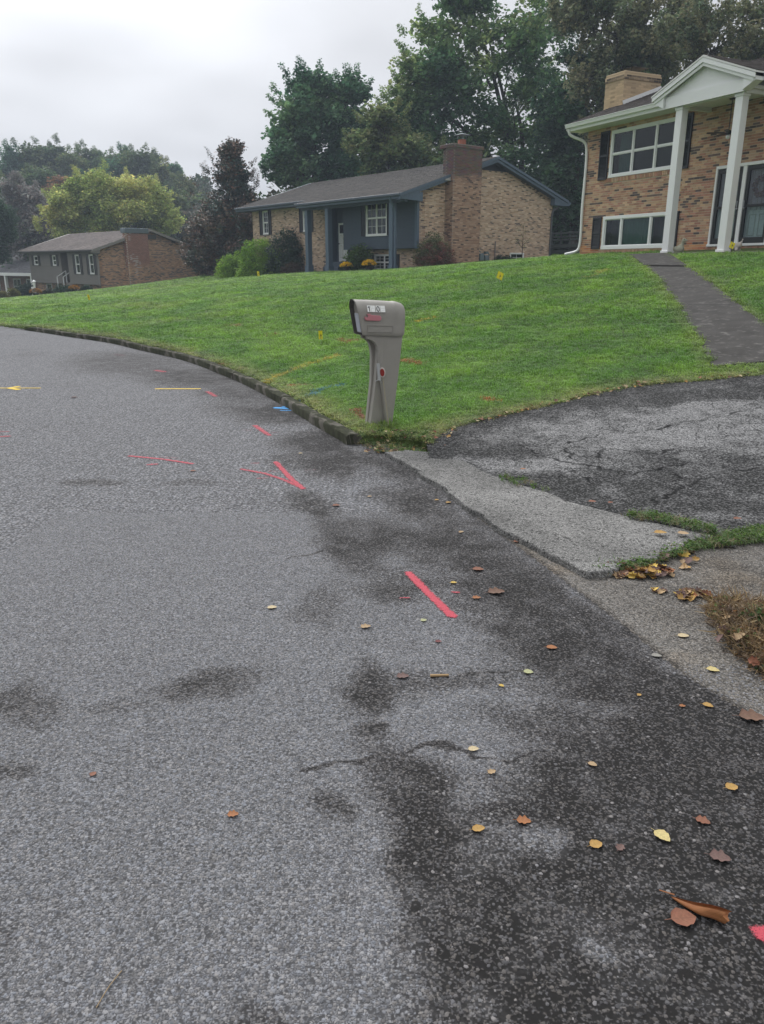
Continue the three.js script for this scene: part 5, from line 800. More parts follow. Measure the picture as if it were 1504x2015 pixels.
/* blue and yellow dabs that run over the kerb */
{
  const dab = (name, label, c, t, w) => { const p = kerbCurve.getPointAt(t), d = kerbCurve.getTangentAt(t), g = mesh(name, [box(-w / 2, w / 2, 0.02, 0.085, -0.006, 0.004), box(-w / 2, w / 2, 0.104, 0.109, 0.02, 0.15)], std(c, 0.8)); g.position.set(p.x + d.z * 0.012, 0, p.z - d.x * 0.012); g.rotation.y = -Math.atan2(d.z, d.x); g.scale.z = -1; tag(g, label, 'paint mark', 'paint dabs on the kerb'); };
  const near = (px, py) => { const q = flat(px, py); let best = 0, bd = 9e9; for (let i = 0; i <= 400; i++) { const p = kerbCurve.getPointAt(i / 400), d = p.distanceToSquared(q); if (d < bd) { bd = d; best = i / 400; } } return best; };
  dab('kerb_paint', 'pale blue band painted over the kerb beside the blue road mark', [0.16, 0.27, 0.32], near(592, 800), 0.05);
  dab('kerb_paint', 'yellow dab on the kerb where the yellow line leaves the grass', [0.5, 0.36, 0.05], near(519, 762), 0.10);
}
/* ---------- fallen leaves ---------- */
function rolledLeaf(seed) {          // a dry leaf curled into a ragged cornet
  const n = 18, m = 18, pos = [], uv = [], idx = [];
  for (let i = 0; i <= n; i++) { const t = i / n, R = 0.012 + 0.15 * Math.pow(t, 0.8) * (1 - 0.9 * Math.pow(Math.max(0, t - 0.7), 1.3)); for (let j = 0; j <= m; j++) { const s = j / m, a = -2.1 + 4.7 * s, rr = R * (1 + 0.45 * s + 0.13 * Math.sin(s * 16 + t * 5) * t + 0.25 * (noise2(s * 5 + seed, t * 5) - 0.5)), rag = t > 0.72 ? 0.3 * (t - 0.72) * (noise2(s * 9 + seed, 3) - 0.5) * 2.6 : 0; pos.push(t - 0.5 + rag, 0.85 * R + rr * -Math.cos(a) * 0.75, rr * Math.sin(a) + 0.06 * Math.sin(t * 4)); uv.push(t, s); if (i < n && j < m) { const b = i * (m + 1) + j; idx.push(b, b + 1, b + m + 1, b + 1, b + m + 2, b + m + 1); } } }
  const g = new THREE.BufferGeometry(); g.setAttribute('position', new THREE.Float32BufferAttribute(pos, 3)); g.setAttribute('uv', new THREE.Float32BufferAttribute(uv, 2)); g.setIndex(idx); g.computeVertexNormals(); return g;
}
function leafGeo(kind, seed) {
  const r = rng(seed), n = 10, m = 4, pos = [], idx = [], curl = kind === 2 ? 3.4 : 0.5 + r() * 0.7, wide = kind === 1 ? 0.42 : kind === 2 ? 0.17 : 0.36;
  for (let i = 0; i <= n; i++) {
    const t = i / n, w = wide * Math.pow(Math.sin(Math.PI * Math.pow(t, 0.8)), 0.75) * (1 + 0.06 * Math.sin(t * 17 + seed) + 0.05 * Math.sin(t * 41 + seed * 3)) * (kind === 3 ? 0.65 + 0.6 * Math.abs(Math.sin(t * 8.5)) : 1) + 0.012;
    for (let j = -m; j <= m; j++) { const s = j / m, a = s * curl * 0.9, lift = 0.10 * Math.sin(t * 3 + seed) + 0.05 * Math.sin(s * 5 + t * 7); pos.push((t - 0.5), (kind === 2 ? w * (1 - Math.cos(a)) * 0.9 : w * s * s * curl * 0.4) + 0.06 + 0.5 * Math.max(0, lift) * 0.5, kind === 2 ? Math.sin(a) * w : s * w); if (i < n && j < m) { const b = i * (2 * m + 1) + j + m; idx.push(b, b + 1, b + 2 * m + 1, b + 1, b + 2 * m + 2, b + 2 * m + 1); } }
  }
  const g = new THREE.BufferGeometry(); g.setAttribute('position', new THREE.Float32BufferAttribute(pos, 3)); g.setAttribute('uv', new THREE.Float32BufferAttribute(pos.flatMap((_, k) => (k % 3 ? [] : [pos[k] + 0.5, pos[k + 2] + 0.5])), 2)); g.setIndex(idx); g.computeVertexNormals(); return g;
}
const veinTex = dataTex(128, 128, (x, y, o) => { const u = x / 128, v = Math.abs(y / 128 - 0.5), vein = Math.min(Math.abs(v), Math.abs(((u * 7 - v * 6 + 40) % 1) - 0.5) * 0.12 + 0.01), k = (0.72 + 0.45 * fbm2(x * 0.09, y * 0.09, 3)) * (vein < 0.014 ? 0.7 : 1); o[0] = k; o[1] = k * (0.94 + 0.1 * noise2(x * 0.05, y * 0.05)); o[2] = k * 0.95; }, { srgb: false });
const leafShapes = [leafGeo(0, 3), leafGeo(1, 8), rolledLeaf(5), leafGeo(3, 4), leafGeo(0, 12), leafGeo(1, 21)], stemShape = new THREE.CylinderGeometry(0.012, 0.016, 0.3, 5).rotateZ(Math.PI / 2 + 0.15).translate(-0.6, 0.06, 0);
const LC = { tan: [0.36, 0.25, 0.14], cream: [0.48, 0.39, 0.24], orange: [0.29, 0.115, 0.04], brown: [0.14, 0.075, 0.048], rust: [0.20, 0.08, 0.045], yellow: [0.48, 0.33, 0.07], paleyellow: [0.5, 0.41, 0.18], green: [0.34, 0.35, 0.19], dusky: [0.13, 0.075, 0.065], grey: [0.25, 0.24, 0.22], red: [0.14, 0.035, 0.035], gold: [0.37, 0.22, 0.06] };
const leafMats = {}; const leafMat = (c) => leafMats[c] ??= new THREE.MeshStandardMaterial({ color: new THREE.Color().setRGB(...LC[c]), map: veinTex, roughness: 0.75, side: THREE.DoubleSide });
function leaf(px, py, wide, kind, c, turn, label, group = 'single fallen leaves on the asphalt', lift = 0) {
  const p = flat(px, py, lift), s = wide / FOCAL * Math.hypot(p.x, EYE, p.z) * 0.94;
  const l = thing('fallen_leaf', label, 'leaf', [p.x, lift + 0.004, p.z], turn, group); l.scale.set(s, kind === 2 ? s : s * 0.55, s);
  mesh('blade', leafShapes[kind], leafMat(c), l); mesh('stem', stemShape, leafMat(c), l);
}
[[1372, 1790, 88, 2, 'orange', -0.62, 'large curled orange leaf, biggest on the dark asphalt near the lower corner'], [1345, 1810, 46, 1, 'rust', 0.1, 'flat rusty brown leaf touching the large curled orange leaf'], [1417, 1690, 36, 3, 'dusky', -0.4, 'crumpled dusky purple-brown leaf above the curled orange leaf'], [1303, 1648, 34, 0, 'paleyellow', -1.0, 'pointed pale yellow leaf with a clean edge on dark asphalt'], [1173, 1664, 26, 1, 'gold', 0.3, 'round veined golden leaf on dark asphalt'], [1221, 1670, 20, 3, 'dusky', 0.8, 'tiny dusky leaf just right of the round golden leaf'],
  [1383, 1618, 26, 3, 'rust', -0.6, 'small pinkish brown leaf above the crumpled dusky leaf'], [1440, 1551, 24, 1, 'gold', 0.2, 'round orange-yellow leaf closest to the right edge'], [1031, 1618, 28, 3, 'orange', -0.2, 'bright orange-brown curled leaf left of the round golden leaf'], [942, 1633, 26, 4, 'gold', 0.2, 'thin golden brown leaf near the bright orange-brown one'], [968, 1521, 18, 3, 'tan', 0.5, 'small torn tan leaf below the road crack'], [932, 1476, 22, 4, 'cream', 0.1, 'cream leaf lying on the road crack'], [1166, 1506, 18, 4, 'tan', -0.6, 'narrow tan leaf right of the road crack'],
  [459, 1605, 22, 3, 'orange', 0.1, 'lone orange-brown leaf on pale asphalt, lower left half'], [184, 1525, 14, 5, 'rust', 1.2, 'lone rusty leaf near the left edge of the road'], [536, 1197, 20, 4, 'cream', 0.15, 'lone cream leaf mid road on pale asphalt'], [720, 1235, 22, 3, 'tan', 0.3, 'tan curled leaf left of the boldest pink stroke'], [893, 1148, 14, 0, 'yellow', 0, 'bright yellow leaf right of the top of the boldest pink stroke'], [938, 1178, 18, 3, 'orange', 0.1, 'orange leaf right of the pink dot'], [977, 1167, 36, 3, 'brown', 0.15, 'broad curled brown leaf right of the pink dot'], [941, 1122, 24, 0, 'rust', -0.1, 'rusty brown leaf above the broad curled one'],
  [834, 1222, 14, 1, 'green', 0.4, 'pale greenish leaf left of the lower end of the boldest pink stroke'], [863, 1264, 14, 0, 'red', 0.1, 'dark red leaf below the boldest pink stroke'], [1086, 1276, 22, 4, 'orange', -0.2, 'orange leaf alone on the dark asphalt beside the gutter'], [1040, 1324, 20, 1, 'green', -0.2, 'broad pale greenish leaf beside the stick'], [987, 1351, 12, 0, 'yellow', -0.7, 'tiny yellow leaf below the pale greenish one'], [1292, 1292, 20, 0, 'grey', -0.2, 'grey faded leaf on the gutter edge'], [1345, 1253, 22, 4, 'cream', 0.0, 'cream leaf on the silt beyond the gutter edge'], [1403, 1320, 24, 0, 'paleyellow', -0.4, 'pale yellow leaf beside the dry grass pile'],
  [1258, 1369, 10, 5, 'gold', 0.6, 'tiny golden leaf on dark asphalt below the grey faded leaf'], [1393, 1390, 20, 0, 'gold', -0.6, 'golden brown leaf below the pale yellow one'], [1343, 1391, 12, 3, 'orange', 0, 'tiny orange leaf between the tiny golden and golden brown ones'], [1480, 1414, 46, 3, 'brown', -0.2, 'large crumpled brown leaf at the right edge below the dry grass pile'], [793, 1333, 26, 3, 'dusky', 0.1, 'faint brown leaf left of the stick'], [662, 996, 16, 3, 'rust', 0.1, 'rusty leaf below the pink V'], [1018, 1067, 16, 1, 'rust', -0.1, 'rusty leaf in the gutter beside the pale strip'], [910, 968, 14, 3, 'rust', 0, 'reddish leaf on the upper edge of the pale strip foot'], [883, 990, 12, 3, 'gold', 0.4, 'golden scrap of leaf in the gutter beside the reddish leaf'],
  [380, 928, 12, 3, 'rust', 0, 'brown scrap just below the long pink line'], [147, 783, 12, 3, 'dusky', 0.3, 'dark scrap alone on the road between the yellow marks'], [860, 985, 10, 3, 'gold', 0.2, 'small golden leaf above the gutter leaves'], [728, 978, 10, 0, 'tan', 0.3, 'tiny tan leaf below the mailbox on the asphalt'], [592, 893, 9, 0, 'cream', 0.3, 'tiny pale leaf above the pink V'], [908, 1048, 12, 3, 'tan', 0.8, 'small tan leaf in mid gutter'], [1110, 1086, 10, 3, 'gold', 0.8, 'tiny golden leaf at the foot of the pale strip']]
  .forEach((a) => leaf(...a));
leaf(1166, 988, 16, 1, 'rust', 0.1, 'rusty leaf on the driveway above the pale strip', 'leaves on the driveway', 0.05); leaf(1202, 990, 12, 3, 'rust', 0.5, 'smaller rusty leaf right of its twin on the driveway', 'leaves on the driveway', 0.05); leaf(1030, 924, 12, 4, 'orange', 0.2, 'orange leaf on the pale patch of the driveway', 'leaves on the driveway', 0.06); leaf(1452, 1022, 16, 3, 'rust', 0.2, 'rusty leaf at the driveway edge by the grass strip', 'leaves on the driveway', 0.05); leaf(1300, 1050, 26, 0, 'gold', 0, 'flat golden leaf on the tip of the pale strip', 'leaves on the driveway', 0.055); leaf(1345, 1051, 22, 1, 'tan', -0.1, 'tan leaf at the very tip of the pale strip', 'leaves on the driveway', 0.055);
/* stick and straws */
{
  const p = flat(865, 1332), t = mesh('stick', new THREE.CylinderGeometry(0.006, 0.005, 0.075, 7).rotateZ(Math.PI / 2), std([0.36, 0.24, 0.12], 0.85)); t.position.set(p.x, 0.007, p.z); t.rotation.y = 0.05; tag(t, 'short pale stick lying on the dark asphalt', 'stick');
  const a = flat(190, 1985), b = flat(215, 1945), c = flat(240, 1912), s = mesh('dry_stalk', tube([[0, 0.003, 0], [b.x - a.x, 0.005, b.z - a.z], [c.x - a.x, 0.003, c.z - a.z]], 0.0014, 12, 5), std([0.26, 0.19, 0.11], 0.9)); s.position.copy(a); tag(s, 'thin dry stalk on the pale asphalt at the bottom of the picture', 'stalk');
}
/* leaf piles: nobody counts them */
function scatter(name, label, category, geo, mat, spots, colours, seed) {
  const m = new THREE.InstancedMesh(geo, mat, spots.length), q = new THREE.Object3D(), r = rng(seed), col = new THREE.Color(); m.name = numbered(name); m.userData.kind = 'stuff'; m.userData.label = label; m.userData.category = category;
  spots.forEach(([x, y, z, s, rx, ry, rz], i) => { q.position.set(x, y, z); q.rotation.set(rx, ry, rz, 'YXZ'); q.scale.setScalar(s); q.updateMatrix(); m.setMatrixAt(i, q.matrix); const c = colours[(r() * colours.length) | 0], k = 0.75 + 0.5 * r(); m.setColorAt(i, col.setRGB(c[0] * k, c[1] * k, c[2] * k)); });
  m.castShadow = m.receiveShadow = true; scene.add(m); return m;
}
{
  const r = rng(91), spots = [], pile = (px, py, rx, rz, n, h) => { const c = flat(px, py); for (let i = 0; i < n; i++) { const a = r() * TAU, k = Math.sqrt(r()); spots.push([c.x + Math.cos(a) * rx * k, 0.004 + r() * h * (1 - k), c.z + Math.sin(a) * rz * k, 0.035 + r() * 0.035, (r() - 0.5) * 0.9, r() * TAU, (r() - 0.5) * 0.9]); } };
  pile(1220, 1122, 0.16, 0.05, 46, 0.035); pile(1265, 1132, 0.16, 0.06, 46, 0.035); pile(1180, 1122, 0.06, 0.03, 10, 0.02); pile(1300, 1125, 0.08, 0.06, 14, 0.03); pile(1362, 1174, 0.10, 0.05, 26, 0.03); pile(1340, 1088, 0.08, 0.05, 12, 0.06); pile(1290, 1165, 0.05, 0.03, 4, 0.01); pile(1320, 1105, 0.25, 0.12, 14, 0.03);
  scatter('leaf_litter', 'heap of brown and yellow fallen leaves at the tip of the pale strip', 'leaf litter', leafShapes[3], new THREE.MeshStandardMaterial({ map: veinTex, roughness: 0.8, side: THREE.DoubleSide }), spots, [LC.brown, LC.rust, LC.tan, LC.gold, LC.orange, LC.brown, LC.dusky, LC.yellow], 6);
  const s2 = [], kerbBits = rng(17); for (let i = 0; i < 110; i++) { const t = kerbBits() * 0.9 + 0.1, p = kerbCurve.getPointAt(t), d = kerbCurve.getTangentAt(t), off = -0.02 - kerbBits() * kerbBits() * 0.5; s2.push([p.x - d.z * off, 0.004, p.z + d.x * off, 0.02 + kerbBits() * 0.035, (kerbBits() - 0.5) * 0.6, kerbBits() * TAU, (kerbBits() - 0.5) * 0.6]); }
  for (let i = 0; i < 90; i++) { const x = 0.0 + kerbBits() * 0.55 - 0.15, z = -7.15 + kerbBits() * 0.5; s2.push([x, Math.max(0, lawnTop(x, z)) + 0.02, z, 0.02 + kerbBits() * 0.035, (kerbBits() - 0.5), kerbBits() * TAU, (kerbBits() - 0.5)]); }
  for (let i = 0; i < 120; i++) { const k = (kerbBits() * (DRIVE_EDGE.length - 1)), a = DRIVE_EDGE[k | 0], b = DRIVE_EDGE[(k | 0) + 1], x = lerp(a[0], b[0], k % 1) + (kerbBits() - 0.5) * 0.2, z = lerp(a[1], b[1], k % 1) + (kerbBits() - 0.5) * 0.2; s2.push([x, T(x, z) + 0.02, z, 0.02 + kerbBits() * 0.03, (kerbBits() - 0.5), kerbBits() * TAU, (kerbBits() - 0.5)]); }
  scatter('leaf_litter', 'thin line of dry leaf scraps along the kerb and the driveway edge', 'leaf litter', leafShapes[3], new THREE.MeshStandardMaterial({ map: veinTex, roughness: 0.8, side: THREE.DoubleSide }), s2, [LC.brown, LC.rust, LC.tan, LC.tan, LC.cream, LC.gold], 8);
}
/* ---------- figures by the door, wreath, pots ---------- */
function blob(balls, res, size, mat, name, parent) {      // metaball surface: [x, y, z, r] in metres
  const mc = new MarchingCubes(res, mat, false, false, 60000); mc.isolation = 0; const f = mc.field, n = mc.size;
  for (let k = 0; k < n; k++) for (let j = 0; j < n; j++) for (let i = 0; i < n; i++) { const x = (i / n * 2 - 1) * size, y = (j / n * 2 - 1) * size, z = (k / n * 2 - 1) * size; let s = 0; for (const [bx, by, bz, r] of balls) s += Math.exp(-70 * (Math.hypot(x - bx, y - by, z - bz) - r)); f[i + j * n + k * n * n] = Math.log(s + 1e-30) / 70; }
  mc.update(); const c = mc.geometry.drawRange.count || mc.count, g = new THREE.BufferGeometry();
  g.setAttribute('position', new THREE.Float32BufferAttribute(mc.positionArray.slice(0, c * 3).map((v) => v * size), 3)); g.setAttribute('normal', new THREE.Float32BufferAttribute(mc.normalArray.slice(0, c * 3), 3));
  return mesh(name, g, mat, parent);
}
{
  const stone = std([0.36, 0.36, 0.27], 0.9), pale = std([0.46, 0.42, 0.38], 0.85), eye = std([0.02, 0.02, 0.02], 0.4);
  const put = (label, name, x, z, turn) => { const [wx, wz] = local(HOUSE_R, x, z); return thing(name, label, 'statue', [wx, 1.93, wz], HOUSE_R.turn + turn); };
  const duck = put('greenish stone goose statue sitting on the porch edge between the columns', 'goose_statue', 5.32, 1.05, 0.4);
  blob([[0, 0.1, 0, 0.1], [0.06, 0.1, 0, 0.09], [-0.1, 0.12, 0, 0.05], [0.08, 0.2, 0, 0.05], [0.1, 0.28, 0, 0.04], [0.12, 0.34, 0, 0.052], [0.18, 0.33, 0, 0.022], [0.21, 0.325, 0, 0.014]], 44, 0.42, stone, 'body', duck); mesh('eye', [new THREE.SphereGeometry(0.01, 8, 6).translate(0.145, 0.355, 0.045), new THREE.SphereGeometry(0.01, 8, 6).translate(0.145, 0.355, -0.045)], eye, duck);
  const lamb = put('pale stone dog statue crouching by the door', 'dog_statue', 7.1, 1.05, 0.2);
  blob([[0.0, 0.12, 0, 0.085], [0.12, 0.14, 0, 0.09], [0.22, 0.16, 0, 0.075], [-0.1, 0.14, 0, 0.08], [-0.19, 0.12, 0, 0.07], [-0.25, 0.1, 0, 0.04], [-0.14, 0.04, 0.07, 0.035], [-0.14, 0.04, -0.07, 0.035], [0.2, 0.05, 0.07, 0.04], [0.2, 0.05, -0.07, 0.04], [-0.16, 0.2, 0.06, 0.03], [-0.16, 0.2, -0.06, 0.03], [0.28, 0.24, 0, 0.025], [0.3, 0.3, 0, 0.02]], 44, 0.42, pale, 'body', lamb); mesh('nose', new THREE.SphereGeometry(0.016, 8, 6).translate(-0.285, 0.105, 0), eye, lamb);
  mesh('eye', [new THREE.SphereGeometry(0.011, 8, 6).translate(-0.25, 0.145, 0.035), new THREE.SphereGeometry(0.011, 8, 6).translate(-0.25, 0.145, -0.035)], eye, lamb);
  /* wreaths hang on the inner doors */
  const [x, z] = local(HOUSE_R, 6.84, -0.085), wr = thing('wreath', 'autumn wreath of orange and pink flowers on the right-hand front door', 'wreath', [x, 3.58, z], HOUSE_R.turn), r = rng(14), parts = [[], [], []];
  for (let i = 0; i < 240; i++) { const a = r() * TAU, b = r() * TAU, R = 0.21, rr = 0.03 + 0.05 * r(); const g = leafShapes[(r() * 4) | 0].clone().scale(0.07, 0.07, 0.07).rotateX(r() * 3).rotateY(r() * 3).rotateZ(r() * 6); g.translate(Math.cos(a) * (R + Math.cos(b) * rr), Math.sin(a) * (R + Math.cos(b) * rr), Math.abs(Math.sin(b)) * rr * 0.4); parts[(r() * 3) | 0].push(g); }
  ['orange', 'gold', 'pink'].forEach((c, i) => { mesh('flowers', parts[i], c === 'pink' ? std([0.33, 0.17, 0.2], 0.8, { side: THREE.DoubleSide }) : leafMat(c), wr).userData.kind = 'stuff'; }); mesh('ring', new THREE.TorusGeometry(0.2, 0.03, 8, 28), std([0.1, 0.06, 0.035], 0.95), wr);
}

/* ---------- foliage kit ---------- */
function clumpGeo(n, leafLen, seed, droop = 0, narrow = 0.42) {
  const r = rng(seed), pos = [], tint = [], q = new THREE.Quaternion(), e = new THREE.Euler(), v = V(0, 0, 0);
  for (let i = 0; i < n; i++) {
    const a = r() * TAU, c = r() * 2 - 1, s = Math.sqrt(1 - c * c), R = Math.pow(r(), 0.45), P = V(s * Math.cos(a) * R, c * R, s * Math.sin(a) * R), L = leafLen * (0.6 + 0.8 * r());
    e.set((r() - 0.5) * 2.2, r() * TAU, (r() - 0.5) * 2.2 - droop); q.setFromEuler(e);
    const pts = [[0, 0, 0], [0.5, 0.06, narrow], [1, -0.08, 0], [0.5, 0.06, -narrow]].map(([x, y, z]) => v.set(x * L, y * L, z * L).applyQuaternion(q).add(P).clone());
    const k0 = 0.55 + 0.9 * r(), warm = 1 + 0.3 * (r() - 0.4);
    for (const k of [0, 1, 2, 0, 2, 3]) { pos.push(pts[k].x, pts[k].y, pts[k].z); tint.push(k0 * warm, k0, k0); }
  }
  const g = new THREE.BufferGeometry(); g.setAttribute('position', new THREE.Float32BufferAttribute(pos, 3)); g.setAttribute('color', new THREE.Float32BufferAttribute(tint, 3)); return g;
}
const leafStuff = new THREE.MeshPhysicalMaterial({ vertexColors: true, roughness: 1, transmission: 0.5, thickness: 0, side: THREE.DoubleSide, specularIntensity: 0.5 });
const glossStuff = new THREE.MeshPhysicalMaterial({ vertexColors: true, roughness: 0.5, thickness: 0, side: THREE.DoubleSide });
const CL = { broad: clumpGeo(26, 0.5, 3), fine: clumpGeo(44, 0.32, 5), droop: clumpGeo(36, 0.42, 7, 0.7), long: clumpGeo(34, 0.7, 9, 0.3, 0.13), thick: clumpGeo(24, 0.52, 11, 0.2, 0.3), sparse: clumpGeo(16, 0.34, 13) };
const barkTex = dataTex(128, 128, (x, y, o) => { const k = 0.5 + 0.9 * fbm2(x * 0.16, y * 0.03, 4); o[0] = 0.095 * k; o[1] = 0.082 * k; o[2] = 0.068 * k; }, { repeat: true });
const barkMat = new THREE.MeshStandardMaterial({ map: barkTex, roughness: 1 });
function crownPart(parent, origin, spots, geo, mat, colours, seed, name = 'crown') {
  const m = new THREE.InstancedMesh(geo, mat, spots.length), q = new THREE.Object3D(), r = rng(seed), col = new THREE.Color(); m.name = name; m.userData.kind = 'stuff';
  spots.forEach(([x, y, z, s], i) => {
    q.position.set(x - origin.x, y - origin.y, z - origin.z); q.rotation.set((r() - 0.5) * 0.9, r() * TAU, (r() - 0.5) * 0.9); q.scale.set(s * (0.85 + 0.3 * r()), s * (0.7 + 0.3 * r()), s * (0.85 + 0.3 * r())); q.updateMatrix(); m.setMatrixAt(i, q.matrix);
    const n = noise3(x * 0.35, y * 0.35, z * 0.35), f = clamp(n * 1.3 - 0.15 + (r() - 0.5) * 0.5, 0, 0.999) * (colours.length - 1), a = colours[f | 0], b = colours[(f | 0) + 1] ?? a, t = f % 1, k = 0.82 + 0.36 * r();
    m.setColorAt(i, col.setRGB(lerp(a[0], b[0], t) * k, lerp(a[1], b[1], t) * k, lerp(a[2], b[2], t) * k));
  });
  m.castShadow = m.receiveShadow = true; parent.add(m); return m;
}
/* tree: masses are ellipsoids seen at pixel (px, py), radii in pixels, at a distance d along the view */
function tree(name, label, { d, foot, masses, lobe = 0.42, lobes = 14, per = 26, clump = 0.55, geo = CL.broad, mat = leafStuff, colours, seed, trunk = 0.25, group, depth = 0.8, bare = 0 }) {
  const r = rng(seed), base = groundAt(foot, d), t = thing(name, label, 'tree', [base.x, base.y - 0.05, base.z], 0, group), spots = [], limbs = [];
  const O = V(base.x, base.y - 0.05, base.z);
  masses.forEach(([px, py, rx, ry, dz = 0], mi) => {
    const c = at(px, py, d + dz), kx = (d + dz) / 1597 * rx, ky = (d + dz) / 1597 * ry * 1.02, kz = Math.max(kx, ky) * depth;
    const n = Math.max(4, Math.round(lobes * (0.6 + 0.5 * r())));
    if (mi % 2 === 0 || masses.length < 5) limbs.push(c.clone());
    for (let l = 0; l < n; l++) {
      const cz = r() * 2 - 1, a = r() * TAU, s = Math.sqrt(1 - cz * cz), R = 0.25 + 0.55 * Math.sqrt(r()), lc = V(c.x + s * Math.cos(a) * kx * R, c.y + cz * ky * R, c.z + s * Math.sin(a) * kz * R), lr = lobe * Math.min(kx, ky) * (0.7 + 0.6 * r());
      if (ry > 25 && l % 2 === 0) {      // sprigs that break the outline
        const a3 = -0.5 + r() * (Math.PI + 1), R3 = 0.92 + 0.16 * r(), sx = c.x + Math.cos(a3) * kx * R3, sy = c.y + Math.max(-0.3, Math.sin(a3)) * ky * R3, sz = c.z + (r() - 0.3) * kz * 0.6;
        for (let k = 0; k < 7; k++) { const t = k / 7; spots.push([sx + (r() - 0.5) * 0.25 * lr + Math.cos(a3) * t * 0.5, sy + t * (0.5 + 0.5 * Math.max(0, Math.sin(a3))), sz + (r() - 0.5) * 0.3 * lr, clump * (0.62 - 0.35 * t)]); }
      }
      for (let k = 0; k < per; k++) { const c2 = r() * 1.7 - 0.7, a2 = r() * TAU, s2 = Math.sqrt(Math.max(0, 1 - c2 * c2)), R2 = Math.pow(r(), 0.33); spots.push([lc.x + s2 * Math.cos(a2) * lr * R2, lc.y + c2 * lr * 0.8 * R2, lc.z + s2 * Math.sin(a2) * lr * R2, clump * (0.6 + 0.8 * r())]); }
    }
  });
  const reach = Math.min(2, d / 1597 * Math.max(...masses.map((m) => Math.min(m[2], m[3]))) * 0.6), low = Math.min(...limbs.map((l) => l.y)), fork = V((r() - 0.5) * 0.5, Math.max(1.2, (low - O.y) * 0.55), (r() - 0.5) * 0.5);
  mesh('trunk', [limb([V(0, -0.3, 0), V(0.02, fork.y * 0.5, 0), fork], [trunk * 1.3, trunk, trunk * 0.8]), ...limbs.flatMap((l) => { const e = l.clone().sub(O), out = [limb([fork, fork.clone().lerp(e, 0.5).add(V((r() - 0.5) * 0.8, 0.5, (r() - 0.5) * 0.8)), e], [trunk * 0.55, trunk * 0.34, trunk * 0.12], 6)]; for (let k = 0; k < 3; k++) { const b = fork.clone().lerp(e, 0.55 + 0.2 * k), f = e.clone().lerp(b, 0.25).add(V((r() - 0.5) * 2 * reach, (r() - 0.3) * 0.5 * reach, (r() - 0.5) * 2 * reach)); out.push(limb([b, b.clone().lerp(f, 0.5).add(V(0, 0.2, 0)), f], [trunk * 0.2, trunk * 0.13, trunk * 0.05], 5)); } return out; })], barkMat, t);
  crownPart(t, O, spots, geo, mat, colours, seed + 1);
  return t;
}
const G = { maple: [[0.065, 0.16, 0.075], [0.10, 0.21, 0.085], [0.17, 0.29, 0.11], [0.28, 0.37, 0.14]], blue: [[0.055, 0.145, 0.085], [0.08, 0.19, 0.10], [0.125, 0.255, 0.13], [0.2, 0.33, 0.15]], mixed: [[0.09, 0.17, 0.075], [0.13, 0.21, 0.085], [0.19, 0.26, 0.10], [0.25, 0.28, 0.12], [0.12, 0.19, 0.08]], olive: [[0.11, 0.17, 0.09], [0.15, 0.21, 0.11], [0.21, 0.25, 0.13], [0.27, 0.27, 0.15], [0.14, 0.2, 0.11]],
  dark: [[0.04, 0.09, 0.055], [0.055, 0.115, 0.065], [0.08, 0.15, 0.08]], magnolia: [[0.045, 0.08, 0.065], [0.06, 0.10, 0.075], [0.22, 0.13, 0.09], [0.075, 0.12, 0.09], [0.19, 0.11, 0.08]], yellow: [[0.26, 0.38, 0.11], [0.37, 0.46, 0.13], [0.47, 0.54, 0.18], [0.57, 0.58, 0.2]], hill: [[0.085, 0.14, 0.07], [0.12, 0.18, 0.08], [0.18, 0.23, 0.10], [0.24, 0.26, 0.11]], rust: [[0.26, 0.17, 0.09], [0.32, 0.18, 0.09], [0.20, 0.19, 0.09]], grey: [[0.25, 0.235, 0.22], [0.30, 0.275, 0.26], [0.2, 0.21, 0.18]] };
tree('maple_tree', 'huge spreading green tree towering behind the blue house chimney and gable', { d: 60, foot: 1010, trunk: 0.42, colours: G.maple, seed: 101, per: 12, clump: 0.54, lobes: 16, masses: [[960, 70, 130, 80], [860, 110, 62, 70], [845, 200, 62, 80], [900, 180, 120, 90], [1010, 180, 140, 110], [1050, 60, 100, 80], [870, 300, 110, 70], [790, 240, 40, 50], [1000, 310, 110, 70], [1080, 300, 70, 90], [920, -20, 60, 50], [1080, 180, 70, 90]] });
tree('maple_tree', 'bluish green rounded tree with spiky top behind the left end of the blue house roof', { d: 64, foot: 640, trunk: 0.34, colours: G.blue, seed: 111, per: 13, clump: 0.58, lobes: 14, masses: [[600, 215, 58, 60], [680, 225, 50, 58], [575, 280, 48, 55], [640, 290, 80, 70], [600, 345, 70, 48], [700, 320, 55, 70], [555, 335, 28, 35], [620, 185, 40, 32], [690, 185, 32, 26], [660, 375, 90, 30]] });
tree('ash_tree', 'lower yellow-green tree filling the gap between the bluish tree and the huge one', { d: 56, foot: 760, trunk: 0.22, colours: G.mixed, seed: 121, per: 14, clump: 0.48, lobes: 13, masses: [[755, 250, 45, 45], [735, 310, 50, 55], [800, 320, 60, 50], [850, 340, 50, 40]] });
tree('oak_tree', 'dark green tree between the blue gable and the near house downspout', { d: 52, foot: 1120, trunk: 0.26, colours: [...G.dark, G.maple[0], G.maple[1]], seed: 131, per: 16, clump: 0.48, lobes: 14, masses: [[1130, 330, 55, 90], [1110, 240, 60, 80], [1140, 430, 45, 60], [1075, 350, 50, 50], [1150, 160, 50, 60]] });
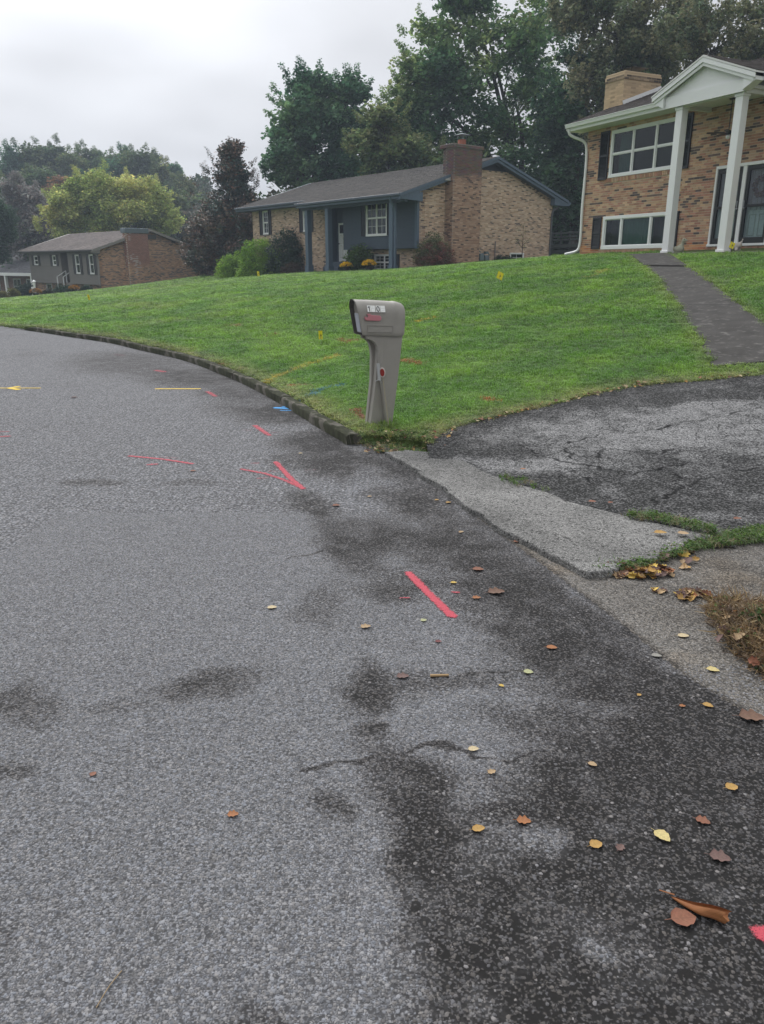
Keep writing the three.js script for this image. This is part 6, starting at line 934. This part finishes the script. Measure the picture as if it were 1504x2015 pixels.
tree('locust_tree', 'thin-leaved olive and brown tree showing sky through it, behind the near house chimney', { d: 50, foot: 1240, trunk: 0.26, colours: G.olive, seed: 141, per: 11, clump: 0.42, geo: CL.droop, lobes: 15, masses: [[1210, 60, 85, 85], [1290, 30, 85, 70], [1180, 170, 55, 70], [1250, 150, 70, 70], [1300, 110, 60, 60], [1220, 250, 60, 60], [1150, 20, 60, 60]] });
tree('locust_tree', 'sparse olive tree with many bare twigs behind the white porch gable', { d: 46, foot: 1430, trunk: 0.22, colours: G.olive, seed: 151, per: 9, clump: 0.36, geo: CL.droop, lobes: 14, masses: [[1380, 50, 70, 60], [1450, 40, 80, 60], [1500, 90, 60, 70], [1420, 110, 70, 40], [1560, 40, 80, 90], [1350, 90, 40, 40]] });
tree('magnolia_tree', 'dark pointed magnolia with russet leaf backs beside the blue house', { d: 60, foot: 440, trunk: 0.2, colours: G.magnolia, seed: 161, per: 22, clump: 0.34, geo: CL.thick, mat: glossStuff, lobes: 15, depth: 1, masses: [[455, 300, 22, 24], [452, 335, 40, 34], [445, 385, 58, 42], [440, 440, 68, 44], [432, 490, 66, 40], [440, 525, 62, 26], [500, 440, 26, 70], [395, 500, 34, 32]] });
tree('yellowing_tree', 'broad yellow and green autumn tree behind the grey house roof', { d: 90, foot: 230, trunk: 0.34, colours: G.yellow, seed: 171, per: 21, clump: 0.66, geo: CL.fine, lobes: 17, masses: [[215, 385, 70, 46], [150, 400, 46, 42], [280, 400, 48, 44], [215, 415, 70, 50], [215, 430, 118, 40], [130, 440, 46, 36], [310, 440, 40, 34]] });
tree('dark_tree', 'dark green tree cut off by the picture edge beside the far house', { d: 84, foot: -14, trunk: 0.26, colours: G.dark, seed: 181, per: 30, clump: 0.5, geo: CL.fine, lobes: 15, masses: [[-16, 440, 40, 40], [-10, 480, 34, 40], [-30, 420, 40, 40]] });
[[10, 345, 34, 44, 150, 'dark blue-green tree at the outer end of the hillside tree line', G.blue], [62, 322, 34, 40, 150, 'light green feathery tree on the hill, tallest of its end of the tree line', G.hill], [104, 332, 34, 46, 152, 'rounded hill tree third along the tree line from the picture edge', G.hill], [140, 340, 30, 46, 148, 'slim hill tree above the upper end of the yellowing tree crown', G.mixed], [176, 345, 30, 44, 155, 'hill tree rising straight above the yellowing tree, with gaps in its crown', G.hill], [208, 342, 26, 42, 150, 'narrow open hill tree with sky showing through its top', G.mixed], [246, 345, 28, 42, 146, 'dark narrow hill tree right above the grey house chimney', G.blue], [282, 340, 32, 40, 144, 'round green hill tree right of the dark narrow one', G.hill], [312, 365, 36, 44, 140, 'broad hill tree sloping down toward the magnolia', G.hill], [336, 352, 14, 30, 150, 'small pointed hill tree standing clear of the slope', G.blue], [355, 400, 30, 44, 130, 'lower hill tree beside the magnolia', G.hill], [380, 430, 24, 40, 125, 'lowest hill tree, half behind the magnolia', G.mixed],
  [40, 390, 44, 36, 128, 'olive hill tree halfway down the slope near the picture edge', G.mixed], [118, 376, 26, 22, 120, 'rust coloured tree above the yellowing tree', G.rust], [84, 372, 36, 34, 124, 'green hill tree behind the rust coloured one', G.hill], [330, 430, 36, 36, 112, 'green hill tree just right of the yellowing tree', G.hill], [70, 470, 30, 30, 96, 'grey-green tree at the foot of the slope left of the yellowing tree', [...G.grey, ...G.hill]], [168, 385, 40, 30, 126, 'dark hill tree peeping over the yellowing tree', G.blue]]
  .forEach(([px, py, rx, ry, d, label, colours], i) => tree('hill_tree', label, { d, foot: px, trunk: 0.24, colours, seed: 200 + i * 3, per: 13, clump: 0.95, geo: CL.fine, lobes: 11, lobe: 0.5, masses: [[px, py, rx, ry], [px, py + ry * 0.7, rx * 0.95, ry * 0.7], [px + rx * 0.3, py - ry * 0.35, rx * 0.5, ry * 0.6]], group: 'trees on the far hillside' }));
tree('bare_tree', 'greyish leafless thicket tree at the foot of the hill by the picture edge', { d: 98, foot: 30, trunk: 0.12, colours: G.grey, seed: 301, per: 14, clump: 0.7, geo: CL.long, lobes: 14, masses: [[25, 410, 34, 46], [60, 420, 30, 46], [20, 450, 40, 40]] });
/* undergrowth that closes the wood behind the houses */
{
  const r = rng(400), spots = [], add = (px0, px1, d0, d1, n, h0, h1, s) => { for (let i = 0; i < n; i++) { const d = lerp(d0, d1, r()), p = groundAt(lerp(px0, px1, r()), d); spots.push([p.x, p.y + lerp(h0, h1, r()), p.z, s * (0.7 + 0.7 * r()), (r() - 0.5), r() * TAU, (r() - 0.5)]); } };
  add(-100, 420, 104, 165, 5200, 0.2, 5.5, 1.5); add(480, 1600, 66, 84, 3600, 0.3, 5, 1.1); add(1080, 1180, 56, 62, 300, 0.2, 3, 0.6); add(400, 560, 70, 90, 500, 0.2, 4, 1.0);
  scatter('woodland_undergrowth', 'dark undergrowth filling the wood behind the houses and up the hill', 'undergrowth', CL.fine, leafStuff, spots, [[0.05, 0.085, 0.045], [0.065, 0.10, 0.05], [0.09, 0.115, 0.06], [0.10, 0.10, 0.07]], 401);
}
/* ---------- bushes and flowers ---------- */
function bush(name, label, category, px, py, rx, ry, d, o) {
  const foot = at(px, py, d), w = d / 1597 * rx, h = d / 1597 * ry * 2, g = T(foot.x, foot.z), base = V(foot.x, Math.min(g, foot.y), foot.z), r = rng(o.seed), t = thing(name, label, category, [base.x, base.y, base.z], 0, o.group), spots = [];
  const top = foot.y + h - base.y;
  for (let i = 0; i < o.n; i++) { const a = r() * TAU, c = r(), R = Math.pow(r(), 0.4), s = Math.sqrt(1 - c * c * 0.96); spots.push([base.x + Math.cos(a) * s * w * R, base.y + Math.max(0.03, c * top * (o.flat ? 0.9 + 0.1 * R : R)) * (1 + 0.12 * (noise3(a * 2, c * 4, o.seed) - 0.5)), base.z + Math.sin(a) * s * w * 0.85 * R, o.clump * (0.7 + 0.6 * r())]); }
  const stems = []; for (let k = 0; k < 6; k++) { const a = k / 6 * TAU; stems.push(limb([V(Math.cos(a) * 0.05, -0.08, Math.sin(a) * 0.05), V(Math.cos(a) * w * 0.25, top * 0.35, Math.sin(a) * w * 0.25), V(Math.cos(a) * w * 0.5, top * 0.7, Math.sin(a) * w * 0.5)], [0.025, 0.018, 0.006], 5)); }
  mesh('stem', stems, barkMat, t).userData.kind = 'stuff'; crownPart(t, base, spots, o.geo, o.mat ?? leafStuff, o.colours, o.seed + 1, 'foliage'); return t;
}
const bright = [[0.17, 0.32, 0.04], [0.25, 0.42, 0.055], [0.34, 0.5, 0.08]], deep = [[0.018, 0.045, 0.026], [0.026, 0.06, 0.032], [0.04, 0.078, 0.036]];
bush('bush', 'bright yellow-green bush lowest on the lawn, at the far end of the blue house', 'bush', 462, 553, 36, 26, 52, { n: 560, clump: 0.2, geo: CL.fine, colours: bright, seed: 501 });
bush('bush', 'tall bright yellow-green bush in the middle of the row by the blue house', 'bush', 512, 548, 44, 38, 49.6, { n: 800, clump: 0.2, geo: CL.fine, colours: bright, seed: 511 });
bush('bush', 'small bright yellow-green bush between the tall bright one and the dark glossy one', 'bush', 546, 546, 24, 26, 48.8, { n: 260, clump: 0.2, geo: CL.fine, colours: bright, seed: 515 });
bush('bush', 'dark glossy bush against the first blue column', 'bush', 566, 540, 44, 42, 48.6, { n: 620, clump: 0.2, geo: CL.thick, mat: glossStuff, colours: deep, seed: 521 });
bush('bush', 'low dusky red-tinged shrub in front of the dark glossy bush', 'bush', 578, 542, 26, 13, 47, { n: 240, clump: 0.13, geo: CL.fine, colours: [[0.05, 0.07, 0.035], [0.08, 0.07, 0.04], [0.10, 0.05, 0.04]], seed: 531 });
bush('bush', 'dark green shrub behind the bright bushes at the foot of the magnolia', 'bush', 470, 520, 30, 18, 56, { n: 300, clump: 0.22, geo: CL.thick, colours: deep, seed: 541 });
bush('fern_bush', 'arching grassy green plant between the two pots of yellow flowers', 'plant', 708, 536, 24, 24, 42.6, { n: 150, clump: 0.26, geo: CL.long, colours: [[0.07, 0.13, 0.03], [0.11, 0.18, 0.04], [0.15, 0.2, 0.06]], seed: 551 });
bush('red_shrub', 'round shrub with green top and crimson lower branches by the blue house corner', 'bush', 857, 527, 42, 24, 39.4, { n: 420, clump: 0.17, geo: CL.fine, colours: [[0.22, 0.075, 0.065], [0.11, 0.15, 0.065], [0.28, 0.10, 0.08], [0.12, 0.16, 0.07]], seed: 561 });
bush('green_shrub', 'feathery green shrub rising out of the crimson shrub by the blue house corner', 'bush', 852, 506, 36, 24, 39.9, { n: 260, clump: 0.18, geo: CL.fine, colours: [[0.11, 0.17, 0.07], [0.15, 0.2, 0.08], [0.2, 0.22, 0.1]], seed: 571 });
bush('shrub', 'low weeds at the foot of the brick gable wall', 'plant', 992, 513, 20, 5, 43.5, { n: 90, clump: 0.12, geo: CL.fine, colours: deep, seed: 581 });
bush('evergreen_bush', 'feathery dark evergreen between the blue gable and the near house', 'bush', 1112, 500, 34, 50, 54, { n: 620, clump: 0.3, geo: CL.long, colours: [[0.03, 0.06, 0.035], [0.05, 0.085, 0.045], [0.07, 0.1, 0.06]], seed: 591 });
bush('bush', 'dark rounded shrub in front of the grey house entry', 'bush', 128, 590, 22, 12, 66, { n: 200, clump: 0.26, geo: CL.fine, colours: deep, seed: 601 });
bush('bush', 'dark shrub under the grey house windows', 'bush', 100, 590, 16, 10, 68, { n: 160, clump: 0.26, geo: CL.fine, colours: [[0.05, 0.06, 0.035], [0.06, 0.07, 0.04], [0.09, 0.08, 0.05]], seed: 611 });
bush('bush', 'dark clipped shrub between the far house and the grey house', 'bush', 52, 582, 20, 10, 76, { n: 220, clump: 0.3, geo: CL.fine, colours: deep, seed: 621 });
bush('yellow_shrub', 'yellowish shrub in front of the far house', 'bush', 28, 586, 10, 8, 72, { n: 110, clump: 0.25, geo: CL.fine, colours: [[0.15, 0.16, 0.03], [0.24, 0.2, 0.03]], seed: 631 });
bush('yellow_shrub', 'pale yellowish shrub cut by the picture edge in front of the far house', 'bush', 6, 587, 10, 6, 71, { n: 100, clump: 0.24, geo: CL.fine, colours: [[0.12, 0.13, 0.04], [0.22, 0.19, 0.04]], seed: 641 });
bush('bush', 'low green shrub under the right-hand grey house window', 'bush', 172, 579, 14, 7, 66.5, { n: 130, clump: 0.22, geo: CL.fine, colours: deep, seed: 651 });
/* sapling against the gable */
{
  const p = groundAt(1022, 44.2), t = thing('sapling', 'thin pale green sapling standing before the brick gable above the basement window', 'tree', [p.x, p.y, p.z], 0), k = 44.2 / 1597, spots = [], r = rng(66), O = V(p.x, p.y, p.z);
  mesh('trunk', [limb([V(0, -0.1, 0), V(0.02, 0.7, 0), V(0, 1.7, 0)], [0.025, 0.018, 0.006], 6), limb([V(0, 0.7, 0), V(0.25, 1.0, 0.05)], [0.012, 0.005], 5), limb([V(0, 0.6, 0), V(-0.3, 1.0, 0.05)], [0.012, 0.005], 5)], barkMat, t);
  for (const [x, y, s] of [[0, 1.7, 0.22], [-0.3, 1.62, 0.18], [0.12, 1.45, 0.2], [-0.08, 1.3, 0.2], [0.3, 1.0, 0.2], [-0.22, 0.9, 0.2], [0.12, 0.85, 0.18], [-0.3, 1.05, 0.18], [0.1, 0.62, 0.16]]) spots.push([p.x + x, p.y + y, p.z + (r() - 0.5) * 0.2, s]);
  crownPart(t, O, spots, CL.sparse, leafStuff, [[0.13, 0.17, 0.06], [0.2, 0.21, 0.08], [0.1, 0.14, 0.05]], 67, 'crown');
}
function mums(label, px, py, d, w, dark) {
  const p = at(px, py, d), r = rng(px | 0), t = thing('flower_pot', label, 'potted flowers', [p.x, T(p.x, p.z), p.z], 0, 'potted yellow flowers'), y0 = Math.max(0.22, p.y - T(p.x, p.z)), O = V(p.x, T(p.x, p.z), p.z), f = [], l = [];
  mesh('pot', new THREE.LatheGeometry([[0.001, 0], [0.12, 0], [0.15, 0.2], [0.165, 0.2], [0.165, 0.23], [0.13, 0.23], [0.12, 0.2]].map(([x, y]) => new THREE.Vector2(x * w / 0.3, y)), 18).translate(0, y0 - 0.22, 0), std([0.03, 0.025, 0.022], 0.7), t);
  for (let i = 0; i < 120; i++) { const a = r() * TAU, c = 0.1 + 0.9 * r(), s = Math.sqrt(1 - c * c); f.push([p.x + Math.cos(a) * s * w, O.y + y0 + 0.02 + c * w * 0.75, p.z + Math.sin(a) * s * w, 0.05 + 0.03 * r()]); if (i % 3 === 0) l.push([p.x + Math.cos(a) * s * w * 0.85, O.y + y0 + c * w * 0.6, p.z + Math.sin(a) * s * w * 0.85, 0.08]); }
  crownPart(t, O, l, CL.fine, leafStuff, deep, 71, 'foliage'); crownPart(t, O, f, CL.broad, leafStuff, dark ? [[0.25, 0.13, 0.02], [0.4, 0.2, 0.02], [0.05, 0.04, 0.02]] : [[0.8, 0.58, 0.01], [0.9, 0.68, 0.02]], 72, 'flowers');
}
mums('pot of yellow chrysanthemums left of the arching grassy plant', 682, 526, 42.2, 0.3); mums('wider pot of yellow chrysanthemums right of the arching grassy plant', 727, 528, 41.2, 0.36);
mums('pot of rusty yellow flowers on the grass before the grey house', 72, 588, 64, 0.42, true); mums('pot of dark and yellow flowers by the grey house steps', 147, 575, 64.5, 0.4, true);
{
  const p = at(636, 503, 47.2), t = thing('hanging_basket', 'hanging basket of dark maroon leaves by the second blue column', 'hanging basket', [p.x, p.y - 0.3, p.z], 0), spots = [], r = rng(88), O = V(p.x, p.y - 0.3, p.z);
  mesh('basket', new THREE.LatheGeometry([[0.001, 0], [0.1, 0.02], [0.17, 0.12], [0.18, 0.16]].map(([x, y]) => new THREE.Vector2(x, y)), 16).translate(0, 0.2, 0), std([0.05, 0.03, 0.02], 0.9), t); mesh('hanger', [0, 1, 2].map((k) => tube([[Math.cos(k * 2.1) * 0.17, 0.35, Math.sin(k * 2.1) * 0.17], [0, 1.0, 0], [0, 2.6, 0]], 0.006, 8, 4)), MAT.black, t);
  for (let i = 0; i < 60; i++) { const a = r() * TAU, c = r() * 2 - 1, s = Math.sqrt(1 - c * c); spots.push([p.x + Math.cos(a) * s * 0.22, p.y + 0.05 + c * 0.32, p.z + Math.sin(a) * s * 0.22, 0.1]); }
  crownPart(t, O, spots, CL.fine, leafStuff, [[0.07, 0.016, 0.03], [0.1, 0.02, 0.035], [0.03, 0.02, 0.02]], 89, 'foliage');
}
{
  const p = at(67, 585, 64), g = T(p.x, p.z), t = thing('yard_post', 'short white post on the grass beside the rusty yellow flowers', 'post', [p.x, g, p.z], 0); mesh('post', [rbox(-0.06, 0.06, -0.2, 0.62, -0.06, 0.06, 0.01), rbox(-0.08, 0.08, 0.62, 0.68, -0.08, 0.08, 0.01)], MAT.white, t);
  const q = at(68, 562, 67.5), g2 = T(q.x, q.z), t2 = thing('lamp_post', 'white lamp post at the corner of the grey house', 'lamp post', [q.x, g2, q.z], 0); mesh('post', [new THREE.CylinderGeometry(0.07, 0.08, q.y - g2, 10).translate(0, (q.y - g2) / 2, 0)], MAT.white, t2); mesh('lantern', [new THREE.CylinderGeometry(0.12, 0.09, 0.3, 6).translate(0, q.y - g2 + 0.15, 0), new THREE.ConeGeometry(0.16, 0.14, 6).translate(0, q.y - g2 + 0.37, 0)], MAT.white, t2);
}
/* back deck seen between the two near houses */
{
  const a = at(1082, 500, 50), b = at(1136, 496, 47.5), len = Math.hypot(b.x - a.x, b.z - a.z), g = T(a.x, a.z), t = thing('deck', 'weathered grey-green wooden deck with rails behind the gap beside the near house', 'deck', [a.x, g, a.z], -Math.atan2(b.z - a.z, b.x - a.x)), h = (y) => at(1108, y, 49).y - g;
  for (const y of [459, 466, 472]) mesh('rail', rbox(0, len, h(y) - 0.05, h(y) + 0.05, -0.03, 0.03, 0.006), MAT.wood, t);
  for (let i = 0; i < 4; i++) mesh('post', rbox(len * i / 3 - 0.05, len * i / 3 + 0.05, -0.2, h(455), -0.14, -0.04, 0.006), MAT.wood, t);
  for (const y of [484, 496]) mesh('board', rbox(0, len, h(y) - 0.09, h(y) + 0.09, -0.03, 0.02, 0.006), MAT.wood, t);
  mesh('deck_floor', box(0, len, h(488) - 0.04, h(488), -2.2, -0.15), MAT.wood, t);
}
/* ---------- grass ---------- */
function tuft(n, seed, spread, lean) {
  const r = rng(seed), pos = [], nor = [];
  for (let i = 0; i < n; i++) {
    const a = r() * TAU, R = Math.sqrt(r()) * spread, bx = Math.cos(a) * R, bz = Math.sin(a) * R, th = r() * TAU, w = 0.055 + 0.035 * r(), h = 0.55 + 0.6 * r(), l = lean * (0.25 + r()), dx = Math.cos(th + 1.57), dz = Math.sin(th + 1.57), wx = Math.cos(th) * w / 2, wz = Math.sin(th) * w / 2;
    const P = [[bx - wx, 0, bz - wz], [bx + wx, 0, bz + wz], [bx - wx * 0.8 + dx * l * 0.3, h * 0.6, bz - wz * 0.8 + dz * l * 0.3], [bx + wx * 0.8 + dx * l * 0.3, h * 0.6, bz + wz * 0.8 + dz * l * 0.3], [bx + dx * l, h * (1 - 0.28 * l), bz + dz * l]];
    for (const k of [0, 1, 2, 1, 3, 2, 2, 3, 4]) { pos.push(...P[k]); const nn = V(-dx * 0.5, 0.8, -dz * 0.5).normalize(); nor.push(nn.x, nn.y, nn.z); }
  }
  const g = new THREE.BufferGeometry(); g.setAttribute('position', new THREE.Float32BufferAttribute(pos, 3)); return g;
}
{
  const geo = tuft(11, 7, 0.8, 1.5), mat = new THREE.MeshPhysicalMaterial({ color: 0xffffff, roughness: 1, transmission: 0.3, thickness: 0, side: THREE.DoubleSide });
  /* dye on the grass: [pixels of a stroke, half width in metres, colour, strength] */
  const dye = [[[[520, 757], [545, 742], [580, 727], [625, 713], [665, 700]], 0.05, [0.5, 0.4, 0.03], 0.85], [[[615, 780], [640, 768], [670, 761]], 0.05, [0.04, 0.2, 0.3], 0.7], [[[820, 634], [838, 629], [858, 625]], 0.07, [0.5, 0.36, 0.02], 0.8], [[[680, 671], [692, 674]], 0.14, [0.3, 0.12, 0.03], 0.6], [[[795, 711], [826, 718]], 0.07, [0.4, 0.13, 0.02], 0.85], [[[700, 808], [718, 824]], 0.045, [0.3, 0.05, 0.03], 0.75], [[[957, 784], [982, 791]], 0.06, [0.4, 0.14, 0.02], 0.6], [[[570, 760], [605, 760]], 0.06, [0.3, 0.12, 0.03], 0.55], [[[1160, 545], [1190, 534]], 0.12, [0.4, 0.34, 0.03], 0.5], [[[455, 642], [462, 642]], 0.18, [0.3, 0.14, 0.03], 0.4], [[[528, 660], [540, 661]], 0.14, [0.25, 0.12, 0.03], 0.35], [[[440, 716], [446, 720]], 0.07, [0.3, 0.1, 0.03], 0.5]]
    .map(([l, w, c, s]) => [l.map(([x, y]) => { const p = onGround(x, y); return [p.x, p.z]; }), w, c, s]);
  const r = rng(900), M = [], C = [], q = new THREE.Object3D(), fp = [local(HOUSE_R, -0.3, -9), local(HOUSE_R, -0.3, 0), local(HOUSE_R, 4.5, 0), local(HOUSE_R, 4.5, 1.5), local(HOUSE_R, 12, 1.5), local(HOUSE_R, 12, -9)], fb = [local(HOUSE_B, -15.9, 0), local(HOUSE_B, -8.4, 0), local(HOUSE_B, -8.4, 1.2), local(HOUSE_B, -0.2, 1.2), local(HOUSE_B, -0.2, 0), local(HOUSE_B, 0, 0), local(HOUSE_B, 0, -10), local(HOUSE_B, -15.9, -10)];
  const put = (x, z, d, sc, extra) => {
    const s = -sdLawn(x, z), y = T(x, z) + (fbm2(x * 0.9, z * 0.9, 3) - 0.5) * 0.03 - 0.4 * smoothstep(-s, -0.07, 0.05) * (z > -50 ? 1 : 0), edge = 1 - smoothstep(s, 0.02, 0.55), w = Math.min(sdWalk(x, z), 1), we = 1 - smoothstep(w, 0.0, 0.25);
    const n1 = fbm2(x * 0.45 + 3, z * 0.45, 4), n2 = noise2(x * 2.3, z * 2.3), n3 = noise2(x * 6, z * 6), far = smoothstep(d, 20, 42);
    const dry = clamp(edge * (0.35 + 0.7 * n2) + we * 0.35 + Math.max(0, n1 - 0.58) * 1.6 * smoothstep(-x, 0.5, 6) + Math.max(0, n3 - 0.8) * 0.6, 0, 0.9) * (0.4 + r());
    const n4 = smoothstep(fbm2(x * 1.1 + 20, z * 1.1 + 4, 4), 0.35, 0.7); let c = [lerp(0.08, 0.16, n4) + 0.03 * n2, lerp(0.215, 0.31, n4) + 0.05 * n2, lerp(0.010, 0.020, n4)];
    const st = 0.5 + 0.5 * Math.sin(x * 0.55 + z * 2.6 + fbm2(x * 0.2, z * 0.2, 2) * 2); c = c.map((v, i) => v * lerp(1, 0.92 + 0.18 * st, smoothstep(d, 14, 28)) + far * [0.03, 0.025, 0.008][i]);
    c = [lerp(c[0], 0.34, dry * 0.75), lerp(c[1], 0.27, dry * 0.7), lerp(c[2], 0.12, dry * 0.7)];
    for (const [l, hw, col, str] of dye) { const dd = segDist(l, x, z); if (dd < hw * 1.6 && r() < str * (1 - smoothstep(dd, hw * 0.5, hw * 1.5))) c = col; }
    const k = 0.5 + 1.0 * r();
    q.position.set(x, y - 0.006, z); q.rotation.set((r() - 0.5) * 0.35, r() * TAU, (r() - 0.5) * 0.35); const h = sc * (0.7 + 0.6 * n2) * (1 - 0.45 * edge) * (extra ?? 1) * (0.65 + 0.6 * r() + (r() < 0.06 ? 0.5 : 0)); const low = Math.pow(8 / Math.max(8, d), 0.42); q.scale.set(sc * 0.9, h * low, sc * 0.9); q.updateMatrix(); M.push(...q.matrix.elements); C.push(c[0] * k, c[1] * k, c[2] * k);
  };
  for (let d = 6.4, row = 0; d < 78; row++) {
    const sp = 0.037 * Math.max(1, d / 8) * (d > 45 ? 1.5 : 1), a0 = -0.62, a1 = 0.56, n = Math.floor((a1 - a0) * d / sp);
    for (let i = 0; i < n; i++) {
      const a = a0 + (a1 - a0) * (i + r()) / n, dd = d + (r() - 0.5) * sp * 1.6, x = Math.sin(a) * dd, z = -Math.cos(a) * dd;
      if (z > -56 && x > -60 && sdLawn(x, z) > 0.04) continue; if (x > 2 && sdWalk(x, z) < 0.01 - 0.05 * noise2(x * 5, z * 5)) continue;
      if (d > 20 && (sdPoly(fp, x, z) < 0 || sdPoly(fb, x, z) < 0)) continue;
      put(x, z, dd, 0.062 * Math.pow(Math.max(1, dd / 8), 0.72));
    }
    d += sp * 0.95;
  }
  for (let i = 0; i < 170; i++) { const a = r() * TAU, k = 0.06 + 0.14 * r(); put(-0.03 + Math.cos(a) * k * 1.2, -7.47 + Math.sin(a) * k, 8, 0.07, 1.5); }      // longer grass the mower misses round the post
  const lawnCount = M.length / 16;
  /* taller fringe along the driveway and the strip of grass below it */
  for (let i = 0; i < 1500; i++) { const k = r() * (DRIVE_EDGE.length - 1), a = DRIVE_EDGE[k | 0], b = DRIVE_EDGE[(k | 0) + 1], o = Math.pow(r(), 2) * 0.14, x = lerp(a[0], b[0], k % 1), z = lerp(a[1], b[1], k % 1) - o; put(x + (r() - 0.5) * 0.05, z + 0.03, 8, 0.06, 0.9); }
  for (let i = 0; i < 420; i++) { const t = r(), a = WALK.left[0], k = r() * (WALK.left.length - 1), p = WALK.left[k | 0], p2 = WALK.left[Math.min(WALK.left.length - 1, (k | 0) + 1)], e = (r() - 0.7) * 0.12; put(lerp(p.x, p2.x, k % 1) + e, lerp(p.z, p2.z, k % 1), 12, 0.09); }
  const m = new THREE.InstancedMesh(geo, mat, M.length / 16); m.instanceMatrix.array.set(M); m.instanceColor = new THREE.InstancedBufferAttribute(new Float32Array(C), 3); m.name = 'grass'; m.userData.kind = 'stuff'; m.userData.label = 'mown green lawn grass covering the slope up to the houses'; m.userData.category = 'grass'; m.castShadow = m.receiveShadow = true; scene.add(m);
  console.log('grass tufts', M.length / 16);
  /* strip of weeds and earth below the driveway */
  const band = [[1165, 1122], [1240, 1112], [1300, 1094], [1360, 1074], [1430, 1066], [1504, 1058], [1640, 1046], [1640, 1030], [1504, 1036], [1440, 1044], [1400, 1052], [1350, 1068], [1290, 1092], [1220, 1108]].map(([x, y]) => { const p = flat(x, y, 0.03); return [p.x, p.z]; });
  const band2 = [[1236, 1016], [1290, 1024], [1340, 1034], [1400, 1046], [1400, 1040], [1340, 1026], [1290, 1014]].map(([x, y]) => { const p = flat(x, y, 0.05); return [p.x, p.z]; });
  const S = [], S2 = []; for (const [poly, n, y] of [[band, 760, 0.012], [band2, 160, 0.05], [[[985, 945], [1080, 968], [1078, 960], [1000, 938]].map(([x, y]) => { const p = flat(x, y, 0.05); return [p.x, p.z]; }), 26, 0.05], [[[700, 860], [735, 878], [790, 886], [850, 893], [900, 894], [885, 872], [850, 866], [740, 862]].map(([x, y]) => { const p = flat(x, y, 0.05); return [p.x, p.z]; }), 260, 0.03]]) { const xs = poly.map((p) => p[0]), zs = poly.map((p) => p[1]), X0 = Math.min(...xs), X1 = Math.max(...xs), Z0 = Math.min(...zs), Z1 = Math.max(...zs); let c = 0; for (let i = 0; i < n * 12 && c < n; i++) { const x = lerp(X0, X1, r()), z = lerp(Z0, Z1, r()); if (sdPoly(poly, x, z) > 0.02) continue; c++; (r() < 0.2 ? S2 : S).push([x, n === 260 ? Math.max(0.01, lawnTop(x, z)) : y, z, 0.028 + 0.024 * r(), (r() - 0.5) * 0.5, r() * TAU, (r() - 0.5) * 0.5]); } }
  scatter('weed_strip', 'narrow strip of weeds and grass between the driveway and the lower asphalt', 'grass', geo, mat, S, [[0.07, 0.15, 0.025], [0.10, 0.18, 0.03], [0.09, 0.13, 0.03], [0.2, 0.16, 0.07]], 31); 
  scatter('clover', 'small round-leaved weeds growing among the strip of grass', 'weeds', CL.broad, leafStuff, S2.map((s) => [s[0], s[1] + 0.02, s[2], 0.03, s[4], s[5], s[6]]), [[0.08, 0.16, 0.03], [0.11, 0.2, 0.04]], 32);
  /* dry cut grass heaped at the picture edge */
  const c = flat(1545, 1285), D = [], E = []; const straw = tuft(9, 21, 0.9, 1.6);
  for (let i = 0; i < 1500; i++) { const a = r() * TAU, k = Math.sqrt(r()), x = c.x + Math.cos(a) * 0.21 * k, z = c.z + Math.sin(a) * 0.5 * k + Math.cos(a) * 0.1; D.push([x, Math.max(0, 0.11 * (1 - k * k)) * r(), z, 0.03 + 0.04 * r(), (r() - 0.5) * 3, r() * TAU, (r() - 0.5) * 3]); if (i % 9 === 0) E.push([x, 0.02 + 0.12 * (1 - k), z, 0.04, 0, r() * TAU, 0]); }
  scatter('dry_grass', 'heap of dry straw-coloured cut grass at the right edge', 'dry grass', straw, mat, D, [[0.26, 0.18, 0.085], [0.36, 0.26, 0.13], [0.18, 0.11, 0.055], [0.10, 0.06, 0.035], [0.2, 0.14, 0.07]], 33);
  { const L2 = []; for (let i = 0; i < 70; i++) { const a = r() * TAU, k = Math.sqrt(r()); L2.push([c.x + Math.cos(a) * 0.28 * k, 0.02 + 0.1 * (1 - k * k) * (0.6 + 0.5 * r()), c.z + Math.sin(a) * 0.5 * k, 0.035 + 0.03 * r(), (r() - 0.5) * 1.6, r() * TAU, (r() - 0.5) * 1.6]); } scatter('leaf_litter', 'brown leaves caught in the dry grass heap at the right edge', 'leaf litter', leafShapes[3], new THREE.MeshStandardMaterial({ map: veinTex, roughness: 0.8, side: THREE.DoubleSide }), L2, [LC.brown, LC.rust, LC.dusky, LC.tan], 35); }
  scatter('edge_weeds', 'few green weed leaves poking out of the dry grass heap', 'weeds', CL.broad, leafStuff, E, [[0.06, 0.12, 0.03], [0.1, 0.16, 0.04], [0.2, 0.12, 0.05]], 34);
}

renderer.render(scene, camera);
